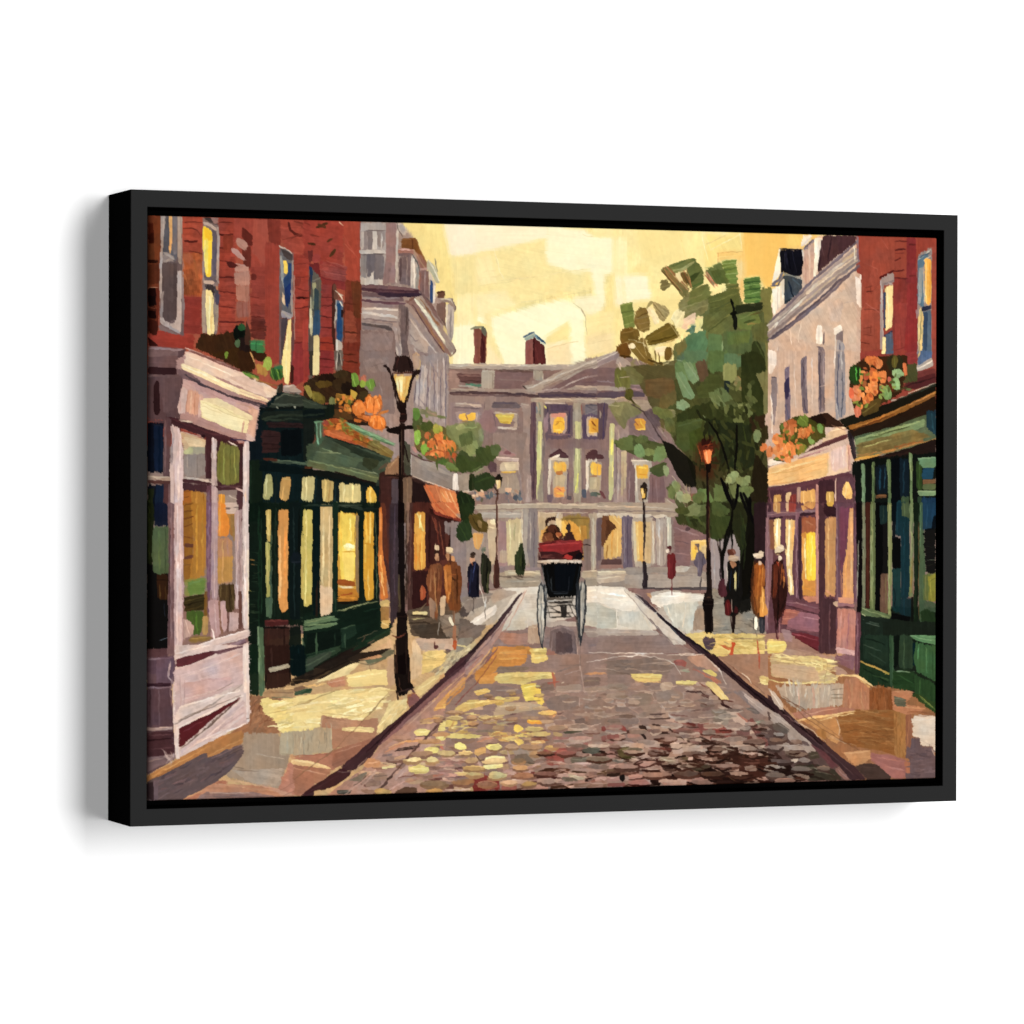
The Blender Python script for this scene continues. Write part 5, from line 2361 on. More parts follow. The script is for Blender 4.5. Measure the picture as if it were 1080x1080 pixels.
s 5c4c4c 8 890,940 940,945
s 6c5c54 6 910,955 935,960
s 3c2c30 5 1000,930 1060,880
p 60405a a-38 v.07 900,1085 1085,910 1085,990 960,1085
s 4c2c40 9 900,1085 1085,925
s 9c8088 7 950,1085 1085,980
p e6c98c a-8 v.05 150,1085 300,1010 560,990 560,1085
p d8a878 a-20 v.07 320,990 560,870 570,930 420,1010
p c88c64 a-20 380,985 480,940 540,960 440,1000
p 6c6850 a-12 v.07 450,960 570,920 570,960 500,990 440,985
s 5c4c38 5 300,1000 420,1020 520,980
p e0b080 a80 530,880 560,860 560,930 530,920
p d8b894 a85 540,990 575,980 590,1085 545,1085
s f4dca0 6 260,1050 500,1020
s b89c68 4 360,1040 430,1050
o 470 530 6
@lgrey
p 8c8086 a90 v.05 30,120 200,120 260,280 200,620 30,620
@hall
p 9a8a82 a90 v.05 60,70 600,60 600,440 130,470 130,120
p b0a494 a0 v.05 180,20 600,10 1085,0 1085,40 600,55 200,60
s c8baa8 7 200,15 600,10 1080,18
s 7c6c68 7 190,48 480,40 1080,45
p a8a4a0 a0 v.05 200,60 480,60 480,95 230,100
s c4bcb4 5 240,72 470,75
p 9c8c84 a90 v.05 240,100 340,100 340,440 260,440
p c4ac8c a90 v.06 260,110 330,110 330,380 280,400
d f4e8c0 300,122 20,22
s f0e0b0 7 270,150 310,160
p d0b48c a0 180,190 240,200 240,230 170,250
p a08088 a90 v.05 335,120 395,110 390,440 335,440
p b0a090 a90 345,300 390,300 385,380 340,380
p c4b48c a90 v.05 380,110 490,95 490,390 390,400
s dcd4a4 10 410,120 405,300
s a0986c 8 440,130 435,240
s e4dcb4 8 470,110 465,300
s b8ac9c 8 390,300 395,400
s e4e0d8 6 485,40 486,260
p 9c9896 a90 v.05 490,40 525,40 525,400 495,400
p 837c84 a90 v.05 525,40 580,40 580,430 540,430 515,300
s 6c6474 8 560,60 560,420
s b4aca8 6 540,60 535,300
p 8c7c84 a0 330,400 600,410 600,440 330,450
p c8b090 a90 v.06 585,60 740,70 720,260 590,260
p bca888 a90 590,90 650,90 640,260 600,260
p d8a050 v.07 600,170 640,190 640,250 600,250
s e8d0a8 8 690,80 700,150
s c0b8b0 9 720,70 700,120
p 9a7c34 a80 v.07 720,120 760,80 830,75 910,90 910,340 860,340 840,240 760,220
p d89c40 a90 v.06 720,130 790,110 850,160 880,240 820,250 740,220
p e8bc58 a90 730,110 760,130 790,220 740,210
s f4d078 7 850,150 880,330
p b88434 a90 850,140 895,150 890,380 860,360
s 7c6430 7 760,100 900,100
p 7c6c68 a90 v.06 870,230 920,230 915,420 880,430
p aca090 a90 v.06 905,70 985,70 950,130 950,430 920,430 920,120
s c4bca8 8 935,100 935,420
s 847880 7 962,140 965,420
p 6c6078 a90 955,100 985,80 985,400 960,400
p 9c703c a90 v.07 985,80 1085,75 1085,370 990,360
p 6a4624 a60 v.07 985,80 1060,75 1080,140 1000,240
p e0b868 a90 v.06 1020,160 1085,140 1085,350 1000,350
s c08c40 8 1040,170 1030,340
s 8c6430 10 1010,240 1010,330
p 6c4c44 a0 985,360 1085,355 1085,400 980,400
p 8c706c a0 980,395 1085,395 1085,430 975,430
@road
p a89c8c a3 v.05 280,440 600,430 600,480 300,520 280,480
p b8ac94 a3 v.06 370,430 600,430 600,460 380,460
s e0d4b8 6 400,445 590,440
s 6c6058 5 300,460 420,465 590,480
p 9c9488 a3 v.05 340,490 600,475 600,530 350,540
s b8b0a4 7 380,500 590,495
s d8ccb0 6 870,435 1085,430
p b0a490 a3 v.05 860,440 1085,435 1085,470 860,480
p 98928a a3 v.05 880,475 1085,470 1085,520 880,530
s 7c746c 5 890,490 1085,480
p c9c4be a3 v.05 350,540 1085,525 1085,660 300,840 340,640
p dad7d2 a3 v.04 350,545 600,530 600,580 420,580 350,560
p dedbd6 a3 v.05 880,530 1085,520 1085,640 1000,620 900,640
s f0eeea 8 900,560 1080,545
s ece8e4 7 920,600 1060,600
p bcbcb8 a5 v.05 400,690 600,660 600,780 520,730 500,820 330,820
p b8bcb8 a5 v.05 880,640 1000,630 1085,670 1085,800 880,800
s d4d4d0 6 900,660 1080,690
s c8c8c4 6 520,730 600,730
s d0ccc8 4 520,735 520,790
p cdc8c4 a-50 v.05 460,580 510,550 480,660 400,760 330,810 340,720
p d0ccc8 a3 500,590 580,580 580,680 490,680
p b0a8a4 a-2 v.06 600,750 880,750 860,800 640,790
p 8e7a78 a2 v.06 300,820 620,790 900,780 1085,800 1085,1085 250,1085
p a09490 a2 v.05 860,790 1085,800 1085,850 900,850
s b8b0ac 6 880,820 1060,815
p a88070 a3 v.06 310,820 560,830 560,900 380,900
p b89c84 a80 v.06 520,780 580,770 600,890 520,890
s c8b49c 6 530,790 570,785
p 6f6066 a85 v.07 660,800 700,775 760,790 820,830 830,960 720,960 660,990
p 5c4c54 a88 v.06 700,820 800,830 810,950 700,950
s 8c7c80 7 670,810 740,785 800,810
s 857478 7 680,830 670,980
p c4823c a3 v.07 300,910 540,910 560,960 500,1060 300,1060 270,1000
p d08c44 a3 320,930 520,930 500,980 330,990
s e0a458 8 340,950 480,945
s a86c30 8 320,1010 480,1000
p b87c44 a3 250,1020 330,1000 330,1085 230,1085
p d9bc68 a0 v.06 530,925 640,915 650,990 560,1010
s e8d488 8 550,935 635,930
s e0c878 8 560,975 640,965
s b89c50 5 550,950 640,950
p a07060 a90 640,930 720,960 700,1000 640,990
s c8945c 8 690,960 720,975
p 9a7c74 a2 v.06 480,1020 700,1000 900,1010 900,1085 440,1085
p d8b868 a-2 390,1065 690,1070 690,1085 390,1085
s b09088 5 620,1000 680,990
p 877270 a2 v.05 740,980 1085,960 1085,1085 740,1085
s dcd0cc 4 905,950 1085,952
s cfc0bc 4 890,1010 980,1000 1085,975
s b8a49c 4 780,1070 850,1055
s c0b0ac 4 830,860 835,960 850,1085
s a89490 4 700,1025 850,1025
s 7c6c74 5 910,900 1085,895
p b0a498 a-40 v.06 100,620 300,560 430,590 300,770 120,800
p a89c94 a-10 v.06 260,560 400,545 460,570 300,640
s e4e0dc 7 370,550 480,550
p d8d4d2 a-30 v.05 240,690 330,640 320,700 210,780 130,770
s f0ecea 7 180,760 300,680
p 6c6058 a-25 v.07 90,720 200,780 260,790 150,900 80,880
p 584c48 100,660 180,640 140,720 90,720
@lpave
p 8c8078 a-15 v.06 100,600 300,570 260,640 130,700
s a89c94 7 130,620 280,590
p 7a6c64 a-25 v.07 90,790 260,770 200,860 130,890 80,860
p c0b08c a-42 v.07 0,960 150,880 140,960 20,1060 0,1060
g a89c7c,d8d0a8,8c8468,e8dcb0 34 40 5 -40 12 0,960 150,890 140,950 10,1060
p 8c8478 a-20 80,860 180,860 150,900 60,960
s e4cc88 10 70,900 130,910
s 5c4850 7 0,930 30,940
@road
p a88a84 a-45 v.07 40,1085 200,920 340,790 420,680 360,800 280,930 180,1085
s d0c0b8 6 330,790 440,640 510,550
s b08070 5 290,900 400,780 470,640 510,555
s 8c5c5c 6 250,1010 330,920
s 7c5060 6 200,1085 330,920
s c09080 7 130,1085 290,900
s dca868 9 150,1085 290,930
s d0a070 7 200,1060 260,990
p 4a3442 a-42 v.06 20,1085 160,930 320,760 440,610 500,560 460,610 340,780 200,930 100,1050 60,1085
s 2f2230 9 60,1060 200,910 340,745
s 503f50 7 340,745 480,570
s 7c6478 6 110,1060 280,870 420,690
o 630 530 6
@hall
p 8c7876 a90 v.05 0,70 520,70 700,180 700,520 0,520
p a89888 a0 v.05 0,0 480,0 540,60 480,90 0,60
s c8b8a8 7 0,25 300,25 480,40
s 9c8c80 6 0,5 470,10
s 807070 7 0,50 500,60
p c4bcb0 a0 0,65 230,70 220,100 0,95
p c0bcb4 a0 210,70 440,80 440,100 230,100
s 5c5068 7 310,95 350,85 370,110 430,95
p 6c5c6c a90 0,100 30,90 25,360 0,370
p 70462a a70 v.07 25,80 120,80 130,160 60,300 25,280
p e0b060 a70 v.06 70,80 155,100 150,340 40,360 40,280 80,190
p 5c3a24 a40 60,100 130,160 90,180 50,250
s c89040 9 100,180 90,340
s ecc878 8 130,180 125,340
s f0cc80 6 100,90 145,140
s a87430 8 60,270 60,350
p 5c4444 a0 25,360 155,355 155,395 20,395
p 9a7468 a0 v.05 20,395 160,395 160,425 10,425
p 6c6078 a90 v.06 155,85 225,85 215,230 225,420 165,425 160,300
s 544a64 8 190,100 190,420
s 8c8494 6 170,110 172,380
p aca49a a90 v.05 220,95 350,95 360,400 240,410 215,250
p cfc4a4 a90 v.05 225,120 245,120 250,380 235,370
p e0ac58 a90 v.05 240,125 290,120 290,375 250,370
s ecc878 8 255,130 258,360
p c8a878 a90 295,120 340,120 345,380 300,385
p b8a898 a90 v.06 340,110 370,120 365,390 340,390
s d8d0c0 6 350,120 355,380
p a8a09c a90 v.05 370,100 435,100 435,400 375,405
s c0b8b4 8 390,110 395,390
s 8c8488 7 420,130 418,390
p b8bcb4 a90 v.05 435,90 465,90 470,280 440,280
s d8d8d0 6 445,100 448,260
s 847c7c 7 470,100 478,400
p 87686c a-5 v.06 480,110 700,200 690,240 590,240 590,400 490,410
s 9c8084 8 490,160 640,210
s 745860 8 500,240 580,260
s 9c7c80 7 500,320 580,330
d 5a4450 570,170 20,10
p ecc064 a90 v.05 590,240 690,240 690,360 590,370
s f4d890 7 595,245 690,245
p f0bc40 v.05 600,280 630,260 625,360 600,350
p d8b880 650,270 690,265 690,340 670,340
p 8a7c8a a90 v.05 700,220 780,220 780,520 690,520
s a89ca8 8 730,240 730,500
s b8a898 10 705,250 705,340
@tree
p 3c4522 a70 v.07 490,90 540,50 640,0 1080,0 1080,300 900,250 850,190 790,225 740,230 650,190 580,150 510,135
g 4c5a2c,36401e,5a6838,2e361a 60 45 16 50 40 500,90 650,0 1060,0 1060,260 900,230 760,220 600,150
p 5c6c40 600,20 700,10 690,80 620,90
p 768058 520,60 620,0 660,20 640,80 580,90
@road
p 968c86 a2 v.05 0,420 600,400 770,480 770,540 0,540
p c8bca8 a2 v.05 0,430 180,430 180,450 0,460
s e4d8b8 6 0,440 170,438
p b8aca0 a2 v.05 0,465 200,450 160,500 0,510
s e8dcc0 5 0,480 150,470
p a49c98 a2 v.05 170,460 640,450 700,530 300,540 170,510
p b8b4b0 a-10 480,410 590,405 560,440 440,440
s c8c4c0 5 500,405 590,410
s 8c8484 6 340,450 600,460
p 5c545c a2 280,538 760,535 760,555 300,552
s 48424c 5 270,545 640,545
p d0ccc6 a3 v.05 0,525 170,535 260,600 340,700 400,800 0,810
p e6e3de a3 v.04 0,540 170,545 200,600 270,660 200,690 130,680 0,630
s f8f6f2 8 20,570 180,590
s f4f2ee 7 30,600 230,640
p b8bcb8 a3 v.05 0,640 130,690 130,790 0,800
p c4c4c0 a80 v.05 130,690 280,690 340,770 350,830 150,790
s f0eeea 6 125,680 125,780
s e8e8e4 5 130,780 190,790
s dcdcd8 7 270,690 350,810
p a8a09c a3 v.05 0,795 380,810 400,850 0,850
p 8f7c78 a2 v.05 0,840 420,840 600,950 0,960
p 907870 a2 v.05 0,950 640,960 840,1085 0,1085
s b0a8a8 6 60,820 360,820
p c4c0bc a30 v.05 180,560 260,580 560,830 560,900 480,900 330,740
s 8c8080 5 170,550 260,660 330,740 480,890
s 6c6068 5 330,735 400,820 490,910
s a8a09c 5 380,820 560,900
s a08c88 5 500,880 620,950
s e8e0dc 5 0,950 400,955 440,965 620,955
s e4dcd8 5 0,1000 180,965 360,970 450,995 500,1050 515,1085
s d8ccc8 4 360,990 540,992
p a85c54 a20 v.08 480,990 560,1000 570,1040 500,1030
s b8685c 6 560,1030 640,1085
s d8bcb4 5 590,1040 640,1075
s a06860 6 640,1000 760,1085
s d8c070 8 660,1060 740,1065
s b49890 5 630,960 820,1085
@rpave
p b8b0a8 a-5 v.05 330,570 420,550 690,580 770,560 770,700 680,830 560,830 400,700
p e0deda a-5 v.05 335,600 450,560 690,590 680,620 500,640 400,660 340,640
s f4f2f0 8 360,590 520,590
s ececea 6 350,630 400,660
p c0c4c0 a85 v.06 410,650 640,620 650,720 580,830 480,780
s d4d8d4 7 440,660 480,760
s d0d0cc 7 560,640 540,790
p 98908a a-5 v.06 630,660 760,600 1000,700 1080,760 1080,830 740,820 620,800
p 8c847c a-5 740,690 960,700 980,820 740,820
s b8b0a8 7 760,760 960,800
s 6c645c 7 900,700 1000,720
g a8a098,787068,bcb4ac 30 50 5 70 12 740,680 980,690 980,810 740,810
s 8c6060 7 920,800 1060,790
p a48c78 a80 620,680 680,660 680,800 600,810
p dec070 a5 v.06 560,830 760,810 1085,840 1085,960 740,975 640,920
g f0d88c,ccac5c,e8c87c,b89850 44 60 6 5 8 570,835 760,815 1085,845 1085,955 740,970 650,920
p 58465c a80 v.06 670,850 740,850 750,890 720,940 690,930 660,870
s 6c5868 7 670,870 740,870
s d05024 9 800,905 850,930
p cc4820 a70 845,880 875,885 860,920 855,965 835,965 850,920
s 8c8060 6 800,880 830,895
s c04428 7 1010,870 1020,950 1030,1055
s a89858 5 760,850 1060,860
s a08c58 5 860,880 1080,870
p a07c64 a20 v.06 700,960 1085,960 1085,1085 860,1085
p a88068 a20 v.06 740,975 1000,970 1085,1000 1085,1085 900,1085
s 8c6c5c 5 760,980 860,1060
@road
p 38283c a38 v.06 230,570 300,610 420,730 540,830 700,940 860,1085 800,1085 660,970 540,870 380,710
s 6c6878 6 240,590 370,700
s 54606c 5 380,720 520,840
s 1f1624 9 400,725 560,850 700,955 830,1075
s 5c4454 6 560,870 700,985 800,1080
s c8ccc8 6 362,700 375,690
s 4c4450 6 245,580 320,640
# base shop
o 0 0 1
@rshopb
p 14251f a90 v.06 905,640 992,640 992,758 945,735 905,712
o 750 530 6
@hall
p 9c929c a90 v.04 0,200 140,180 190,260 190,380 80,560 0,540
s b0a8ac 8 20,240 20,520
s a8a4aa 7 150,200 175,300
@road
p 8f8a80 a-3 v.07 0,540 260,600 340,760 340,830 0,830
g a49c90,706860,b4aca0,5c5650 40 50 5 10 15 0,560 250,620 340,780 340,830 0,820
@tree
p 2c3018 a90 v.06 0,0 350,0 350,280 280,330 180,300 140,190 60,240 0,220
p 3c4c24 a70 v.06 0,60 130,90 120,180 40,240 0,230
p 4a5c30 a60 0,0 60,0 130,60 60,90 0,70
p 26331e a70 v.06 180,150 270,120 280,420 250,600 180,620 180,420
s 3a4a22 8 200,100 260,300 270,420
s 2f3c1c 8 180,160 200,300 230,420
s 0d0c08 20 230,0 260,120 262,330 235,560
p 0e0d0a a90 v.05 210,280 275,120 290,300 250,420 250,600 190,620 190,420
s 10100a 14 130,90 110,220 70,340 75,480
s 10100a 8 135,180 130,290
s 2c2018 8 35,230 55,330 60,420
s 3c3040 9 75,400 60,480
p 3a2c38 a90 60,320 80,320 60,470 50,470
p 141412 a60 v.08 170,560 250,580 250,690 180,700
@rshopa
p 33202c a90 v.05 270,0 352,0 352,700 335,830 262,600 275,300
p 6a4258 a90 v.06 345,0 800,0 800,900 680,960 380,850 345,840
p 4c3048 a90 345,0 380,0 380,500 350,500
p 8c6474 a90 v.06 345,90 385,95 390,340 380,500 352,820 340,820
s ac8494 7 358,20 356,800
p 7c5870 a0 350,60 660,30 665,75 355,90
s ac8890 7 355,75 540,60 660,50
s 3c2238 14 550,78 660,70
s 3c2238 10 370,105 450,95
p c89050 a90 v.06 390,0 440,0 440,60 395,60
s e0b070 7 410,5 410,55
p d8aa80 a90 470,0 495,0 490,60 475,60
p a03c30 a90 490,0 540,0 535,55 490,60
p dc9c54 a90 v.06 600,0 660,0 650,40 580,50 560,30
s 8c5040 8 590,30 640,45
p 8c5c40 a90 368,110 398,110 398,300 372,300
p f0d08c a90 v.04 398,105 440,100 435,330 402,330
s fcf4d8 12 420,115 418,270
s e0a858 6 402,120 402,290
p ecc47c a90 v.05 470,110 535,105 520,260 510,420 525,580 490,580 470,300
s f8eecc 12 495,120 490,400
s fcf4dc 10 495,420 510,570
s d89c4c 6 525,120 510,300
p 6c4460 a90 440,100 470,95 468,300 445,260
p 7c5470 a90 530,70 560,60 560,620 530,600
s a88090 6 540,80 540,600
p 402840 550,90 568,90 570,620 552,600
p a8603c a90 v.07 570,95 660,90 660,190 575,200
s bc7850 9 600,120 640,140
p d8903c a90 v.05 570,190 660,185 662,590 580,595
s e8a850 9 580,220 580,560
p f0cc30 a92 v.05 600,190 660,190 662,490 605,495
s f8e068 9 640,210 630,460
s fcf0b0 10 592,225 598,480
s f4d858 7 620,200 618,480
s d88c34 6 575,530 655,570
p c88060 a0 570,595 665,590 680,620 620,630
p b88078 a90 660,0 685,10 682,640 662,640
s c8948c 7 668,100 670,620
p 50323f a90 v.05 680,0 722,40 715,600 790,610 790,960 680,950
s 64404c 7 700,620 700,940
s 745060 6 750,640 745,940
p 3c2030 710,0 790,30 790,90 715,85
p d8a43c 725,0 775,0 775,30 735,20
p cf9558 a90 v.04 720,95 790,90 785,590 720,595
s dca868 9 740,110 740,560
s c08850 7 770,120 768,560
s dc9c78 9 730,560 775,590
s b88048 5 725,240 780,240
p 6c4868 a90 v.05 790,0 915,0 915,640 800,640
s 8c6c8c 6 795,10 798,620
p 7c4070 a90 v.06 810,30 870,30 890,20 860,200 840,400 815,430
p d89860 a90 v.06 872,40 895,30 900,620 830,620 835,440 860,240
s e8b074 9 885,60 885,560
s e0a050 7 855,300 850,600
s b87858 7 820,430 825,620
p d09070 a0 800,600 905,605 900,640 810,635
p 4c2c44 a90 905,0 945,0 945,1000 915,980 920,600
s 7c5878 6 912,100 914,640
p 7c4c64 a-8 v.06 470,610 680,650 680,710 480,660
s a87c88 7 480,625 675,665
s 4c2c40 7 480,650 680,708
p b86c58 a3 v.07 460,670 570,690 570,770 440,770
s cc8068 7 470,690 560,700
s d09078 5 450,730 560,740
p 9c647c a3 v.06 570,690 680,715 680,820 480,800 480,760
s b88090 7 580,720 670,740
s 80505c 6 480,790 680,830
p 7c2434 a12 v.06 505,820 560,820 680,850 680,945 600,915 500,870
s a04454 6 510,830 670,870
s 60141f 8 520,870 670,930
p e0b088 a0 765,625 800,620 810,650 790,660 770,645
p a87078 a0 800,630 910,645 905,665 800,655
s 5c3848 9 810,660 900,668
p c08070 a90 v.06 800,670 915,680 915,940 790,930
s cc9488 8 820,690 815,900
s a86870 8 870,700 860,930
s b07c70 6 840,720 830,800
p d0a4a4 a3 785,910 920,940 910,970 790,950
s e0b8b4 6 790,920 905,950
p 8c5c70 a90 v.06 780,960 910,975 900,1060 880,1085 780,1020
s a07484 7 790,980 890,1000
p 6a4058 a90 915,680 945,690 945,1080 905,1080
s 8c6480 6 925,700 925,1060
@rshopb
p 150f12 a90 v.04 915,0 1085,0 1085,720 945,680
s b0b0a8 8 932,250 925,600
s 889078 7 958,20 960,640
p 4c241c a90 975,0 1005,0 1000,670 980,665
p 5c6c50 a90 1005,0 1042,0 1030,690 1005,680
s 7c9070 7 1012,20 1012,660
p 7c9068 a15 945,660 1085,700 1085,740 950,715
s b0bc98 7 950,680 1020,700
p 1c302c a90 v.06 945,715 1085,760 1085,1085 960,1085
s 3c5450 8 960,740 1060,770
s 5c706c 6 980,760 1060,785
s 2c443c 8 970,820 980,960
p 2c3828 950,980 1085,1010 1085,1085 970,1085
s c09c40 10 945,1000 1085,1060
@rpave
p 9c7868 a8 v.05 340,830 480,820 700,960 900,1085 340,1085
p a88484 a8 440,800 500,810 520,880 480,880
g ecd488,c8a858,e4c474,b08c48 40 60 5 6 7 0,820 180,820 340,850 470,880 470,950 340,960 0,965
p e2c670 a5 v.05 355,870 470,880 475,930 440,955 355,955
s f0dc94 7 370,890 460,900
s c8a858 5 365,930 440,940
s c04428 7 290,870 300,960 306,1055
s d05024 8 60,900 110,930
p cc4820 a70 130,885 150,885 140,920 135,965 118,965 125,930
s 8c6c58 5 120,860 340,865
p d0b878 a5 v.06 370,965 700,970 775,985 770,1050 720,1060 380,1040
g e8d494,b89c60,f0e0a8,c0a468 26 70 4 6 6 380,965 740,985 770,1050 400,1030
p b8987c a5 v.05 370,1030 720,1050 860,1085 370,1085
s a08068 5 360,960 700,1000
s 7c6050 6 480,950 660,960
p 8c6450 a20 v.06 660,950 900,1060 900,1085 780,1085
o 870 530 8.64
@rshopb
p 120d10 a90 v.05 285,0 340,0 335,1000 290,1000
s a8aca0 9 305,350 300,560 292,880
s c0c4b8 5 302,380 298,700
p 6c7460 a90 v.06 335,0 365,0 372,500 365,960 335,960 350,400
s 8c9078 7 350,20 355,940
p 4a231a a90 v.05 370,0 412,0 405,960 370,960
s 5c3020 9 390,100 388,940
p 64744c a90 v.06 412,0 450,0 460,400 455,990 405,980 415,500
s 84946c 9 430,20 430,960
s 9ca480 6 415,300 418,900
s 4c6044 6 445,60 450,960
@rshopbwin
p 060709 a90 v.02 458,0 570,0 575,650 500,1000 460,990
p 1f3536 a90 v.06 490,20 565,30 565,180 500,200
s 2f4c4c 9 530,40 525,170
p 6e5444 a90 v.05 505,650 570,645 570,1020 500,1010
s 846450 8 520,670 520,990
s 7c7448 7 555,660 555,1010
p 0a121a a90 608,0 650,0 640,300 690,330 690,600 610,600
p 07080c a90 v.02 610,320 690,330 690,600 610,590
p 163640 a90 v.05 650,0 770,0 770,200 770,860 690,880 690,300 640,300
s 1c4450 9 720,180 720,840
s 204a58 9 660,40 665,280
p 4a5f40 a90 v.05 695,0 770,0 775,150 740,130 695,120
s 5c7450 8 720,10 725,120
p 143a3c a90 v.06 610,600 690,600 690,1000 660,1000 610,980
s 0a141a 9 630,780 640,960
p 17323a a90 690,860 785,860 790,1040 680,1030
s 1c4450 8 720,880 720,1020
p 080a0c a0 600,1000 780,1040 780,1085 600,1060
@rshopb
p 76845a a90 v.06 570,0 605,0 608,400 600,1040 572,1030 575,500
s 98a478 8 585,20 585,1020
s 8c9060 6 598,300 596,1000
p 6a7c58 a90 v.06 770,0 805,0 800,860 765,855 780,400
s 8c9c74 7 785,20 785,600
s 8c8c50 8 780,600 780,840
s 9a6c2c 6 792,500 788,820
p 10140f 780,860 800,860 805,1085 785,1085
p 12281a a90 v.06 805,0 862,0 855,150 860,500 840,1085 808,1085
s 1c3c28 9 825,200 820,1060
s 8c5c2c 6 852,180 855,1060
p 3c6048 a90 v.06 858,0 885,0 900,300 915,600 900,1085 858,1085
s 5c8c70 6 872,10 870,400
s 4c7454 8 885,400 900,1060
@rshopbwin
p 1f4058 a90 v.05 885,0 1010,0 1010,240 890,260
s 2c5470 10 930,20 925,220
s 244c68 9 980,20 975,180
p 081018 a90 980,130 1010,110 1010,240 970,240
p 0a0d0c a0 v.03 900,235 1010,230 1010,650 920,640 905,400
s 1c2018 6 920,360 1000,350
s 283024 5 920,400 1000,395
s 24281c 5 920,450 1000,445
s 7c8878 4 925,520 1005,515
s 303828 5 920,570 1000,560
p 5c6c34 a90 v.05 900,650 1010,645 1010,905 900,890
p 8a862c a90 v.06 940,670 1010,650 1010,900 945,895
s a8a444 7 960,700 965,870
s 4c5024 5 960,720 1005,690
s 7c7c54 8 915,670 915,870
p 3c5c48 a60 v.05 860,880 1010,905 1010,990 860,1000
p 1d3a20 a60 v.05 870,985 930,965 1000,1000 1010,1085 870,1085
@rshopb
p 5c7050 a18 v.08 330,950 470,985 600,1030 590,1060 450,1040 330,1020
s a0ac8c 9 340,970 400,990
s 8c9c70 8 400,990 580,1045
s b8c0a0 7 335,1010 370,1030
p 1c2c28 a18 360,1030 600,1060 600,1085 360,1085
o 150 680 6
@lpave
p 9c6c4c a-30 v.08 670,320 760,320 900,340 880,560 640,570 400,720 400,640 660,500
g 7c4c34,a8704c,6c4430,b88058 50 60 5 -55 14 680,330 780,340 830,480 720,520 680,480
@lshopb
p 0a2c26 a90 v.06 670,0 740,0 745,320 672,315
p 55745c a90 v.07 735,0 775,0 775,290 755,330 740,310
s 7c9878 6 745,20 742,180
s 3c5c48 6 765,40 770,290
p 35201a a90 v.05 778,0 935,0 945,240 900,270 790,285
s 48302a 8 820,20 820,130
s 4c3026 8 860,180 860,270
s 1c100e 9 785,180 785,270
s 23140f 9 935,100 940,230
p a4a090 a-8 798,145 930,118 935,140 805,178
s c0bcac 6 805,155 925,128
p 0a1c1e a90 v.06 935,0 1030,0 1025,200 945,200
s 14343a 6 990,20 990,190
s 304c44 5 940,90 1000,95
p 24443c a-10 1030,90 1085,70 1085,180 1035,180
s 4c7460 6 1035,110 1085,90
p 3c3024 a-8 v.08 945,210 1085,190 1085,230 945,260
s 5c4c38 6 960,220 1080,200
s 8c7048 4 950,240 1080,240
@lpave
p b08c64 a-3 v.07 770,290 900,275 1085,250 1085,330 760,330
s d8b47c 6 900,280 1080,255
s 8c6c50 6 780,300 1000,300
s 5c7464 5 820,330 1060,330
p 2f5c48 1010,295 1085,275 1085,310 1020,315
p ecd280 a-12 v.04 750,340 800,335 860,355 1085,325 1085,560 880,560 850,500 830,460 770,430
g f4dfa0,dcc070,f8e8b0,e4c878 50 110 8 -12 5 770,350 860,360 1085,330 1085,540 890,540 800,430
s b09058 5 800,435 1000,390 1085,365
s c8a868 4 860,500 1060,470
s c0a060 4 900,530 1080,505
s c8ac68 4 860,400 1060,350
p 9c8c7e a88 v.04 640,555 840,555 880,580 940,700 930,720 870,910 720,880 530,830 600,730 640,690
p a4968a a10 560,790 900,780 870,905 700,870
s 6c5c50 5 590,770 650,780
s 7c6c60 5 600,790 740,800
s b8a898 5 720,690 900,720
p a8a08c a90 v.05 875,550 1080,545 1080,695 870,695
s b8b09c 8 920,560 920,680
s 948c78 6 960,560 960,690
s b8b09c 6 1010,555 1010,690
s 8c8470 5 880,690 1070,698
p b87c44 a-28 v.06 30,835 200,740 420,600 640,540 640,620 430,715 400,680 200,790 30,870
s cc9050 7 60,830 240,740 420,640
s d09458 6 420,700 620,600
s 9c6434 6 40,860 240,760
p 5e5060 a-28 v.05 30,870 230,770 400,680 420,715 640,620 640,690 590,760 480,860 250,985 30,990
g 6c5c6c,544858,685868,7c6068 50 90 8 -28 6 40,880 400,700 620,640 560,780 260,960 60,980
s 8c7078 6 440,720 630,630
s a08070 5 500,720 640,650
s 483c48 5 480,730 630,660
p 3c2c38 a90 30,880 70,860 90,990 30,980
p 6e5a6c a90 70,860 100,850 105,990 75,990
p b8785c a-25 v.06 250,985 480,860 540,850 530,900 400,985
s d09c6c 7 270,975 470,880
p b88468 a5 v.06 430,880 760,890 870,920 980,960 330,980
p 8c7474 a5 v.07 400,930 700,930 860,960 330,985
s a89088 6 430,935 680,935
s 6c5c64 6 400,960 760,955
s c89c78 5 480,880 860,925
s d8a880 5 500,850 820,900
p c09078 a5 v.06 720,880 870,910 940,750 1085,760 1085,940 900,960 860,930
p b8806c a20 v.06 860,910 930,740 1085,770 1085,900 1000,960
s 9c6c58 4 880,920 1085,790
s 9c7060 4 900,950 1060,900
p e8c084 a8 v.05 945,725 1085,735 1085,775 945,755
s f4dca8 6 950,735 1070,750
p c89468 930,700 1085,700 1085,730 945,725
@road
p 4a2c3c a-35 1000,965 1085,910 1085,960 1030,970
@lshopa
p d6c3c5 a-18 v.04 208,20 675,0 680,488 235,712 205,700
p 5e4560 a90 v.06 30,80 205,70 215,220 180,280 200,480 210,710 30,830
p 6c5270 a90 90,80 200,80 200,240 90,260
s 80648a 7 60,90 190,80
s 92788e 6 40,90 120,85
p 4a2c44 a2 v.05 30,240 190,240 190,260 30,262
s 341c34 7 35,258 185,252
s 8c7088 8 40,272 190,268
p 5c4358 a90 v.05 30,280 190,280 195,510 30,510
s 6c5468 8 110,290 110,500
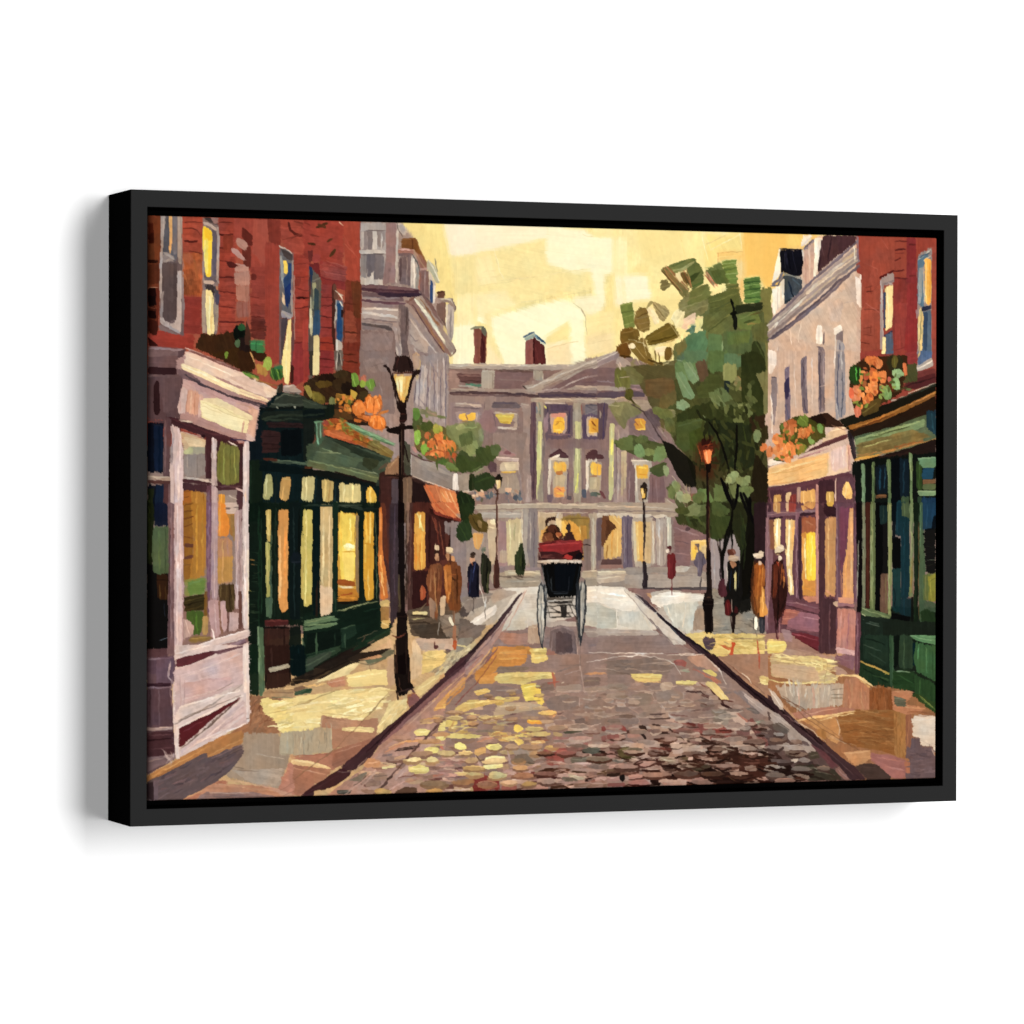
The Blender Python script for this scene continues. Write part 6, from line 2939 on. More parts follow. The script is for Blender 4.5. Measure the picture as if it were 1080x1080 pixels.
s 46303f 9 50,290 50,500
p a08c92 a2 30,520 195,520 195,535 30,545
s b8a4a8 6 90,528 190,522
p 52303c a2 v.06 30,555 200,545 210,690 30,710
s 33161f 9 40,602 180,592
s 6c4858 8 40,570 180,565
s 64404c 7 40,660 190,650
p 7c6470 a-15 v.06 30,715 215,690 215,720 120,770 30,825
s a08c90 6 40,740 200,700
s 5c4450 7 35,810 160,750
g b8a4a4,a08c90 14 45 4 70 20 140,680 200,680 210,730 150,740
s a8909c 8 180,100 165,200 200,240
s 8c707c 7 195,200 180,300 200,460
p d8c8cc a90 v.06 195,260 235,260 225,480 238,720 215,720 200,500
s ecdfe0 7 215,270 205,470
s e8dcdc 7 225,530 228,710
p cbaeb0 a-14 v.06 205,160 640,20 640,280 230,390 205,500
p d9c6c8 a-18 v.06 215,0 450,0 640,0 440,40 215,75
s efe2e4 8 215,55 430,0
p 6a2833 a-16 v.06 217,90 450,35 460,60 300,125 218,145
p 8a6478 a-16 v.06 440,40 650,0 660,10 480,60
s 5c3850 6 430,60 655,5
p c8a8ac a-12 v.05 260,240 560,200 560,270 280,360
s c09ca4 7 380,220 560,215
s dcc8c8 6 270,200 620,60
s dcc8ca 6 250,350 580,250
s b09498 5 270,220 265,370
s b89ca0 5 240,200 245,380
p d8c6c4 a-20 v.06 205,480 240,400 480,310 640,240 640,300 460,370 240,470 210,510
s 6c605c 6 210,500 330,440 620,320
s 948680 7 230,480 400,400 560,300 630,250
s 8c7c78 5 470,290 580,240
s ece0dc 7 240,400 420,340 620,290
s eee4e0 8 220,530 400,440 640,320
p 691f26 a-32 v.05 235,525 420,440 620,330 600,350 480,430 330,570 235,655
s 7c2c34 7 260,540 440,450
s 561a20 8 240,620 380,510
s a08c84 5 240,665 400,540 630,330
s 4c3c34 4 260,645 420,520 610,350
p cdb4ba a-28 v.06 240,670 420,540 650,340 670,480 660,500 450,590 330,640 240,710
s dcc8cc 7 260,680 460,540 640,380
s e4d4d6 7 330,630 520,540 650,440
s b89ca4 6 450,560 640,430
s e8dcdc 7 440,590 655,495
p e4d6d8 a90 v.05 640,0 672,0 680,290 678,480 662,485 660,300 640,300
s f0e6e6 6 655,20 655,280
s c8b8bc 5 672,300 672,470
s 5c4c44 5 662,470 675,465
o 310 690 6
@lshopb
p 0a1a1c a90 v.06 0,0 75,0 75,130 0,140
p 3a4c44 a-22 v.07 75,30 230,-20 240,10 80,110
s 54705c 6 80,70 220,0
p 2a221c a-22 v.07 70,120 300,10 620,-40 500,30 360,60 120,180 0,190 0,150
s 5c4c34 7 0,165 120,160 240,100
s 201814 8 100,150 350,40
@lpave
p c09a6c a-10 v.06 0,190 200,150 420,40 620,20 700,300 400,350 0,350
p eed084 a-6 v.03 330,130 480,95 590,95 600,190 480,200 345,205
s f6dc98 7 350,150 560,115
s e0bc70 6 350,195 590,185
p c88c6c a-10 v.06 200,175 325,140 330,200 250,210
s dca888 6 220,180 320,160
p dcc890 a-30 v.06 130,180 360,60 430,50 340,130
s f0dca4 6 150,170 380,65
s 6c5c44 5 360,45 480,65 560,40
p 5c6854 480,60 600,20 560,10 440,40
p c89468 400,35 540,0 570,15 500,30
s 8c6c4c 4 480,70 490,100
p 3a5c4c 0,240 60,220 120,215 110,245 0,260
s 1c4438 9 50,240 110,225
p 8c6c50 a-5 0,205 120,195 60,225 0,240
s d8b070 7 60,200 200,185
p ead088 a-6 v.04 0,270 150,250 300,225 560,210 610,240 560,330 430,420 280,395 180,390 160,460 0,480
g f2dea2,dcc07c,f6e6b4,e6ca84 70 120 8 -8 5 0,280 300,235 590,220 540,340 420,410 200,385 150,460 0,475
s a88c58 5 0,330 100,300 160,265 290,220
s 9c8454 4 20,310 130,285 260,230
s b89860 3 170,370 400,390 520,350
s c0a468 3 30,440 60,430 80,450
p b07e60 a8 v.04 175,385 300,410 430,420 540,400 520,520 400,560 240,600 240,470 165,460
p b88a6c a10 180,390 420,420 410,460 250,470
s 8c6450 4 190,400 330,415
s c4a07c 8 170,450 180,395
p e2c888 a5 v.05 310,460 420,455 520,465 500,495 390,490 300,480
s f2dca0 6 330,470 490,480
p dcc88c a-45 v.06 560,400 610,300 720,280 720,340 640,430 540,500 520,470
s ece0b0 6 600,360 700,290
g c8b078,eee0b4,a89468 26 40 4 -50 14 560,400 700,300 715,340 560,480
p ab9c84 a90 v.05 0,490 120,470 238,465 246,615 120,630 0,635
g b8ae98,988c78,a89c88 26 90 6 90 5 0,490 235,470 240,610 0,630
p b4785c a10 v.04 0,650 250,620 520,520 420,620 330,680 230,740 0,690
p ae7456 a20 v.05 0,695 240,735 200,780 60,880 0,890
s c48c6c 8 0,720 200,760
s 9c6450 5 0,640 240,630
p e6bc80 a8 v.04 0,660 120,675 230,715 220,728 120,715 0,690
s f4d8a0 7 0,668 130,690 210,715
p a06c54 a-20 v.05 240,610 400,560 540,510 480,600 330,690 240,720
s b88468 6 260,620 420,570
s 7c5c44 3 0,790 250,610 460,400 600,240
s 8c6c4c 3 20,770 270,590
s 9c8454 4 430,420 560,290 640,240
p bc9878 a90 v.05 595,20 630,20 640,180 610,210 590,180
p d4b48c a90 740,0 815,0 810,120 745,180
p dcbc7c a-40 v.05 760,210 930,110 920,150 790,270
s f0d898 7 790,220 900,150
g a89c88,c8c4a4,887c68 30 50 5 -42 8 850,110 1060,-10 1060,20 930,130
p a8683c 720,250 770,240 800,280 740,330 715,320
p 8a5c60 a60 725,270 760,245 800,285 730,345
s 5c3c50 9 740,220 760,240
@lampa
p 150c0c a90 v.04 632,0 735,0 738,180 760,200 720,250 670,270 650,240 640,180
s 3c2820 7 720,10 725,180
s 5c4030 5 665,150 670,200 690,230
s 2c1a1c 8 650,230 660,290
s 4c3834 7 660,240 740,215
s 30242c 8 700,240 760,205
@road
p ab8272 a-40 v.06 1085,60 760,330 560,560 440,720 200,900 1085,900
p b08c80 a-10 v.06 600,560 1085,300 1085,900 300,900
o 0 0 1
c 745 846 b89868,c8a070,b08c78,d0b070,a88878,a08478 7c5c50,6c4c48,8c6c58 .6 .5 400,800 440,760 490,745 490,846 370,846
o 310 690 6
p 472a3a a-38 v.05 1085,20 960,130 830,260 700,370 540,500 440,590 300,710 310,740 380,735 460,680 540,580 660,460 800,320 900,230 1085,80
s 33192a 9 720,370 560,520 460,620
s 5c3c50 7 1085,60 900,190 800,290
s 70485c 6 860,270 660,460 540,570
p 43222f a-35 v.05 300,715 370,740 340,780 230,850 160,855 40,900 80,860
s 5c3844 6 110,860 280,770
s 8c7068 4 280,745 370,740
s a08474 5 380,740 400,720 460,650
p 8c6464 a-42 v.06 940,190 1085,80 1085,130 880,290 700,450 560,560 540,570 700,410
s b08c80 6 1060,120 860,300 680,460
s 74505c 7 1000,180 820,330 700,430
s c8a48c 5 900,290 720,450
s dca878 8 1085,110 940,240 880,300
p d89850 a-40 v.06 1085,140 920,300 880,350 900,360 1000,320 1085,240
s e8b058 9 900,345 1000,330
s f0c468 7 940,320 1000,310
s c87c44 8 1000,290 1085,240
s d89c58 7 820,410 920,400
s e8b878 8 800,440 880,430
p e8d07c 750,490 800,465 870,480 850,510 780,515
s f4e498 7 780,490 850,488
s 5c4048 6 770,520 840,515
s d89458 12 700,550 810,540
s c8845c 9 580,620 700,560
s e0a870 7 600,590 720,545
p d09060 a-20 v.06 440,700 480,650 550,670 540,710 460,715
s e0a880 7 470,690 540,680
s 8c7878 16 560,640 620,630
s b89478 14 640,660 700,640
s 3c2c2c 8 640,612 760,595
s 4c3c38 6 660,600 770,580
s 3c302c 10 565,690 655,690
s e0cc8c 12 560,715 640,710
s c8ac8c 7 550,680 640,700
p 9a8274 a90 505,755 595,750 590,790 510,800
s 5c5050 4 510,770 590,768
s a08474 14 460,830 540,815
s 5c4c48 6 380,830 500,740
p 4c4c48 265,860 370,850 350,885 280,890
s 70706c 6 280,870 350,862
p 7c7468 a-20 v.06 350,800 430,750 480,740 420,800
s b89484 8 400,860 520,740
s c8a090 6 320,890 520,730
s 604844 11 500,900 600,790 720,650 860,500 980,380
s 7c5c50 6 860,520 1000,370 1085,260
s 4c3c38 14 590,790 620,770
s 5c4844 12 530,860 590,810
p c0a098 a-45 v.05 640,770 760,640 860,520 880,560 760,700 640,800
s a88078 7 690,720 800,600
s c8a088 6 1000,340 1085,240
s 7c5c58 8 980,390 1085,280
p ecdc7c 825,600 850,585 920,590 915,620 860,630 825,615
s f8ec9c 7 840,600 900,600
p d8c878 v.06 890,520 1000,510 1040,530 920,545
s ece098 7 900,520 1020,525
p e4cc78 v.07 920,440 1000,400 1080,390 1085,480 980,470 920,490
s f0dc90 7 940,440 1060,410
s d0b060 7 980,350 1085,340
s c0a878 9 1000,430 1085,450
p ecdc80 v.05 1020,560 1085,555 1085,600 1040,605 1015,590
s 6c5058 8 950,625 1085,615
s 8c7068 7 1000,650 1085,640
s 70585c 6 1020,605 1085,610
p ead888 780,640 880,640 870,670 800,670
s f8eca8 7 790,650 870,652
s 7c6c74 6 790,635 860,640
p e8d47c 725,710 800,700 860,715 850,745 760,755 725,740
s f4e49c 7 740,725 840,725
s a88c58 4 740,745 840,740
s c8ac80 9 770,690 850,690
s dcc06c 6 890,575 950,570
s c8684c 7 930,580 945,600
s 8c7874 8 860,630 930,650
p 9c8478 860,660 940,650 960,680 880,690
s bca08c 8 880,670 1000,665
s d8b478 10 1000,750 1085,745
s c89c88 8 860,740 980,760
s 4c3830 11 850,820 1010,825
s 7c5048 7 850,790 970,780
s 5c3c38 6 830,800 950,790
s b48470 9 700,810 820,780
s c07860 8 880,770 960,760
s 8c5c50 6 660,780 780,760
p 5c4434 a0 640,870 700,840 780,840 785,880 640,890
s c0948c 8 820,850 900,840
s a07468 9 850,870 980,850
s c8a098 7 610,850 700,800
s d0786c 6 980,850 1085,840
s 8c5c5c 7 960,800 1085,790
s 6c4840 6 1020,830 1085,820
o 470 690 6
@road
p 967c72 a3 v.05 0,300 330,0 1085,0 1085,900 0,900
o 0 0 1
c 728 800 9c857a,8a766c,a8948a,907a70 b09c90,a08a80,b8a498 .75 .5 575,722 660,722 660,850 600,800
c 736 846 b89868,c8a070,b08c78,d8b868,a88878,a08478 7c5c50,6c4c48,8c6c58 .6 .5 470,760 520,735 590,735 590,846 470,846
c 788 846 b08c80,a07868,8c6458,7c4a40,93786a 4a2c24,5c3a30 .7 .4 575,788 660,775 660,846 575,846
o 470 690 6
p c8843c a5 v.06 330,0 520,0 500,60 300,110 200,190 180,120
s e0a050 7 340,30 500,25
s d89448 8 240,150 320,100
p e0c068 540,0 640,0 650,35 570,60 545,40
s f0d888 6 560,20 640,15
p 8c7868 a3 v.05 330,75 500,75 540,90 480,110 320,120
p d89448 a5 200,150 330,110 320,180 210,190
p dcc070 a2 v.06 300,150 330,120 480,110 690,110 680,150 560,165 480,190 320,180
s ecd88c 6 320,140 520,125
s c8a85c 4 330,170 500,160
s e8d484 6 560,125 680,130
s ac904c 4 400,150 660,140
p 8c7468 580,190 690,170 680,230 590,230
s b86848 14 680,120 690,200
s a85c4c 9 650,180 720,170
p 867470 a2 v.05 190,200 340,195 480,220 480,245 320,265 210,280
s 9c8c84 7 320,230 460,225
p e0b45c v.06 180,230 250,215 290,235 200,265
s f0d080 6 190,240 280,232
p ecc850 v.06 480,190 580,180 600,240 620,300 600,330 560,290 500,300 490,250
s f8dc6c 8 500,270 590,265
s f8e488 6 500,210 570,200
s 5c4838 5 520,300 600,290
p d8b464 a-10 v.08 60,340 140,290 300,290 470,265 470,290 300,310 150,350 60,390
s f0d080 6 120,310 280,300
s ecc870 6 310,280 470,270
s c89c58 7 60,370 140,330
s e8a048 9 0,260 180,110
s d88c40 8 0,320 120,200
s 8c5048 7 60,320 200,180 320,10
s a87c70 8 40,180 200,40 240,0
s 7c5864 8 0,180 140,60 230,0
s 604050 9 0,130 80,70 150,0
s b49088 6 20,250 180,110
p 4a2c3c a-42 0,110 120,0 150,0 0,145
p b09c84 a3 v.05 330,310 480,300 610,320 600,350 460,370 320,390 300,370
s c8b898 7 340,330 470,320
p 967f72 460,365 620,350 600,395 500,395
s e0c070 7 550,340 620,330
g ecd078,d8b458,f4e090,c09c58,b8a070 60 60 7 -3 8 0,400 80,370 380,390 380,470 240,530 0,530
s 8c7c70 18 190,490 310,480
s a89c88 8 330,440 440,420
p d8c070 a3 0,500 240,510 180,530 0,530
p e8c868 0,420 60,400 80,440 0,460
s f4dc88 7 200,405 265,420
s c89458 7 20,480 60,420
p e8a038 a3 v.06 515,410 600,412 608,435 540,440 515,430
s f8cc50 6 525,420 590,422
s e89838 10 570,432 605,432
d d89458 670,370 34,24
s ecb078 6 640,365 690,365
p b0988c 620,440 690,430 705,480 640,490
s c4aca0 7 640,450 690,460
p ecc858 v.06 430,450 470,445 500,470 460,495 430,490
g f0d068,d8a050,ecc878,b88850 26 60 7 3 8 300,500 520,490 520,540 320,545
p e8c060 430,540 480,530 500,560 460,580
s f4d878 6 440,545 470,565
s 6c4c40 7 520,520 640,530
s 9c6048 9 540,535 650,545
p e0a868 a-5 520,550 620,540 640,560 550,575
s f4d898 5 540,555 610,552
p eedc7c v.05 55,570 85,555 130,570 130,600 80,605 55,590
s f8ec9c 7 70,575 115,580
d e8d470 295,585 44,18
s f8e890 6 265,585 325,580
s 6c5450 7 260,565 330,562
s c88460 8 200,550 290,530
p d0a060 v.06 180,600 250,580 260,620 190,640
p efe49c 245,655 300,640 375,645 370,670 310,685 250,680
s f8f0b8 6 260,660 360,655
p efe08c 240,700 360,690 365,710 300,725 235,720
s f8ecb0 6 250,708 350,702
s 3c3028 7 240,690 350,685
s 7c6c60 6 230,735 370,730
s b8a098 8 190,640 240,740
s 5c4844 6 190,640 220,670 250,660
g c89888,a87c74,d8b4a0,b08078 34 80 9 2 5 0,620 180,610 190,740 0,800
s 6c4c50 12 0,622 120,622
s d8ac80 7 30,640 120,632
s 6c5050 14 60,720 180,710
s a87868 8 0,680 150,680
p e4c078 50,745 170,735 165,760 90,765
s f4d898 6 60,750 150,745
s 7c5c60 8 0,780 160,770
s 5c3840 10 60,815 150,808
p 6c4840 0,825 50,820 55,850 0,850
s c09888 9 60,840 160,835
s d0b0a4 7 0,860 160,855
s 8c6c64 6 180,760 300,750
p 9c8c84 a10 v.05 400,590 600,590 620,640 560,680 470,660
p 7a6c60 v.06 440,640 520,625 540,660 570,690 500,700 420,680
s 9c9084 7 400,600 490,600 540,650
s 64584c 8 440,670 560,690
s b89890 10 390,600 410,690 500,720 600,690
s a88078 7 410,590 480,590
p 8c3028 a88 v.06 180,765 260,760 335,762 345,860 180,870 165,820
s a44438 9 200,790 320,785
s 7c241c 9 180,850 330,845
s b05448 7 260,860 340,830
p c89c84 a-5 v.05 350,800 500,780 520,795 500,815 350,828
s dcb49c 6 360,805 500,790
p a05c4c 350,830 450,825 450,860 355,865
s 7c2c28 12 440,760 560,745
s 6c2824 11 460,780 520,790
p 7c3c34 480,740 560,745 540,775 500,780 460,760
s 4c201c 13 560,775 700,780
s 5c2c24 9 540,810 690,790
s b08074 9 550,798 660,792
p b08478 v.05 460,845 520,830 600,820 650,840 660,860 480,860
s c8a090 6 520,840 620,835
s 44281e 8 450,850 560,820
g b88c80,9c746c,c8a498 20 80 8 0 4 340,730 560,700 580,740 400,770
p a04c40 a2 v.08 620,590 750,590 820,610 810,640 760,650 750,700 640,700 630,650
s b86454 8 640,610 780,605
s 8c342c 9 640,640 760,630
s c07868 7 640,680 740,670
s 8c3c30 14 690,565 765,570
p a86c60 v.05 830,560 930,555 930,590 840,595
s 201c18 16 870,618 1005,615
s 3c5444 6 880,612 960,605
s 68786c 4 900,625 980,620
s 4c4c40 14 750,495 855,490
s a07068 12 680,530 930,530
s a89890 7 620,620 700,610
p 8c7870 a3 v.05 640,280 700,260 850,265 840,320 740,360 640,340
p 9c887c a3 v.05 700,200 860,190 860,230 700,240
s b8a098 7 710,235 850,235
p 7c6860 v.05 870,150 980,140 980,190 870,205
s 94806c 7 880,170 970,165
p a08c80 v.05 870,215 1030,195 1030,230 900,250
s b8a094 6 880,240 1000,225
p 8c7468 v.05 860,330 980,275 1030,330 1020,360 880,360
p 9c8478 v.05 860,290 970,270 900,310
p 8c7870 v.06 1010,230 1085,215 1085,260 1020,255
s b49c90 7 990,280 1060,330
s b09890 6 850,280 850,330
s c0a498 6 800,380 1000,370
p 7c6860 810,410 880,400 885,440 830,450
p 8c7468 a3 900,390 1085,390 1085,440 920,450 900,430
s a8907f 6 910,405 1060,402
s b09488 8 800,420 850,470 960,480
s c0a496 7 880,470 980,440
s 7c6c68 8 700,110 850,70
s b8a4a0 4 750,130 850,95 850,0
s d8ccc8 4 890,50 1085,15
s a8948c 5 850,60 880,240
s c88858 10 880,120 1030,122
s d8a070 5 900,118 1010,118
s 7c6c68 5 720,70 860,66
s e8d8c0 5 735,180 748,176
p 8c443c a0 v.06 985,455 1085,450 1085,485 985,485
s a85c50 6 1000,460 1085,458
p 8f5c54 985,515 1085,505 1085,545 990,550
s 6c4038 6 880,500 980,498
s 5c3028 6 980,550 1085,548
p 6c6458 a2 v.06 790,650 920,650 940,690 1050,650 1085,660 1085,700 800,700
p 5c6858 940,660 1040,655 1030,700 960,695
s 88887c 6 800,660 900,660
p b8948c 800,685 920,680 930,705 810,710
s ccacA4 6 820,690 920,688
s bc9890 10 1010,700 1085,690
s b89c94 8 930,680 945,710
p 5a3a2a 580,740 640,715 780,720 800,745 700,755 660,740
s 3c2418 8 590,735 680,725
s 46301f 10 780,740 890,748
p 58402c 940,760 1000,730 1085,720 1085,760
s 7c6044 6 960,755 1060,735
p a89c88 v.05 770,760 890,760 890,785 850,800 780,775
s c8bca4 6 790,768 880,770
p 6c6458 740,770 800,780 850,800 740,805
s 301c14 12 890,760 920,790 880,800
p c09488 v.05 950,775 1085,770 1085,800 940,800
s d0a89c 6 960,780 1070,782
p 4a3020 v.06 660,815 820,815 780,850 660,855
p 7c6050 v.06 810,820 1000,805 1085,830 1085,845 800,850
s 9c8070 6 840,830 980,822
s a88474 6 700,800 760,790
g a88478,8c6c60,bc9c90 40 90 8 2 5 580,640 1085,720 1085,850 700,850
o 640 690 6
@road
p 927a70 a3 v.05 0,0 620,0 1085,370 1085,860 0,860
o 0 0 1
c 722 800 9c857a,8a766c,a8948a,907a70 b09c90,a08a80,b8a498 .8 .4 640,720 760,720 830,800 640,800
c 765 846 b08c80,a07868,8c6458,c0a094,7c4a40,93786a 4a2c24,5c3a30,3a221a .8 .35 640,772 740,762 830,780 830,846 640,846
c 795 846 b49488,a08070,c4aca0,8c6c5c 301a12,3c2218,281208 .85 .2 690,800 760,785 830,790 830,846 650,846
o 640 690 6
p 83726a a3 v.05 0,40 300,20 420,80 380,130 0,130
g a08c80,7c6c64 24 140 7 1 4 0,40 400,30 450,110 0,130
s e0d8d4 5 0,28 90,10 200,5 340,25 400,45 440,80 465,130
s e8e0dc 4 380,5 600,0
p a05c50 a10 v.08 420,40 480,30 510,55 490,80 430,60
s b86858 7 440,45 480,40
s a89c90 9 460,105 520,95
s 8c9c94 10 480,105 520,110
p b88c74 a40 v.06 500,20 600,0 720,80 700,110 560,70
s b46850 9 550,90 640,140 700,180
s c07858 10 660,140 720,180
p d8bc64 a30 v.06 600,100 660,95 700,130 690,145 650,130
s e8d07c 5 610,102 690,138
p dcc06c a3 v.06 145,125 240,120 350,125 345,165 240,180 180,165 150,145
s ecd888 6 160,135 340,133
s c0985c 5 160,150 340,150
s d8a868 6 180,170 340,172
p dcc070 a3 v.06 430,170 500,165 580,170 560,190 440,195
s f0d884 6 440,178 570,175
s b09458 7 440,190 540,190
p dcbc74 a50 v.05 620,175 680,170 780,290 710,290 690,250 640,210
s ecd494 6 650,185 760,285
s 5c2c24 9 720,290 795,297
s 3c1c1c 12 720,310 795,345
s 4c2824 9 640,210 700,270 740,310
s 7c4c40 7 590,180 640,220
p b09c8c v.05 335,190 370,170 415,180 410,230 370,240 340,220
s c4b0a0 6 350,190 400,200
p 948478 v.05 0,190 100,180 140,210 100,230 0,230
p 9c887c v.05 0,240 110,235 120,260 40,290 0,280
p 88786c v.05 150,260 200,245 290,250 280,310 200,330
p 8c7c74 v.05 300,250 400,220 470,240 490,280 400,300 320,290
p 94786c v.05 490,250 560,240 620,290 580,330 510,320
p 988478 v.05 210,320 330,310 350,350 240,380
s 4c3430 10 500,235 590,235 640,275
s 5c3c34 8 580,300 630,320
s 6c4c44 10 600,260 650,270
s 6c5048 9 380,315 490,330
s 7c5850 8 400,380 510,390
s 5c4440 6 530,360 590,350
s 7c6058 16 610,350 650,345
s b09c90 6 170,235 280,235 300,290
s b8a498 6 350,320 400,390 500,440
s b49c90 6 480,240 490,300
s a88c80 6 0,300 120,330 200,370
p 807270 v.05 50,330 130,330 160,360 60,360
p 847470 v.05 60,400 160,390 210,410 200,440 100,440 55,420
s 9c8c88 6 70,405 190,405
s c0a898 7 0,375 130,380
p a88c7c v.05 340,350 390,340 390,410 350,410
s 4c3834 7 240,383 370,378
s 46322c 9 270,408 400,405
p 7c746c v.05 660,350 760,345 800,390 780,420 680,430
p 8c847c v.05 690,400 780,400 760,450 690,445
s 9c9488 6 680,400 790,395
p 8c5048 v.05 570,430 650,410 640,500 600,510
s 6c2c24 12 500,435 560,445
s 9c6054 8 430,420 520,450
p 905048 v.05 515,475 590,470 610,505 530,510
s ac7064 6 530,485 590,482
p 8a3c32 a2 v.06 660,465 790,462 795,495 670,500
s a45448 7 680,472 780,472
p 803830 a2 v.06 645,515 810,508 815,535 660,542
s 9c5044 6 670,518 800,515
s 5c2820 6 680,540 800,535
p 7a5450 810,485 900,480 905,510 830,510
p 68443c a8 820,520 900,520 1000,555 960,560 830,545
s 4c2c28 6 830,545 980,550
p 6c6464 a30 v.06 870,340 920,330 980,370 950,380
s 848080 6 880,340 950,365
p 707c70 v.06 930,420 1000,415 1010,445 940,445
s 8c988c 6 940,425 1000,425
p c0a89c a45 v.05 780,370 820,360 900,440 880,460 800,420
s 9c6c60 9 820,370 900,430
p 7c4c48 a55 v.05 880,420 920,400 990,520 1085,620 1060,640 960,540
s 9c6c64 6 900,430 980,530
p 887c80 a40 v.06 790,230 860,230 1000,340 1000,390 900,320
p a89894 a40 v.05 860,240 1000,330 1085,390 1085,430 1000,390 900,310
s c0b4b0 6 870,260 980,350
p 4c4c50 v.06 1030,460 1085,455 1085,495 1050,485
s 7c7478 9 1030,430 1085,440
s b8a8a4 7 990,500 1085,560
s 5c3c38 10 990,510 1085,580
p 8c403a a0 v.06 0,455 110,450 125,485 0,490
s a85c50 6 0,462 100,460
p 905a52 0,510 80,505 80,530 0,540
s a87068 7 0,555 70,555 60,580
s 4c3430 9 120,485 220,480
p 3c2c24 v.06 195,445 240,445 260,480 230,495
s 302420 14 215,505 245,530
p a88074 130,500 200,495 210,520 130,525
s c0a090 8 140,470 200,450
p a88c7c v.05 270,450 340,440 400,470 390,490 290,485
s 43302a 10 285,440 380,455 415,485
s 3c2c26 10 280,500 400,500
s 5c3c34 8 330,540 420,560
p 5a3028 v.06 340,545 420,545 410,610 370,605
s 7c4438 10 270,590 400,600
s 4c241e 8 380,600 405,610
p b4988a v.05 230,560 280,545 370,550 330,580 240,590
s c8ac9c 6 250,560 340,558
s 4c3a34 9 190,550 240,590
p 7c6c70 v.06 90,550 160,545 200,570 130,590
s 9c8c90 6 100,555 170,560
p 5c5030 v.07 60,600 110,580 200,590 205,640 150,670 80,650
s 7c7048 7 80,600 180,600
s 44401f 9 100,650 190,650
s 5c5c58 10 0,665 90,680
s 6c6864 7 20,660 120,690
p a07870 v.05 0,600 50,610 60,650 0,655
p b88c80 v.05 0,690 110,690 130,720 0,720
s ccaca0 6 0,700 100,700
p 66503f 0,725 120,720 160,745 0,760
p b08478 v.05 190,680 260,665 320,680 290,710 200,715
s c8a094 6 210,685 290,680
s 4c2c26 9 170,690 200,670 300,665
s 52302a 9 180,700 220,715 300,700
s 5c342c 12 310,640 325,700
p b89486 v.05 330,630 380,640 390,680 340,690
p c0a294 v.05 410,540 500,560 610,580 600,620 420,630
s d0b4a4 7 430,580 590,600
p b8988c v.05 420,540 500,535 520,560 430,560
s 4a3830 9 440,525 500,535 530,560
s 4c3c38 8 590,520 640,540 650,555
s a89890 7 540,530 620,540
s 46302a 10 550,570 700,565 830,575
p 3c2018 v.06 620,590 830,580 840,700 640,690 640,640
s 5a3426 9 510,630 640,640
p 64483c 640,600 720,590 820,605 800,630 660,630
s a8a094 5 680,600 740,590 800,605
s c8c0b4 6 870,570 920,580 1000,570
p b8aea4 v.05 870,570 990,560 1000,590 900,595
s 6c6058 4 890,580 980,575
p b49c92 840,595 910,590 915,625 845,625
p 4c3830 920,600 1000,590 1060,630 980,625
s d0c4b8 5 960,605 1040,625
p bcb0a4 950,635 1040,630 1050,648 980,648
p 4a2a20 v.06 830,640 1085,650 1085,830 840,830
s 6c4438 9 840,650 960,670
s 7c5448 8 870,690 1000,690
p 8c7468 870,710 930,700 965,720 940,740 880,735
s 6c5044 6 880,720 950,715
s b8b4ac 10 1015,710 1060,720
p 9c9890 1010,700 1085,695 1085,740 1040,730
s 3c241a 12 960,740 1085,745
p a88478 v.05 890,780 1040,770 1050,795 920,800
s c09c90 5 900,782 1030,780
s 2c140e 12 860,810 1060,810
s 6c4c40 8 1050,750 1075,800
p 8c7c68 v.06 330,640 440,645 440,690 340,680
s c8c0b0 4 340,660 430,675
p 5c4a34 445,640 515,640 515,680 450,685
s 7c6c50 6 455,650 510,650
p c8a89c v.05 520,640 540,640 545,690 520,690
p 58382c 545,640 730,640 740,690 550,690
p ac8c80 570,660 680,650 690,680 590,685
p b8a094 735,660 790,655 800,690 740,690
s 9c8478 8 600,665 680,660
p 30180f 410,700 470,690 640,700 650,740 560,750 430,740
p a88c80 v.05 430,720 480,705 520,730 490,755 440,745
s c0a89c 6 440,720 490,718
p 3a3822 500,715 560,700 620,715 600,740 520,740
p b49488 v.05 670,710 830,710 840,735 690,740
s ccb0a4 5 680,715 820,715
s 2c150e 18 650,705 660,730
p b08c80 v.05 330,710 400,700 420,740 340,745
p 2c140e v.05 320,760 560,750 830,740 860,830 660,830 560,780 340,800
s 1e0d08 12 340,765 540,760
s 2c1610 14 660,790 820,790
s 4c2c20 8 680,760 800,770
s 6c4c30 6 770,770 820,810
p b88878 v.05 340,785 540,780 550,810 430,830 345,820
s cc9f90 6 350,792 520,790
s 7c3c34 6 360,815 520,805
p ac7c70 v.05 555,780 620,775 680,820 560,825
p b48478 v.05 130,765 220,755 250,775 140,790
s c89c8c 5 140,768 230,765
s 4c1f1a 8 140,795 250,780
p a8746a v.05 130,800 240,790 290,830 150,835
s 3c1814 10 130,828 280,830
p 2c150f v.06 240,760 300,745 330,800 340,830 300,830 260,790
s 2c150f 18 255,760 290,800 330,825
p 1a1614 80,765 110,755 118,790 100,805 80,795
p a8807a v.05 0,775 80,770 75,800 0,805
s c49c90 6 0,780 70,780
p 8c544c 0,815 120,810 110,835 0,840
p 33221a 0,755 90,745 70,770 0,775
s 3c2420 9 140,740 320,735
s 5c4038 9 0,745 140,735
g c8aca0,a8887c,8c6c62 40 70 6 2 5 140,600 640,640 640,740 140,740
@lpave
@road
p 3a2430 a38 v.05 610,0 680,0 800,110 880,180 1085,330 1085,380 980,310 860,210 740,110
s 22101c 9 700,50 880,200 1060,350
s 5c4450 6 640,0 760,100
s 7c5040 5 820,130 860,150
s d0c4bc 5 620,10 720,110 750,190
s b8a8a4 5 860,240 940,300
@rpave
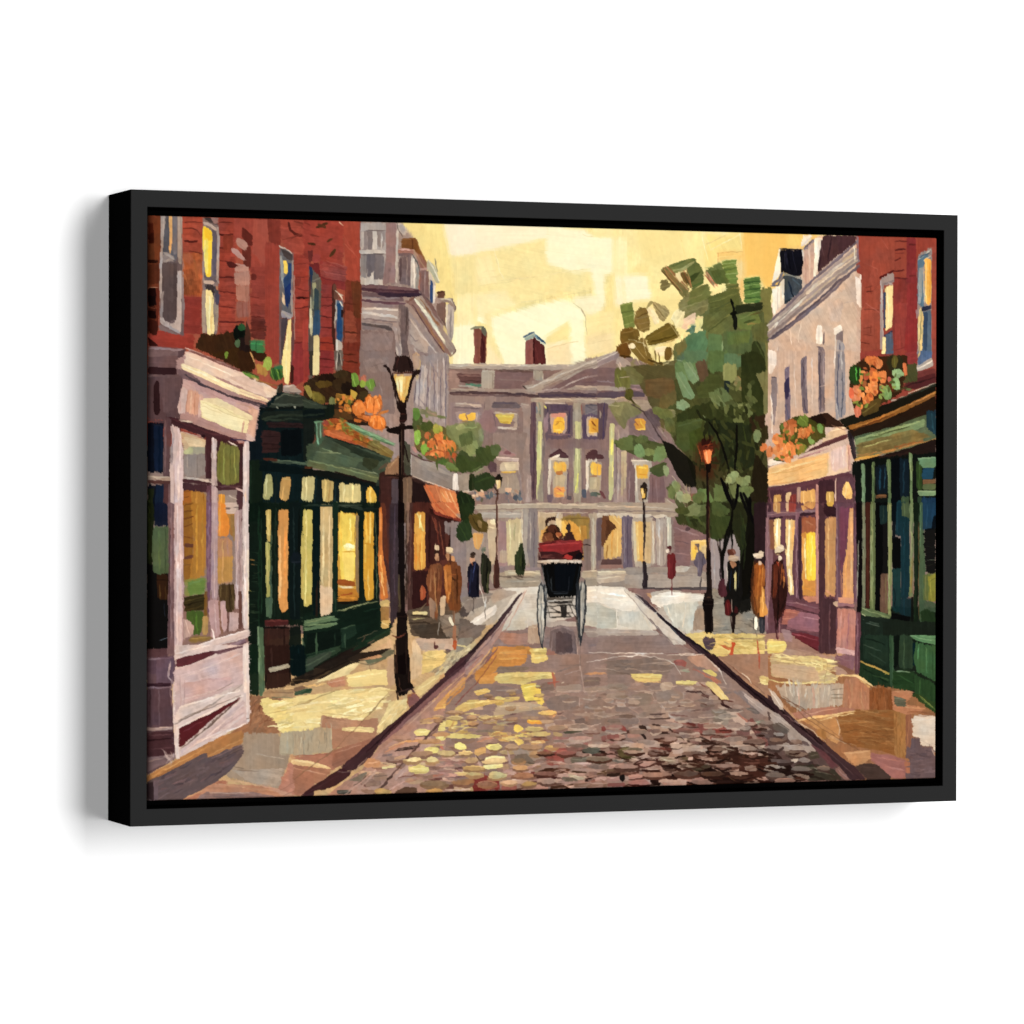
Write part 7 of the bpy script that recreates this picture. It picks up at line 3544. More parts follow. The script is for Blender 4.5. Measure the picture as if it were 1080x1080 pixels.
p a87e62 a20 v.05 680,0 1085,0 1085,320 880,170
s c89878 7 720,30 880,140
s 8c5c48 6 760,60 880,150
s 7c5c4c 4 740,40 1000,250
s e8dccc 7 855,120 890,155 915,185
p c4a884 a90 1030,0 1085,0 1085,140 1040,120
p dcc07c a20 v.05 960,145 990,135 1085,170 1085,195 980,190
g ecd890,b89858 14 60 4 15 10 965,145 1085,175 1085,190 980,188
p c0b0a4 a60 v.05 1020,190 1085,220 1085,310 1050,260
s dcd4cc 6 1035,215 1085,290
s c04428 7 962,0 965,90
s d04c28 14 775,0 795,0
s dcbc68 10 660,5 760,5
o 810 670 6
@rshopb
p 16302c a90 v.06 580,0 780,0 780,330 660,320 580,250
p 1d3a34 a90 v.06 600,0 760,0 760,200 600,150
s 3c5854 5 600,60 720,100
s 2c4c48 6 640,110 740,170
s 0e2420 8 620,20 740,60
p 1c3c2a a90 v.07 580,170 770,240 780,330 660,320 575,250
s 0f2c20 9 600,210 760,300
s 2c5438 7 660,250 760,280
s a8883c 11 585,165 680,205 765,238
s c0a050 5 600,172 740,230
s 8c8c48 7 740,245 770,235
p 0a1614 a90 793,0 835,0 825,180 800,220 790,150
p 2a4838 a90 v.06 832,0 915,0 920,210 835,210 825,180
s 3c5c44 9 860,20 860,200
p 2c5440 a90 765,0 795,0 795,210 840,330 770,330
s 3c6850 5 785,20 785,300
p 0b2a30 a90 912,40 940,60 930,180 915,200
p 1d4428 a2 v.07 790,225 920,225 930,350 790,345
s 2c5c34 7 820,250 910,300
s 7c9c84 8 810,228 925,232
s 183424 10 830,215 930,230
p 4c8060 a15 v.07 890,0 1062,0 1062,60 930,30
s 78ac84 7 900,5 1050,35
s 5c9470 8 960,5 1060,15
s 102018 9 910,30 1062,85
p 2f6440 a90 v.06 935,40 1062,70 1062,290 940,235 920,140
s 4c8c60 8 950,60 945,150
s 3c7850 9 1000,80 1000,240
s 255438 9 1040,100 1040,260
s 1c2c1c 10 925,235 1062,300
p 24502f a90 v.06 925,245 1062,305 1062,495 1000,480 930,400
s 346c40 8 960,280 960,400
s 1c4428 9 1030,320 1030,480
p 2f4c24 v.06 870,375 960,370 1062,440 1062,495 1000,480 870,430
s 4c6c34 6 960,390 1060,470
s 8c8c4c 5 960,380 1040,450
@rpave
p a06c44 a90 v.05 0,120 500,240 660,320 780,330 880,350 1062,500 1062,920 560,920 0,330
p ac8a76 a20 v.05 20,60 330,130 510,240 430,260 420,130 20,120
p b08c7c a15 120,70 300,120 420,190 500,240 420,240 410,140
p e8cc6c a0 v.05 0,35 100,35 115,60 105,100 60,115 0,105
s f8e48c 7 10,60 100,60
s d0b058 5 0,100 100,105
p c0a478 a5 v.06 10,130 120,120 330,150 410,145 410,210 380,230 440,260 430,300 330,310 20,260
g ecd890,e4c880,a88c5c,d8b874 60 110 5 5 5 20,120 250,140 400,150 410,200 330,230 40,150
g e8d48c,c0a060,f0e0a0 50 60 6 6 12 310,150 405,150 430,250 430,300 300,310 90,300
s e8cc80 8 0,275 60,295 200,305 420,290
s f0d890 6 80,300 300,300
p c8a888 a5 v.05 20,180 300,200 330,290 180,290 30,250
s b09068 4 30,200 300,240
s e4cc80 7 340,150 340,220
s 9c8450 3 370,170 370,230 350,290
p b4a698 a90 v.06 40,320 400,310 480,300 470,440 380,450 200,470 130,440
g c4bcb0,a89c90,b0a494,bcb0a0 36 90 9 90 5 60,320 400,315 460,330 450,440 200,460
s c09884 12 280,330 290,450
s c8a08c 9 190,330 200,450
s 7c7060 6 400,345 470,340
s 7c7060 6 400,375 480,370
s 7c7060 6 400,395 470,395
s d0ccc4 5 180,320 185,380
p b87c58 a90 v.05 480,280 560,260 640,340 640,470 550,470 470,450
g c08860,a87050,b47858 16 150 7 88 4 490,290 620,330 630,460 480,460
s ecc078 8 430,255 560,250 610,280 660,325
s f4d494 5 450,250 560,255 650,320
s d8a464 8 580,280 640,330
p b07a64 a-10 v.05 150,490 380,450 550,460 540,480 200,540
s c89478 6 240,500 440,460
p 8c542c a90 v.05 640,340 680,330 780,340 790,480 640,470
g 9c6034,80481f,94582c 30 110 6 88 4 650,345 775,345 780,470 650,470
p 94602f a5 v.05 440,500 560,470 860,470 870,780 720,730 480,690 450,580
g a06c38,885428,986434,a87844 90 110 5 4 5 460,530 580,480 790,480 790,720 500,680
p a8743c a90 v.05 795,470 870,480 865,775 800,760
g b47c44,8c5c2c,9c6c38 26 160 4 90 2 800,480 865,480 865,770 800,750
s 744820 4 700,590 800,600
s b07c44 5 560,560 680,590 790,595
p c0864f a-12 v.06 200,530 330,500 430,520 460,600 440,690 370,650 280,570
s e8bc78 8 180,540 330,515 550,475
s f0cc8c 6 330,535 540,490
s e4b070 6 200,530 330,510
p ac7238 v.06 300,600 360,590 370,660 320,650
s d8c4b0 5 430,530 455,590 450,630
s c0a488 4 380,630 480,680 560,700
s 704c34 4 60,380 240,520 420,640 560,720 650,770
s 805c44 4 90,380 280,520 450,640
s 5c4438 4 80,390 180,440 240,470
p c08858 a-5 v.06 470,740 640,725 660,770 570,830 530,810
s d09c6c 6 490,745 630,735
p a86c64 a20 v.05 650,740 780,760 900,800 900,870 850,910 780,900 690,820 640,790
s bc8074 7 690,770 860,800
s b4786c 8 740,830 860,850
p b07050 860,800 900,795 900,870 870,870
p 4b3c38 a10 v.05 550,830 610,805 690,815 780,895 770,915 620,915
s 5c4a44 7 600,830 680,835
p 6c4c4c a10 540,830 600,880 620,915 530,915
p bc7c54 a5 v.06 780,350 880,345 930,360 870,430 880,440 1000,460 960,490 870,500 790,470
s d09468 6 800,355 900,352
s c88c5c 7 870,450 990,465
s 8c5c3c 7 880,480 1060,495
p 5c6454 790,380 870,400 870,450 800,450
s 7c8474 5 800,395 860,405
s 4c5444 5 800,430 860,440
p 8c5c44 a90 868,500 910,500 905,700 870,720
s b07850 6 890,500 880,700
p d0c2b4 a5 v.04 912,515 960,500 1062,515 1062,740 1040,740 1040,700 960,700 958,640 912,640
s e0d4c8 7 930,530 1050,530
s c4b4a8 7 960,660 1050,700
s a89488 6 925,505 1050,510
p 6a5662 a90 v.04 905,650 960,650 960,700 1040,700 1040,740 1062,765 1062,905 870,915 870,870 900,870 895,780 870,780 875,710 905,705
g 745f6c,5c4a58,6c5864 40 60 8 0 6 905,700 1040,730 1055,900 905,900
s 8c7478 6 930,645 960,655
s a8948c 7 1040,720 1055,760
@road
p 5c4a48 a50 v.05 0,480 100,520 360,690 500,860 530,920 0,920
p a09490 a40 v.05 0,450 120,530 200,590 340,720 250,740 160,680 20,560
s c0b4b0 7 20,490 140,570
p 5c5450 v.06 20,560 80,550 140,600 110,625 40,600
s 7c7470 6 60,560 130,600
p 6c5c58 v.06 60,620 110,615 130,650 90,655
p a8988f v.05 50,680 120,675 160,710 120,735 60,720
s c8b8b0 6 60,690 130,700
p 6c5c60 v.06 150,670 240,670 270,700 180,700
s a89ca0 6 160,650 250,700
s 3c2824 11 0,690 60,760 160,850
p 443a30 v.06 100,740 170,730 210,770 150,780
p 4c4438 v.06 230,745 310,735 330,770 270,785
s 6c6454 6 240,755 310,755
p bcb0a8 v.05 140,785 190,778 215,800 160,810
s d0c8c0 5 150,790 200,790
p 3c372c a30 v.06 160,820 300,810 420,850 470,915 240,915
s 5c584c 8 190,830 310,840
s 6c6858 6 300,860 420,880
s a09c90 4 290,840 330,860
s 2c241c 9 220,880 360,910
p 2c1a14 a40 0,760 120,790 170,860 220,915 0,915
s 8c7468 8 20,830 80,850
s 5c4438 8 10,780 90,810
s 8c8070 6 0,850 60,840
p 7c6c64 20,890 150,885 160,905 20,910
s 4c3430 8 150,700 300,820 440,900
s c8b8b4 5 0,700 40,740
p 8c6860 a50 v.05 420,850 460,820 530,880 530,915 480,915
s a8807c 6 440,850 500,900
o 0 0 1
@road
c 726 792 94806f,87736a,a08b7e,8a7a70 b8a598,a89488,c0ad9e .5 .45 590,724 745,722 790,760 800,795 590,795
c 724 842 e8c868,d8a850,c89458,f0dc88,b08860,c09a70 8c6848,7c5848,a07850 .42 .35 440,775 500,735 570,722 592,735 585,842 385,846
c 780 842 b09080,9c7868,8c6a5c,c4a898,7c4a40,8a7268,6a5a50 46281e,56362a,341c14 .4 .45 560,790 640,778 770,772 800,800 790,842 560,844
c 752 832 a09088,8c7e78,b4a8a0,74686a,8a7468,c0b4ae 4a3834,3a2824,5c4840 .8 .25 775,757 800,757 845,784 905,829 800,838
c 800 840 a88878,8c6c5c,b8a094,705848 2a140e,3c2218,24120c .4 .35 690,806 815,800 860,832 690,842
g 2c150e,3a2016,24120c,4a2c20 70 15 2.0 3 10 700,795 800,788 850,815 850,834 680,838 690,806
g 3a2218,4a2c22 36 12 1.6 3 12 640,780 800,768 850,800 700,810 640,805
o 810 670 6
@road
p 47303a a38 v.05 0,370 180,540 250,600 360,680 450,760 560,840 620,915 520,915 450,830 340,740 200,620 0,430
s 2c1a20 10 0,410 180,560 340,690
s 3a2228 9 240,590 350,680
s 5c444c 7 240,620 440,790 540,880
s 6c3c40 8 340,740 440,830
s 7c5c60 5 100,500 200,570
p 6c4048 a40 260,680 360,740 440,830 400,840
@rpave
p bcaca0 a60 v.05 0,330 50,370 90,430 100,480 40,440
s dcd4cc 6 10,350 80,450
s e8d8c0 4 170,540 260,590 360,670
o 640 690 6
@road
p 3a2430 a38 v.05 610,0 680,0 800,110 880,180 1085,330 1085,380 980,310 860,210 740,110
s 22101c 9 700,50 880,200 1060,350
s d0c4bc 4 620,10 720,110 750,190
o 630 370 6
@tree
g 2c3216,363d1c,424a22,272c12 70 55 20 75 35 640,380 740,330 1040,380 1040,560 980,740 760,740 720,560 640,480
g 566034,6a7044,4a5428 16 50 24 60 35 700,280 860,220 1040,200 1040,380 720,420
g 36381a,453f20,2c2a14 26 55 16 60 40 620,700 700,650 820,740 960,760 960,900 840,830 760,840 660,860
s 12100a 13 705,450 760,530 790,600 830,750
s 12100a 13 880,470 885,600 868,750
s 0d0b06 20 780,810 825,920 858,1000
s 0d0b06 15 900,820 880,940 862,1000
s 0d0b06 14 905,900 935,980 962,1075
s 0d0b06 14 965,930 968,1000 955,1080
d 8a9668 860,790 40,26 -20
d 78865a 915,830 44,24 20
d 98a476 830,815 24,18
d 6c7a4c 950,880 40,26
d 7c8a5e 1010,540 26,40
o 630 530 6
s 12100a 15 862,-20 848,100 815,210 785,340 795,480
s 12100a 9 850,110 852,290
s 12100a 9 765,230 785,330
p 14120c a90 v.05 955,60 990,120 995,330 970,420 950,600 885,600 890,440 925,290
s 0d0b06 16 925,-60 960,20 985,130
s 2c3a1c 8 905,60 935,260 925,420
o 320 370 6
@flb
s b04a10 4 318,400 312,360 335,320 368,318 392,345
s b04a10 4 392,345 388,300 415,282 445,300 448,345 440,395
s b04a10 4 450,310 480,290 498,320 496,365 470,400
s b04a10 4 415,440 425,410 470,405 515,420 526,460 505,495 460,502 425,480 415,440
s ffa45c 5 340,345 335,385
s ffa45c 5 412,315 405,365
s ffa45c 5 470,330 478,370
s ffa45c 5 445,430 440,475
s ffa45c 5 490,430 500,470
s 9c400c 4 470,420 465,490
s 9c400c 4 385,390 372,415 330,415
o 470 370 6
@hall
s e8dcc8 5 665,690 655,790 650,900
s e8dcc8 5 893,700 890,780 905,870
o 810 370 6
@flr1
g e87434,d8622c,f4924c,c0501f,7c8a3c 34 26 17 50 50 540,250 620,80 720,40 740,200 640,340 550,390
g 8a9a50,5a6c30,6f8a54 12 24 14 60 50 700,160 840,120 840,240 700,310
@flr2
g e87838,d8662c,f4964c,c05a24,6c7830 40 26 17 50 50 10,600 130,470 300,490 260,590 130,700 20,680
o 320 370 6
@flc
g e87434,d8622c,f4924c,c0501f,5c7034 34 24 15 50 50 740,560 860,520 960,580 960,680 840,690 760,640
@flb
g e87830,c87824,d8903c,6c7030,a8541c 22 24 15 50 50 210,300 310,280 300,400 240,410
o 150 680 6
@lshopa
p 6c1f28 a-32 v.05 236,528 330,482 430,438 520,385 628,328 560,385 470,450 360,545 238,652
s 8a3440 6 262,545 430,455
s e4d6d8 5 232,520 420,432 620,322
s 5c4840 4 245,658 400,530 615,345
o 470 530 6
@hall
s d8c8b0 6 600,62 900,66
o 630 370 6
@tree
d 6a6c3c 430,400 44,36
d 5a6034 455,470 34,44
d 6f7846 380,380 40,26
d 7c8a54 330,640 34,26
d 5f6c3a 280,560 40,26
d 7f8c5e 500,860 22,40
d 8c9470 560,930 26,34
d 6c7a4c 470,900 26,40
d 5f7044 640,930 40,34
d 4f5a2c 540,1010 44,30
o 470 370 6
@lbush
p 20321a a70 v.06 70,910 100,890 130,900 180,940 178,1010 140,1085 100,1080 85,1000
s 324a28 9 100,920 140,1050
s 2c4424 7 130,910 165,980
o 470 530 6
p 24381c a70 v.06 90,0 175,0 180,50 150,120 110,110
p 24401f a60 v.06 75,140 130,105 165,140 170,220 150,245 90,248 62,210
s 38562c 7 90,150 140,235
s 304a26 7 120,130 155,220
p 5c4c20 a50 v.06 150,80 230,70 235,110 270,130 265,180 220,192 180,170 155,120
p 8c7448 a50 200,110 230,120 225,170 205,150
s 3c3414 6 170,90 220,180
s 7c6830 5 180,80 225,100
p d89c54 a90 v.05 170,200 240,195 235,250 205,305 180,280
s e8b870 6 195,205 200,290
s a8a4a8 7 245,210 235,270
o 320 370 6
@lampa
p 2a1512 a90 v.05 585,35 610,28 680,35 700,120 715,135 560,135 575,90
s 4c2c28 6 600,45 585,110
s 1c0c0c 8 665,45 680,110
s 2a1512 6 590,30 585,12
s 5c2c1c 8 565,140 690,145
p e0a850 a90 v.06 568,160 688,160 645,330 605,330
p f4d888 a90 v.05 585,170 650,170 630,300 605,290
p fbeeb8 590,200 625,190 625,250 600,250
s f8d070 8 670,170 640,290
s d89038 6 578,170 600,290
s e8a448 6 635,180 625,310
s c87838 5 605,180 612,320
s f8e8a8 6 650,180 632,290
p 24120f a90 v.05 500,80 520,78 552,120 560,150 600,330 620,345 650,335 690,160 700,125 742,108 735,140 700,170 650,370 640,395 610,395 600,370 552,170 530,120
p e0a850 a90 568,160 688,160 645,325 605,325
p f4d888 a90 v.05 582,165 652,165 630,300 605,295
p fbeeb8 a90 590,195 628,185 625,260 602,255
s f8d070 8 672,170 642,290
s d89038 6 576,170 602,290
s e8a448 5 637,180 628,310
s b86c38 4 606,180 614,320
s d8b058 8 660,300 610,330
s 24120f 10 565,150 608,335
s 24120f 9 692,150 645,335
p 24120f a90 600,320 655,320 650,370 660,430 640,460 615,460 605,425 615,400
s 5c2c20 5 612,400 645,400
s 4c2420 5 605,440 650,440
p 1a0e0c 520,495 600,480 690,470 700,490 640,500 600,530 530,515
p 24140f a90 v.04 607,460 642,460 632,900 632,1085 600,1085 604,800
s 5c4c3c 5 622,500 622,780
s 140a0a 8 612,500 612,1080
s 201410 9 640,600 665,700
s 2c1c14 10 520,790 690,795
s 402a20 7 640,1000 640,1085
o 320 530 6
p 150c0c a90 v.04 600,0 640,0 645,700 660,780 665,1085 585,1085 590,780 602,700
p 4c4030 a90 600,450 612,460 615,700 600,690
s 6c6040 5 603,480 605,660
s 3c3028 8 655,50 650,640
p 1a1010 a90 590,690 660,700 660,740 595,740
s 2c1c18 8 600,720 655,720
s 6c3828 10 560,840 600,850 650,830
s 8c4c34 5 600,858 640,840
s 3c2820 8 590,870 590,1080
s 30241e 7 650,860 655,1080
s 5c4838 6 575,900 580,1080
o 320 530 6
@pera
p 8a5432 a85 v.1 800,400 850,380 880,400 875,560 855,650 850,755 830,720 790,560 780,480
s b87848 7 810,420 800,560
s 5c3420 8 850,420 840,640
s c08850 6 830,440 845,700
s 6c3c24 6 870,420 860,540
p d8c4a4 830,265 855,270 860,300 830,300
s e8dcc0 5 838,262 842,300
p 3c2820 828,305 862,305 862,325 830,330
d c89870 846,345 16,24
s 8c5c40 5 855,340 850,370
s a8a098 8 862,760 848,840
s 6c3c34 8 832,880 835,925
d 5c3030 840,915 14,12
p d8b48c a90 870,590 905,590 895,715 865,715
p 9c7c64 a90 795,600 840,640 830,740 800,720
@perb
p 7a4420 a85 v.09 890,390 950,370 995,400 1005,500 990,690 930,690 905,600 890,500
p c07430 a85 v.09 885,400 930,400 940,480 930,600 915,640 895,540
s d88c44 8 900,420 910,560
s e09c54 6 925,560 920,610
s 52290f 10 970,420 975,640
s 8c5424 7 945,480 950,660
s a8602c 6 910,460 965,455
s 3c2010 8 940,470 960,490
p e4d0a8 v.04 905,285 948,285 950,315 905,315
s b8a888 5 905,315 950,318
d c08458 915,345 12,26
d d09460 945,352 14,22
s 4c2818 9 930,330 932,390
s 8c6448 12 950,690 950,760
p dce0d4 918,725 935,725 960,775 945,782 925,760
s a06c4c 16 958,780 955,880
p b84820 a85 945,870 970,870 968,925 955,935 945,915
s d86c34 5 955,880 957,925
o 470 530 6
@perc
p 1a1a2c a88 v.06 140,390 165,375 195,370 215,400 212,595 180,605 140,595 138,440
s 30385c 7 185,390 175,500
s 2c3450 7 160,420 155,580
s 5868a0 4 190,380 175,440
s 0c0c18 8 200,420 200,580
s 8c3438 4 142,500 144,570
d c89878 168,355 15,24
d 3a2c24 172,325 20,13
s 1a1414 5 155,345 185,348
s d87840 6 165,380 172,392
s 4c4444 5 178,600 178,695
s 7c7474 4 157,605 157,660
@perd
p 25281c a88 v.06 225,330 255,320 285,370 290,410 275,500 275,580 240,570 225,500 222,400
s 4c5438 6 235,350 232,520
s 12140e 9 262,360 258,560
s 5a603c 5 270,440 262,570
d 6c7468 242,298 16,18
s 8ca0a0 5 230,288 255,290
s c8a080 6 238,310 245,318
s d8d4d0 6 215,520 230,580 248,660
s e4e0dc 5 255,590 250,670
s 4c4444 5 250,670 250,735
@lampb
s 5a3a30 7 322,0 322,80 323,400
s 4a2c26 8 325,40 323,360
s b88c74 3 330,20 329,330
p 4a2c26 a90 313,360 333,360 342,450 342,535 320,545 302,538 303,440
s 6c4438 6 310,400 308,520
o 470 370 6
d 1e1a14 338,800 16,18
s 1e1a14 10 312,805 360,803
p 2a2018 315,800 360,800 350,870 325,870
p f0cc88 a90 318,815 350,815 345,870 326,875
s fbe8b8 6 330,820 332,860
s 2c2018 8 310,850 320,880
s 38261e 10 325,885 332,890
s 5a3a30 8 328,880 323,1085
s 3c2820 8 318,905 336,905
@topiary
o 470 530 6
p 24331c a88 v.06 468,255 480,250 490,265 488,280 500,330 506,400 500,440 485,460 450,460 432,420 440,340 462,290
s 3c5030 7 460,320 450,430
s 141e10 8 485,320 490,430
s 3a4a28 5 478,300 476,400
s 4c3c30 6 455,465 490,470
s 5c5048 5 340,465 420,480
s 5c5048 5 430,470 490,488
@carriage
p 3c2018 a80 v.08 628,120 645,95 675,85 700,95 695,112 665,112 652,130 640,150 628,148
p e8c890 a90 700,100 735,110 735,180 715,190 700,150
s f4d89c 6 722,120 726,180
p d89848 a90 v.06 612,180 640,150 650,180 625,215 612,240
d c8a888 675,125 22,12
p 3a1c10 v.08 612,250 618,205 642,155 672,135 705,142 735,190 745,248
p 4a2414 v.08 645,165 670,138 700,145 715,190 740,200 735,235 650,240
d 5c3020 675,165 28,28
p 8a5030 v.08 612,250 620,205 650,185 680,200 690,245
s b07848 7 625,210 640,240
s 30140c 9 690,170 700,230
d c06c3c 715,205 20,14
s e8b07c 5 705,210 720,225
d 2c2430 777,158 18,22
s 40344c 5 775,175 778,190
p 3c2020 v.07 738,246 750,205 776,176 806,190 824,246
s 5c3428 6 765,195 755,235
p 8c2424 a0 v.07 588,255 700,240 868,238 865,345 820,360 610,365 590,340
p a82828 a0 v.06 600,262 860,245 855,300 620,320
s c03c38 8 620,270 850,252
s 5c1818 7 590,268 700,250
p 4a2020 a0 v.09 590,310 690,310 740,330 740,365 590,365
s 7c3c34 6 610,340 680,330
s 9c5c50 5 600,350 690,345
p 300f10 a0 740,325 850,300 870,340 860,360 740,365
s c03028 9 745,350 800,345
d c43028 775,345 28,16
p 18101a 820,330 850,310 875,350 820,355
s 6c5048 6 590,290 585,345
s 8c7060 5 585,310 605,350
s 3a2830 9 868,268 918,272
s 4c3a44 5 858,280 870,320
p b8aca0 a0 577,372 650,362 865,365 862,382 580,385
s e4dcd0 5 600,370 720,368
s e8e0d8 5 740,378 850,375
s 4c3c38 6 578,382 620,382
p 06070c a90 v.03 600,385 865,380 845,500 820,598 650,600 625,480
p 0c1018 a90 v.04 690,390 830,390 800,560 690,560
s 2c323c 5 668,470 672,565 775,570 785,470
s 50585c 4 665,480 670,560
s 3c444c 6 690,575 770,575
s 1c222a 6 640,420 660,560
s 343c44 5 850,400 825,540
s 6c7478 4 610,400 640,590
s 8c9498 4 605,470 640,610
p aaaba8 a85 v.1 584,520 603,505 624,545 634,620 634,720 620,880 610,915 598,850 584,740 579,640
p 3c4048 a88 v.1 612,515 640,630 636,760 622,740 620,600
s 2a2e36 9 604,505 590,530 580,620 582,720 592,820 606,905 613,922
s 343a42 8 605,508 620,545 630,640 630,740 620,860 612,915
s d8d8d4 4 612,560 618,640 616,760 608,850
s 50565e 4 604,530 602,700 608,880
s 6c7278 4 588,640 628,640
s 74797e 3 590,580 626,700
s 20242a 7 622,520 638,620 640,720 630,790
s 9ca2a6 3 634,560 642,650 640,740
p a4a6a5 a95 v.1 832,530 860,492 884,520 890,620 874,800 852,912 838,800 820,660
p 34383f a92 v.1 832,520 848,505 852,700 842,760 822,680 820,600
s 2a2e36 9 880,488 889,570 884,680 868,800 852,908
s 30363e 8 862,500 850,580 848,720 852,840 853,905
s 24282f 6 840,520 824,600 828,700 846,860
s d4d4d0 4 858,600 858,740 854,840
s 50565e 4 876,540 878,660 862,820
s 9ca2a6 3 836,580 834,660 842,760
p 5c5854 a0 v.08 640,600 820,600 800,640 650,640
s d4d0cc 6 650,620 800,618
s 302d2a 7 640,655 820,650
s 302c2c 7 660,665 720,690 740,725
s 2c2a2c 8 730,660 760,690 750,730
s 2c2828 10 690,630 770,632
p 2c2a2a 725,650 770,650 765,725 735,725
s 302c2a 7 640,695 810,702
s 38322f 8 655,722 790,722
s a8a49f 5 660,705 730,705
s 302c2c 6 780,640 810,700 835,740
s 4c4843 5 790,620 830,690
s 5c5650 5 640,640 660,720
s b4b0ac 6 770,660 790,700
s 58504c 4 760,690 800,730
s 403c3c 4 820,720 842,880
s 605858 3 850,900 852,1030
s 706864 3 830,760 835,900
o 630 530 6
@lampc
s 2c2224 9 294,0 294,360
s 40343a 5 300,10 300,340
p 2c2530 a90 v.05 285,370 308,370 312,450 325,460 318,540 285,540 290,450
s 4c4454 5 292,400 296,520
s c87c4c 4 290,365 305,365
o 630 370 6
p 2a201c 278,850 290,828 305,835 318,855 315,868 270,868
p 2a201c 268,868 318,868 303,940 280,940
p f0b848 a90 274,872 312,872 302,935 282,935
s fbe0a0 7 285,876 288,920
s 2a201c 7 315,868 303,935
s 2a201c 6 296,870 298,900
s 2c2224 9 291,940 294,1085
@lampd
p 6a2412 a90 v.08 f3 655,640 640,600 625,590 660,575 665,600 730,575 735,620 725,640
p 3a140c a90 v.08 655,570 672,550 690,570 712,550 725,575 735,600 660,605
s 1c0c08 5 675,535 680,570
s 20100a 6 710,540 712,575
s a83c18 6 670,600 730,590
p d85824 a90 v.05 662,630 732,628 712,735 685,735
p f89050 a90 v.04 672,632 726,632 706,720 690,720
s fcb070 8 690,640 695,700
s 8c2c10 7 664,630 685,730
s b84820 5 640,600 660,700
s 3c150c 6 735,630 715,730
s c05828 4 720,570 700,610
s 8c3c18 4 625,590 655,660
p 1a0f0c 680,715 720,715 715,770 688,770
s 180e0c 14 697,740 697,1085
s 48241c 4 703,780 703,1080
o 630 530 6
s 2c1714 16 697,0 697,230
s 30191a 19 700,200 703,450
s 6c3c2c 4 704,20 705,280
s 8c6450 4 708,230 712,300
p 1e1312 a90 v.04 690,300 716,300 722,560 735,610 735,640 670,640 672,600 690,560
s 4c3028 4 716,400 722,540
p 140c0c a90 v.04 668,620 738,620 738,660 730,680 735,820 675,825 675,690 668,660
s 3c2c26 5 682,690 684,810
s 30221e 5 672,640 735,640
s 5c4434 5 692,600 715,598
s 2c201c 6 725,690 728,810
@pere
p 7a2024 a88 v.07 440,330 470,315 495,330 498,460 480,488 460,485 445,475
s 942c30 7 455,340 455,460
s 5c1418 7 485,340 480,470
d 5a2024 455,285 14,12
d e8dcd0 446,305 10,14
s 5c2024 6 465,290 462,315
s 7c2c30 7 470,485 471,590
@perf
p 655c72 a88 v.06 620,330 640,305 665,310 685,360 680,390 665,410 660,465 635,470 628,400 605,385
s 807488 6 640,330 640,440
s 50485c 7 665,330 660,450
d 585060 632,270 18,12
d c8924c 622,285 8,14
s 585068 8 640,280 645,310
s 48424c 8 655,470 648,560
@perg
p 1a1818 a88 v.08 825,380 860,350 900,370 905,450 920,560 890,700 850,720 805,700 800,600 825,500
d 6a3c2c 850,315 26,22
s 8c5c48 5 840,300 870,310
s 3c2018 6 830,310 835,335
p c0b4ac v.07 820,350 850,335 880,340 895,365 860,375 835,370
s d8d0c8 5 830,352 885,350
d b07850 855,392 16,24
d a86c48 835,385 10,12
p e0c468 a90 870,440 880,440 882,540 870,550
s e8e4dc 4 822,420 830,480
s 1c2c48 8 845,430 840,560
s 38404c 6 895,400 890,540
p 5a1414 a80 v.08 810,620 840,610 850,690 830,720 805,710
s 8c2424 5 820,630 830,700
p 48161a 870,660 890,680 880,715 860,710
s c8b8b4 4 850,620 852,680
s 241412 14 860,700 862,820
s 3c2424 5 845,720 848,790
p 5c2430 a88 v.07 768,500 790,480 805,480 820,590 780,595 760,570
o 720 560 6
o 750 530 6
@perg
p 1a1816 a88 v.08 100,380 140,350 180,370 195,420 190,560 180,700 140,720 85,700 95,600 105,500
d 6a3c2c 125,312 22,20
s a07060 5 140,305 150,325
s 3c2018 6 108,310 112,335
p a89888 v.07 105,345 125,335 165,335 180,360 140,372 110,368
s c4b8a8 4 110,350 170,350
p b07850 v.07 115,375 150,370 160,400 135,420
s e8e4dc 4 97,410 102,480
p e0cc74 a90 148,440 158,440 160,530 148,550
s b8b8a0 4 152,430 156,560
s 1c2c48 7 125,430 120,560
s 30383c 6 175,400 170,540
p 601818 a80 v.08 90,620 115,610 130,690 110,720 85,705
s 8c2828 5 100,630 110,700
p 4a161a 150,650 168,670 165,700 140,710
s d0bcb8 4 128,620 132,690
s 241412 13 148,700 140,820
s 40282a 4 125,720 128,785
p 55263a a88 v.07 50,500 70,480 85,485 100,580 55,590 42,560
@perh
p 5a2e12 a86 v.1 262,390 300,370 335,395 345,500 320,720 300,725 265,700 250,620 250,500
p a8561c a86 v.08 272,390 330,385 345,440 330,540 310,690 280,700 265,600
s c87428 9 310,400 290,620
s d88838 7 325,410 318,520
s 7c3c14 7 280,420 270,660
s c8702c 5 340,420 335,520
p dc9440 a86 v.06 320,515 335,550 345,640 360,690 345,720 300,725 310,640
s f0b058 7 325,560 330,700
s 3c2010 9 262,420 248,600
s 6c3410 7 275,600 290,710
p d8c8b0 v.05 262,325 300,320 308,305 328,305 332,345 290,355 268,345
s f0e6d4 4 270,332 325,325
s a89c98 4 275,352 320,352
d d8b89c 308,380 9,14
s e8d0c0 4 305,375 305,395
p f0ece4 a88 270,725 288,722 296,780 285,812 272,790
s 14100e 6 266,730 272,800
p 3a3c44 a90 305,730 340,725 338,825 305,830
s 54545c 6 320,740 320,820
s 6c645c 5 280,810 290,845
@peri
p 3c1a14 a86 v.1 385,390 420,355 455,360 470,480 480,560 465,680 440,720 415,750 395,700 378,560
p 6c2c18 a86 v.1 395,400 440,370 430,520 400,620
s b85a24 8 450,390 440,520
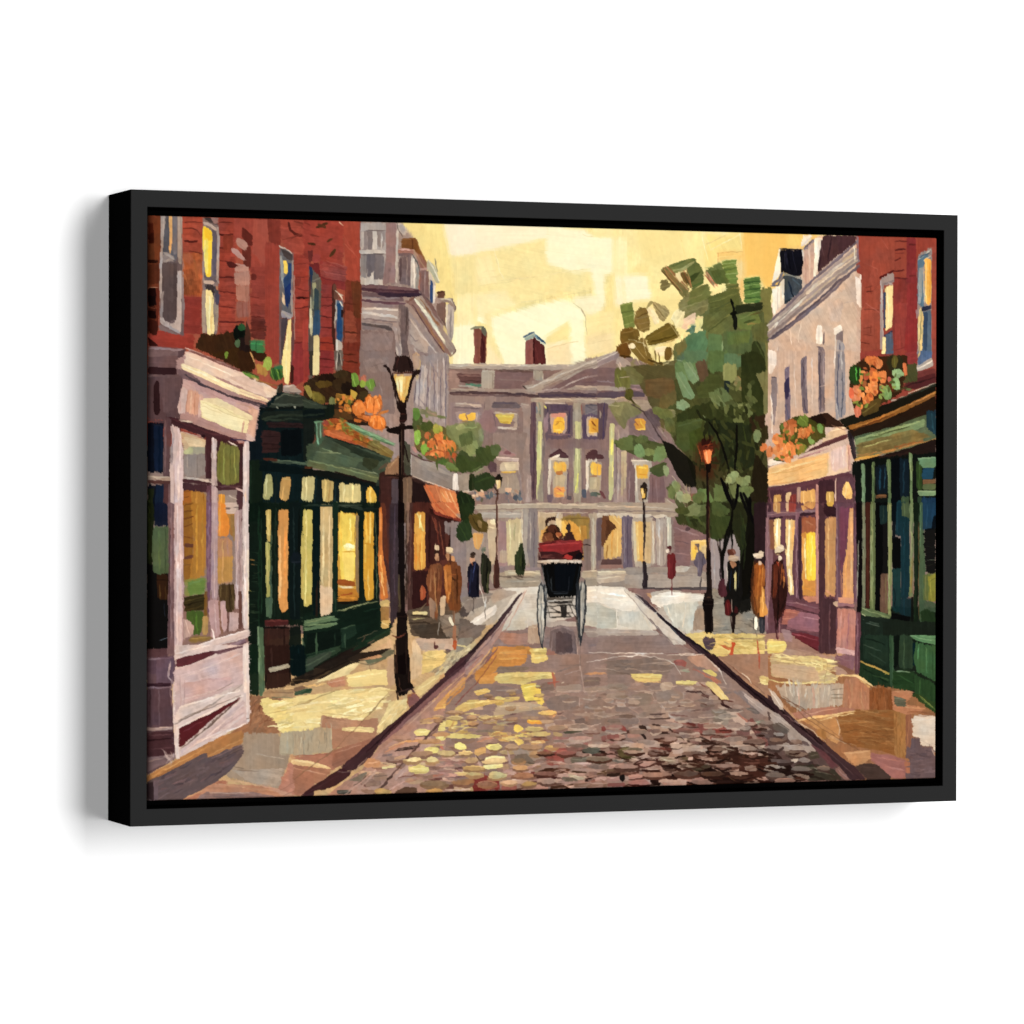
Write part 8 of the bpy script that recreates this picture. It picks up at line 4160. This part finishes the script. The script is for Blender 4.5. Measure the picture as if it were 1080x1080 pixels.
s c86c2c 6 460,420 455,500
s d89048 5 465,470 458,540
s b83c20 8 415,380 425,400
s 8c3c1c 6 400,440 395,600
s 2c100c 9 430,420 420,700
s 1c0c08 7 430,620 415,800
s 40181c 7 395,680 410,840
s 5c2420 5 470,640 440,760
s 2c1410 6 480,580 440,690
p d8c8ac v.05 402,300 420,270 440,265 462,280 460,305 430,320 405,318
s f0e4cc 4 415,285 455,290
s 4c3028 8 405,322 455,318
s 3c2820 5 470,262 476,295
d e8d8c4 435,352 11,18
s c8a888 4 430,365 425,380
s 6c2830 9 412,820 420,865
s a04048 5 432,760 425,860
s d0a0a0 4 435,760 432,840
s d8c898 7 500,575 515,582
"""
# ---------------------------------------------------------------- the scene
import bpy
C = bpy.context.scene.collection

PARTS = dict(
    sky=('painted_sky', 'pale yellow evening sky in broad cream and gold strokes'),
    hall=('painted_town_hall', 'mauve columned hall with lit windows closing the street'),
    lgrey=('painted_townhouse', 'tall grey townhouse with dormers behind the street lamp'),
    rgrey=('painted_townhouse', 'pale pink townhouse with white dormers beside the tree'),
    lbrick=('painted_brick_house', 'red brick upper storeys over the pink and green shops'),
    rbrick=('painted_brick_house', 'red brick upper storey over the dark green shop'),
    road=('painted_road', 'cobbled carriageway with yellow light spilling over the stones'),
    lpave=('painted_pavement', 'sunlit pavement before the green shop'),
    rpave=('painted_pavement', 'brown pavement with two yellow patches of light'),
    lshopa=('painted_shop', 'pale pink shop with a cream fascia'),
    lshopb=('painted_shop', 'dark green shop with a row of lit panes'),
    lshopbwin=('painted_shop_window', 'glowing yellow panes of the dark green shop'),
    lshopc=('painted_shop', 'small brown shop under an orange awning'),
    rshopa=('painted_shop', 'peach and plum shop with lit windows'),
    rshopb=('painted_shop', 'dark green corner shop with unlit windows'),
    rshopbwin=('painted_shop_window', 'dark blue panes of the unlit green shop'),
    tree=('painted_tree', 'broad green street tree in blocky strokes'),
    lbush=('painted_bush', 'green bush beside the orange awning'),
    topiary=('painted_topiary', 'small pointed dark green bush before the hall'),
    fla=('painted_window_box', 'brown window box of dark leaves under the brick windows'),
    flb=('painted_window_box', 'window box with big round orange flowers'),
    flc=('painted_window_box', 'orange flowers above the awning'),
    flr1=('painted_window_box', 'orange and green flowers under the brick house window'),
    flr2=('painted_window_box', 'orange flowers on the peach shop cornice'),
    lampa=('painted_street_lamp', 'tall near lamp with a cream glowing lantern'),
    lampb=('painted_street_lamp', 'slim lamp beside the two dark coated figures'),
    lampc=('painted_street_lamp', 'slim lamp before the hall with a yellow lantern'),
    lampd=('painted_street_lamp', 'dark lamp glowing orange before the tree'),
    pera=('painted_person', 'figure in a light brown coat and white cap by the awning shop'),
    perb=('painted_person', 'figure in a dark orange coat and flat white cap'),
    perc=('painted_person', 'figure in a navy coat and dark glasses'),
    perd=('painted_person', 'figure in a dark olive coat beside the navy coat'),
    pere=('painted_person', 'figure in a dark red coat before the hall'),
    perf=('painted_person', 'mauve grey figure before a lit doorway'),
    perg=('painted_person', 'figure in black with a pale scarf under the tree'),
    perh=('painted_person', 'figure in an orange coat and white hat by the peach shop'),
    peri=('painted_person', 'figure in a dark brown coat at the peach shop window'),
    carriage=('painted_carriage', 'black horse carriage with red seats seen from behind'),
)
KEYS = list(PARTS)
paint(STROKES, {k: i for i, k in enumerate(KEYS)})
img = img*.42+blend(img)*.58

# sizes in metres, measured along the picture
OW, OH, RAIL, GAP, DEEP = 0.9390, 0.6430, 0.01728, 0.00852, 0.0832
CW, CH = OW-2*(RAIL+GAP), OH-2*(RAIL+GAP)

def material(name, col, rough=.6, spec=.2):
    m = bpy.data.materials.new(name); m.use_nodes = True
    b = m.node_tree.nodes['Principled BSDF']
    b.inputs['Base Color'].default_value = (*col, 1); b.inputs['Roughness'].default_value = rough
    b.inputs['Specular IOR Level'].default_value = spec
    return m, m.node_tree, b

def link(name, mesh, parent=None, mat=None):
    o = bpy.data.objects.new(name, mesh); C.objects.link(o)
    if parent: o.parent = parent
    if mat: mesh.materials.append(mat)
    return o

# wall ------------------------------------------------------------------
wm, nt, b = material('white_wall_paint', (.80, .80, .80), .9, .0)
n = nt.nodes.new('ShaderNodeTexNoise'); n.inputs['Scale'].default_value = 260; n.inputs['Detail'].default_value = 4
tc = nt.nodes.new('ShaderNodeTexCoord'); nt.links.new(tc.outputs['Object'], n.inputs['Vector'])
bp = nt.nodes.new('ShaderNodeBump'); bp.inputs['Strength'].default_value = .05; bp.inputs['Distance'].default_value = .001
nt.links.new(n.outputs['Fac'], bp.inputs['Height']); nt.links.new(bp.outputs['Normal'], b.inputs['Normal'])
def box_mesh(name, x0, x1, y0, y1, z0, z1):
    me = bpy.data.meshes.new(name)
    v = [(x, y, z) for x in (x0, x1) for y in (y0, y1) for z in (z0, z1)]
    me.from_pydata(v, [], [(0, 1, 3, 2), (4, 6, 7, 5), (0, 4, 5, 1), (2, 3, 7, 6), (0, 2, 6, 4), (1, 5, 7, 3)])
    return me
wall = link('wall', box_mesh('wall', -4, 5, DEEP, DEEP+.12, -3, 3.5), None, wm)
wall['kind'] = 'structure'; wall['label'] = 'plain white painted wall behind the picture'; wall['category'] = 'wall'

# the framed picture ------------------------------------------------------
root = bpy.data.objects.new('framed_painting', None); C.objects.link(root)
root.location = (0, DEEP, -OH/2)
root['label'] = 'framed canvas street painting in a black floater frame hanging on the white wall'
root['category'] = 'painting'
def P3(x, y, z): return (x, y-DEEP, z+OH/2)        # into the picture's own space

black, nt, b = material('black_satin_frame', (.0098, .0098, .0098), .62, .05)
n = nt.nodes.new('ShaderNodeTexNoise'); n.inputs['Scale'].default_value = 90; n.inputs['Detail'].default_value = 6
tc = nt.nodes.new('ShaderNodeTexCoord'); nt.links.new(tc.outputs['Object'], n.inputs['Vector'])
bp = nt.nodes.new('ShaderNodeBump'); bp.inputs['Strength'].default_value = .06; bp.inputs['Distance'].default_value = .0005
nt.links.new(n.outputs['Fac'], bp.inputs['Height']); nt.links.new(bp.outputs['Normal'], b.inputs['Normal'])
shaded_black, _, _ = material('black_frame_shaded', (.0015, .0015, .0015), .9, 0)  # outer sides and rebate: shade put into the colour, blacker than the front

import bmesh
def rail(name, parent, side):
    # one mitred length of the frame: L-shaped section (upright + ledge the canvas sits on)
    hw, hh = OW/2, OH/2
    def corner(off, s):           # point at distance off in from the outer edge, s = -1/+1 end
        return {'top': (s*(hw-off), hh-off), 'bottom': (-s*(hw-off), -hh+off),
                'left': (-hw+off, s*(hh-off)), 'right': (hw-off, -s*(hh-off))}[side]
    e = .0007
    sec = [(0, DEEP-.0005), (0, e), (e*.3, e*.3), (e, 0), (RAIL-e, 0), (RAIL-e*.3, e*.3), (RAIL, e), (RAIL, .047), (RAIL+.020, .047), (RAIL+.020, DEEP-.0005)]
    bm = bmesh.new(); rings = []
    for s in (-1, 1):
        rings.append([bm.verts.new(P3(corner(o, s)[0], y, corner(o, s)[1])) for o, y in sec])
    k = len(sec)
    for i in range(k):
        f = bm.faces.new((rings[0][i], rings[0][(i+1) % k], rings[1][(i+1) % k], rings[1][i]))
        f.material_index = 1 if i in (0, 6, 7, 8) else 0
    bm.faces.new(rings[0][::-1]); bm.faces.new(rings[1])
    bmesh.ops.recalc_face_normals(bm, faces=bm.faces)
    me = bpy.data.meshes.new(name); bm.to_mesh(me); bm.free()
    o = link(name, me, parent, black); me.materials.append(shaded_black)
    return o
frame = rail('frame', root, 'left')
for side in ('right', 'top', 'bottom'): rail('frame_rail', frame, side)

# canvas: a stretched body with painted skin ------------------------------
raw, nt, b = material('bare_canvas', (.45, .42, .36), .9, 0)
n = nt.nodes.new('ShaderNodeTexNoise'); n.inputs['Scale'].default_value = 900
bp = nt.nodes.new('ShaderNodeBump'); bp.inputs['Strength'].default_value = .2; bp.inputs['Distance'].default_value = .0004
nt.links.new(n.outputs['Fac'], bp.inputs['Height']); nt.links.new(bp.outputs['Normal'], b.inputs['Normal'])
cb = box_mesh('canvas', -CW/2+.0012, CW/2-.0012, .0015-DEEP, .0405-DEEP, -CH/2+.0012+OH/2, CH/2-.0012+OH/2)
canvas = link('canvas', cb, root, raw)

pm, nt, b = material('oil_paint', (.5, .5, .5), .7, .02)
at = nt.nodes.new('ShaderNodeAttribute'); at.attribute_name = 'pigment'
tc = nt.nodes.new('ShaderNodeTexCoord')
# canvas weave: two crossed sets of threads, in the paint as a faint change of colour and height
wv = []
for d in ('X', 'Z'):
    w = nt.nodes.new('ShaderNodeTexWave'); w.wave_type = 'BANDS'; w.bands_direction = d
    w.inputs['Scale'].default_value = 260; w.inputs['Distortion'].default_value = 1.2; w.inputs['Detail'].default_value = 2
    w.inputs['Detail Scale'].default_value = 3
    nt.links.new(tc.outputs['Object'], w.inputs['Vector']); wv.append(w)
mx = nt.nodes.new('ShaderNodeMath'); mx.operation = 'MAXIMUM'
nt.links.new(wv[0].outputs['Fac'], mx.inputs[0]); nt.links.new(wv[1].outputs['Fac'], mx.inputs[1])
bp = nt.nodes.new('ShaderNodeBump'); bp.inputs['Strength'].default_value = .13; bp.inputs['Distance'].default_value = .0004
nt.links.new(mx.outputs[0], bp.inputs['Height']); nt.links.new(bp.outputs['Normal'], b.inputs['Normal'])
nt.links.new(at.outputs['Color'], b.inputs['Base Color'])

NX, NY = PW+WRAP, PH
lin = np.clip(img, 0, 1).astype(np.float64)
lin = np.where(lin <= .04045, lin/12.92, ((lin+.055)/1.055)**2.4)*PIGMENT_SCALE
i = np.arange(NX); j = np.arange(NY)
u = (i-WRAP)/(PW-1.); X = -CW/2+np.maximum(u, 0)*CW
fold = np.maximum(-u, 0)*CW                                   # paint that goes round the left edge
# the cloth turns over a rounded bar there: a quarter round, then straight back
RB = .0072
ph = np.concatenate([np.linspace(0, np.pi/2, 60), np.full(20, np.pi/2)]); run = np.concatenate([np.zeros(60), np.linspace(.0005, .02, 20)])
bx, by = RB*np.sin(ph), RB*(1-np.cos(ph))+run
X = X-np.interp(fold, bx+.292*by, bx)
bend = np.where(u < 0, np.interp(fold, bx+.292*by, by), 0); bend[0] = .0405
# rounded edges where the cloth turns over the bars
R_ = .0016
def turn(t, half): return np.where(np.abs(t) > half-R_, R_-np.sqrt(np.maximum(R_**2-(np.abs(t)-half+R_)**2, 0)), 0)
Z = CH/2-j/(PH-1.)*CH
XX = np.broadcast_to(X, (NY, NX)).copy(); ZZ = np.broadcast_to(Z[:, None], (NY, NX)).copy()
YY = np.broadcast_to(bend, (NY, NX)).copy()
YY += turn(ZZ, CH/2)*(bend[None] == 0)
sel = (u >= 0); YY[:, sel] += turn(XX[:, sel], CW/2)*(XX[:, sel] > 0)
lift = (hgt-.4)*.00003
YY[:, sel] -= lift[:, sel]
co = np.stack([XX, YY-DEEP, ZZ+OH/2], -1).reshape(-1, 3)
col = np.concatenate([lin.reshape(-1, 3), np.ones((NX*NY, 1))], 1)
a = (j[:-1, None]*NX+i[None, :-1]).ravel()
quads = np.stack([a, a+NX, a+NX+1, a+1], 1)
own = pid[:-1, :-1].ravel()

def skin(name, q, parent):
    ids_, inv = np.unique(q, return_inverse=True); inv = inv.reshape(-1)
    me = bpy.data.meshes.new(name)
    me.vertices.add(len(ids_)); me.vertices.foreach_set('co', co[ids_].astype(np.float32).ravel())
    me.loops.add(len(inv)); me.loops.foreach_set('vertex_index', inv.astype(np.int32))
    me.polygons.add(len(q)); me.polygons.foreach_set('loop_start', np.arange(0, len(inv), 4, dtype=np.int32))
    me.update(calc_edges=True)
    me.polygons.foreach_set('use_smooth', np.ones(len(q), bool))
    at_ = me.attributes.new('pigment', 'FLOAT_COLOR', 'POINT'); at_.data.foreach_set('color', col[ids_].astype(np.float32).ravel())
    me.update()
    return link(name, me, parent, pm)
for k, key in enumerate(KEYS):
    q = quads[own == k]
    if not len(q): continue
    o = skin(PARTS[key][0], q, canvas)
    o['label'] = PARTS[key][1]
# painted turn-overs on the right, top and bottom bars
edge = []
def turnover(idx, flip):
    base = co[idx]; back = base.copy(); back[:, 1] = .040-DEEP
    n0 = len(idx); v = np.concatenate([base, back])
    f = [(k, k+1, n0+k+1, n0+k) if flip else (k, n0+k, n0+k+1, k+1) for k in range(n0-1)]
    return v, f, np.concatenate([col[idx], col[idx]])
vs, fs, cs, off = [], [], [], 0
for idx, flip in ((np.arange(NY)*NX+NX-1, True), (np.arange(WRAP, NX), True), ((NY-1)*NX+np.arange(WRAP, NX), False)):
    v, f, c = turnover(idx, flip); vs.append(v); cs.append(c); fs += [tuple(k+off for k in t) for t in f]; off += len(v)
me = bpy.data.meshes.new('canvas_edge'); me.from_pydata(np.concatenate(vs).tolist(), [], fs)
at_ = me.attributes.new('pigment', 'FLOAT_COLOR', 'POINT'); at_.data.foreach_set('color', np.concatenate(cs).astype(np.float32).ravel())
link('canvas_edge', me, canvas, pm)

# light -------------------------------------------------------------------
def softbox(name, loc, sx, sy, power, aim):
    l = bpy.data.lights.new(name, 'AREA'); l.shape = 'RECTANGLE'; l.size = sx; l.size_y = sy; l.energy = power
    o = bpy.data.objects.new(name, l); C.objects.link(o); o.location = loc
    from mathutils import Vector
    o.rotation_euler = (Vector(aim)-Vector(loc)).to_track_quat('-Z', 'Z').to_euler()
    return o
softbox('key_softbox', KEY_LOC, KEY_SX, KEY_SY, KEY_W, (KEY_LOC[0], 0, KEY_LOC[2]))
softbox('fill_light', (-1.9, -8, -.2), 3.0, 1.6, FILL_W, (-1.9, 0, -.2))  # unseen fill, added to lift the wall shadow and the left canvas edge
w = bpy.data.worlds.new('World'); bpy.context.scene.world = w; w.use_nodes = True
w.node_tree.nodes['Background'].inputs['Color'].default_value = (1, 1, 1, 1)
w.node_tree.nodes['Background'].inputs['Strength'].default_value = AMBIENT

# camera --------------------------------------------------------------------
from mathutils import Matrix
cam = bpy.data.cameras.new('camera'); co_ = bpy.data.objects.new('camera', cam); C.objects.link(co_)
cam.lens = 136.48; cam.sensor_width = 36; cam.clip_start = .05; cam.clip_end = 100
Rm = [[0.9301873, 0.0003304, -0.367085], [0.001742, 0.9999844, 0.0053144], [0.367081, -0.0055828, 0.9301722]]
M = Matrix.Identity(4)
for c in range(3):
    x, y, z = (Rm[r][c] for r in range(3))
    M[0][c], M[1][c], M[2][c] = x, -z, y
M[0][3], M[1][3], M[2][3] = (-1.54906, -3.7836, 0.0176)
co_.matrix_world = M
sc = bpy.context.scene
sc.camera = co_
sc.view_settings.view_transform = 'Standard'; sc.view_settings.look = 'None'
sc.view_settings.exposure = 0; sc.view_settings.gamma = 1; sc.view_settings.use_curve_mapping = False
sc.cycles.max_bounces = 4
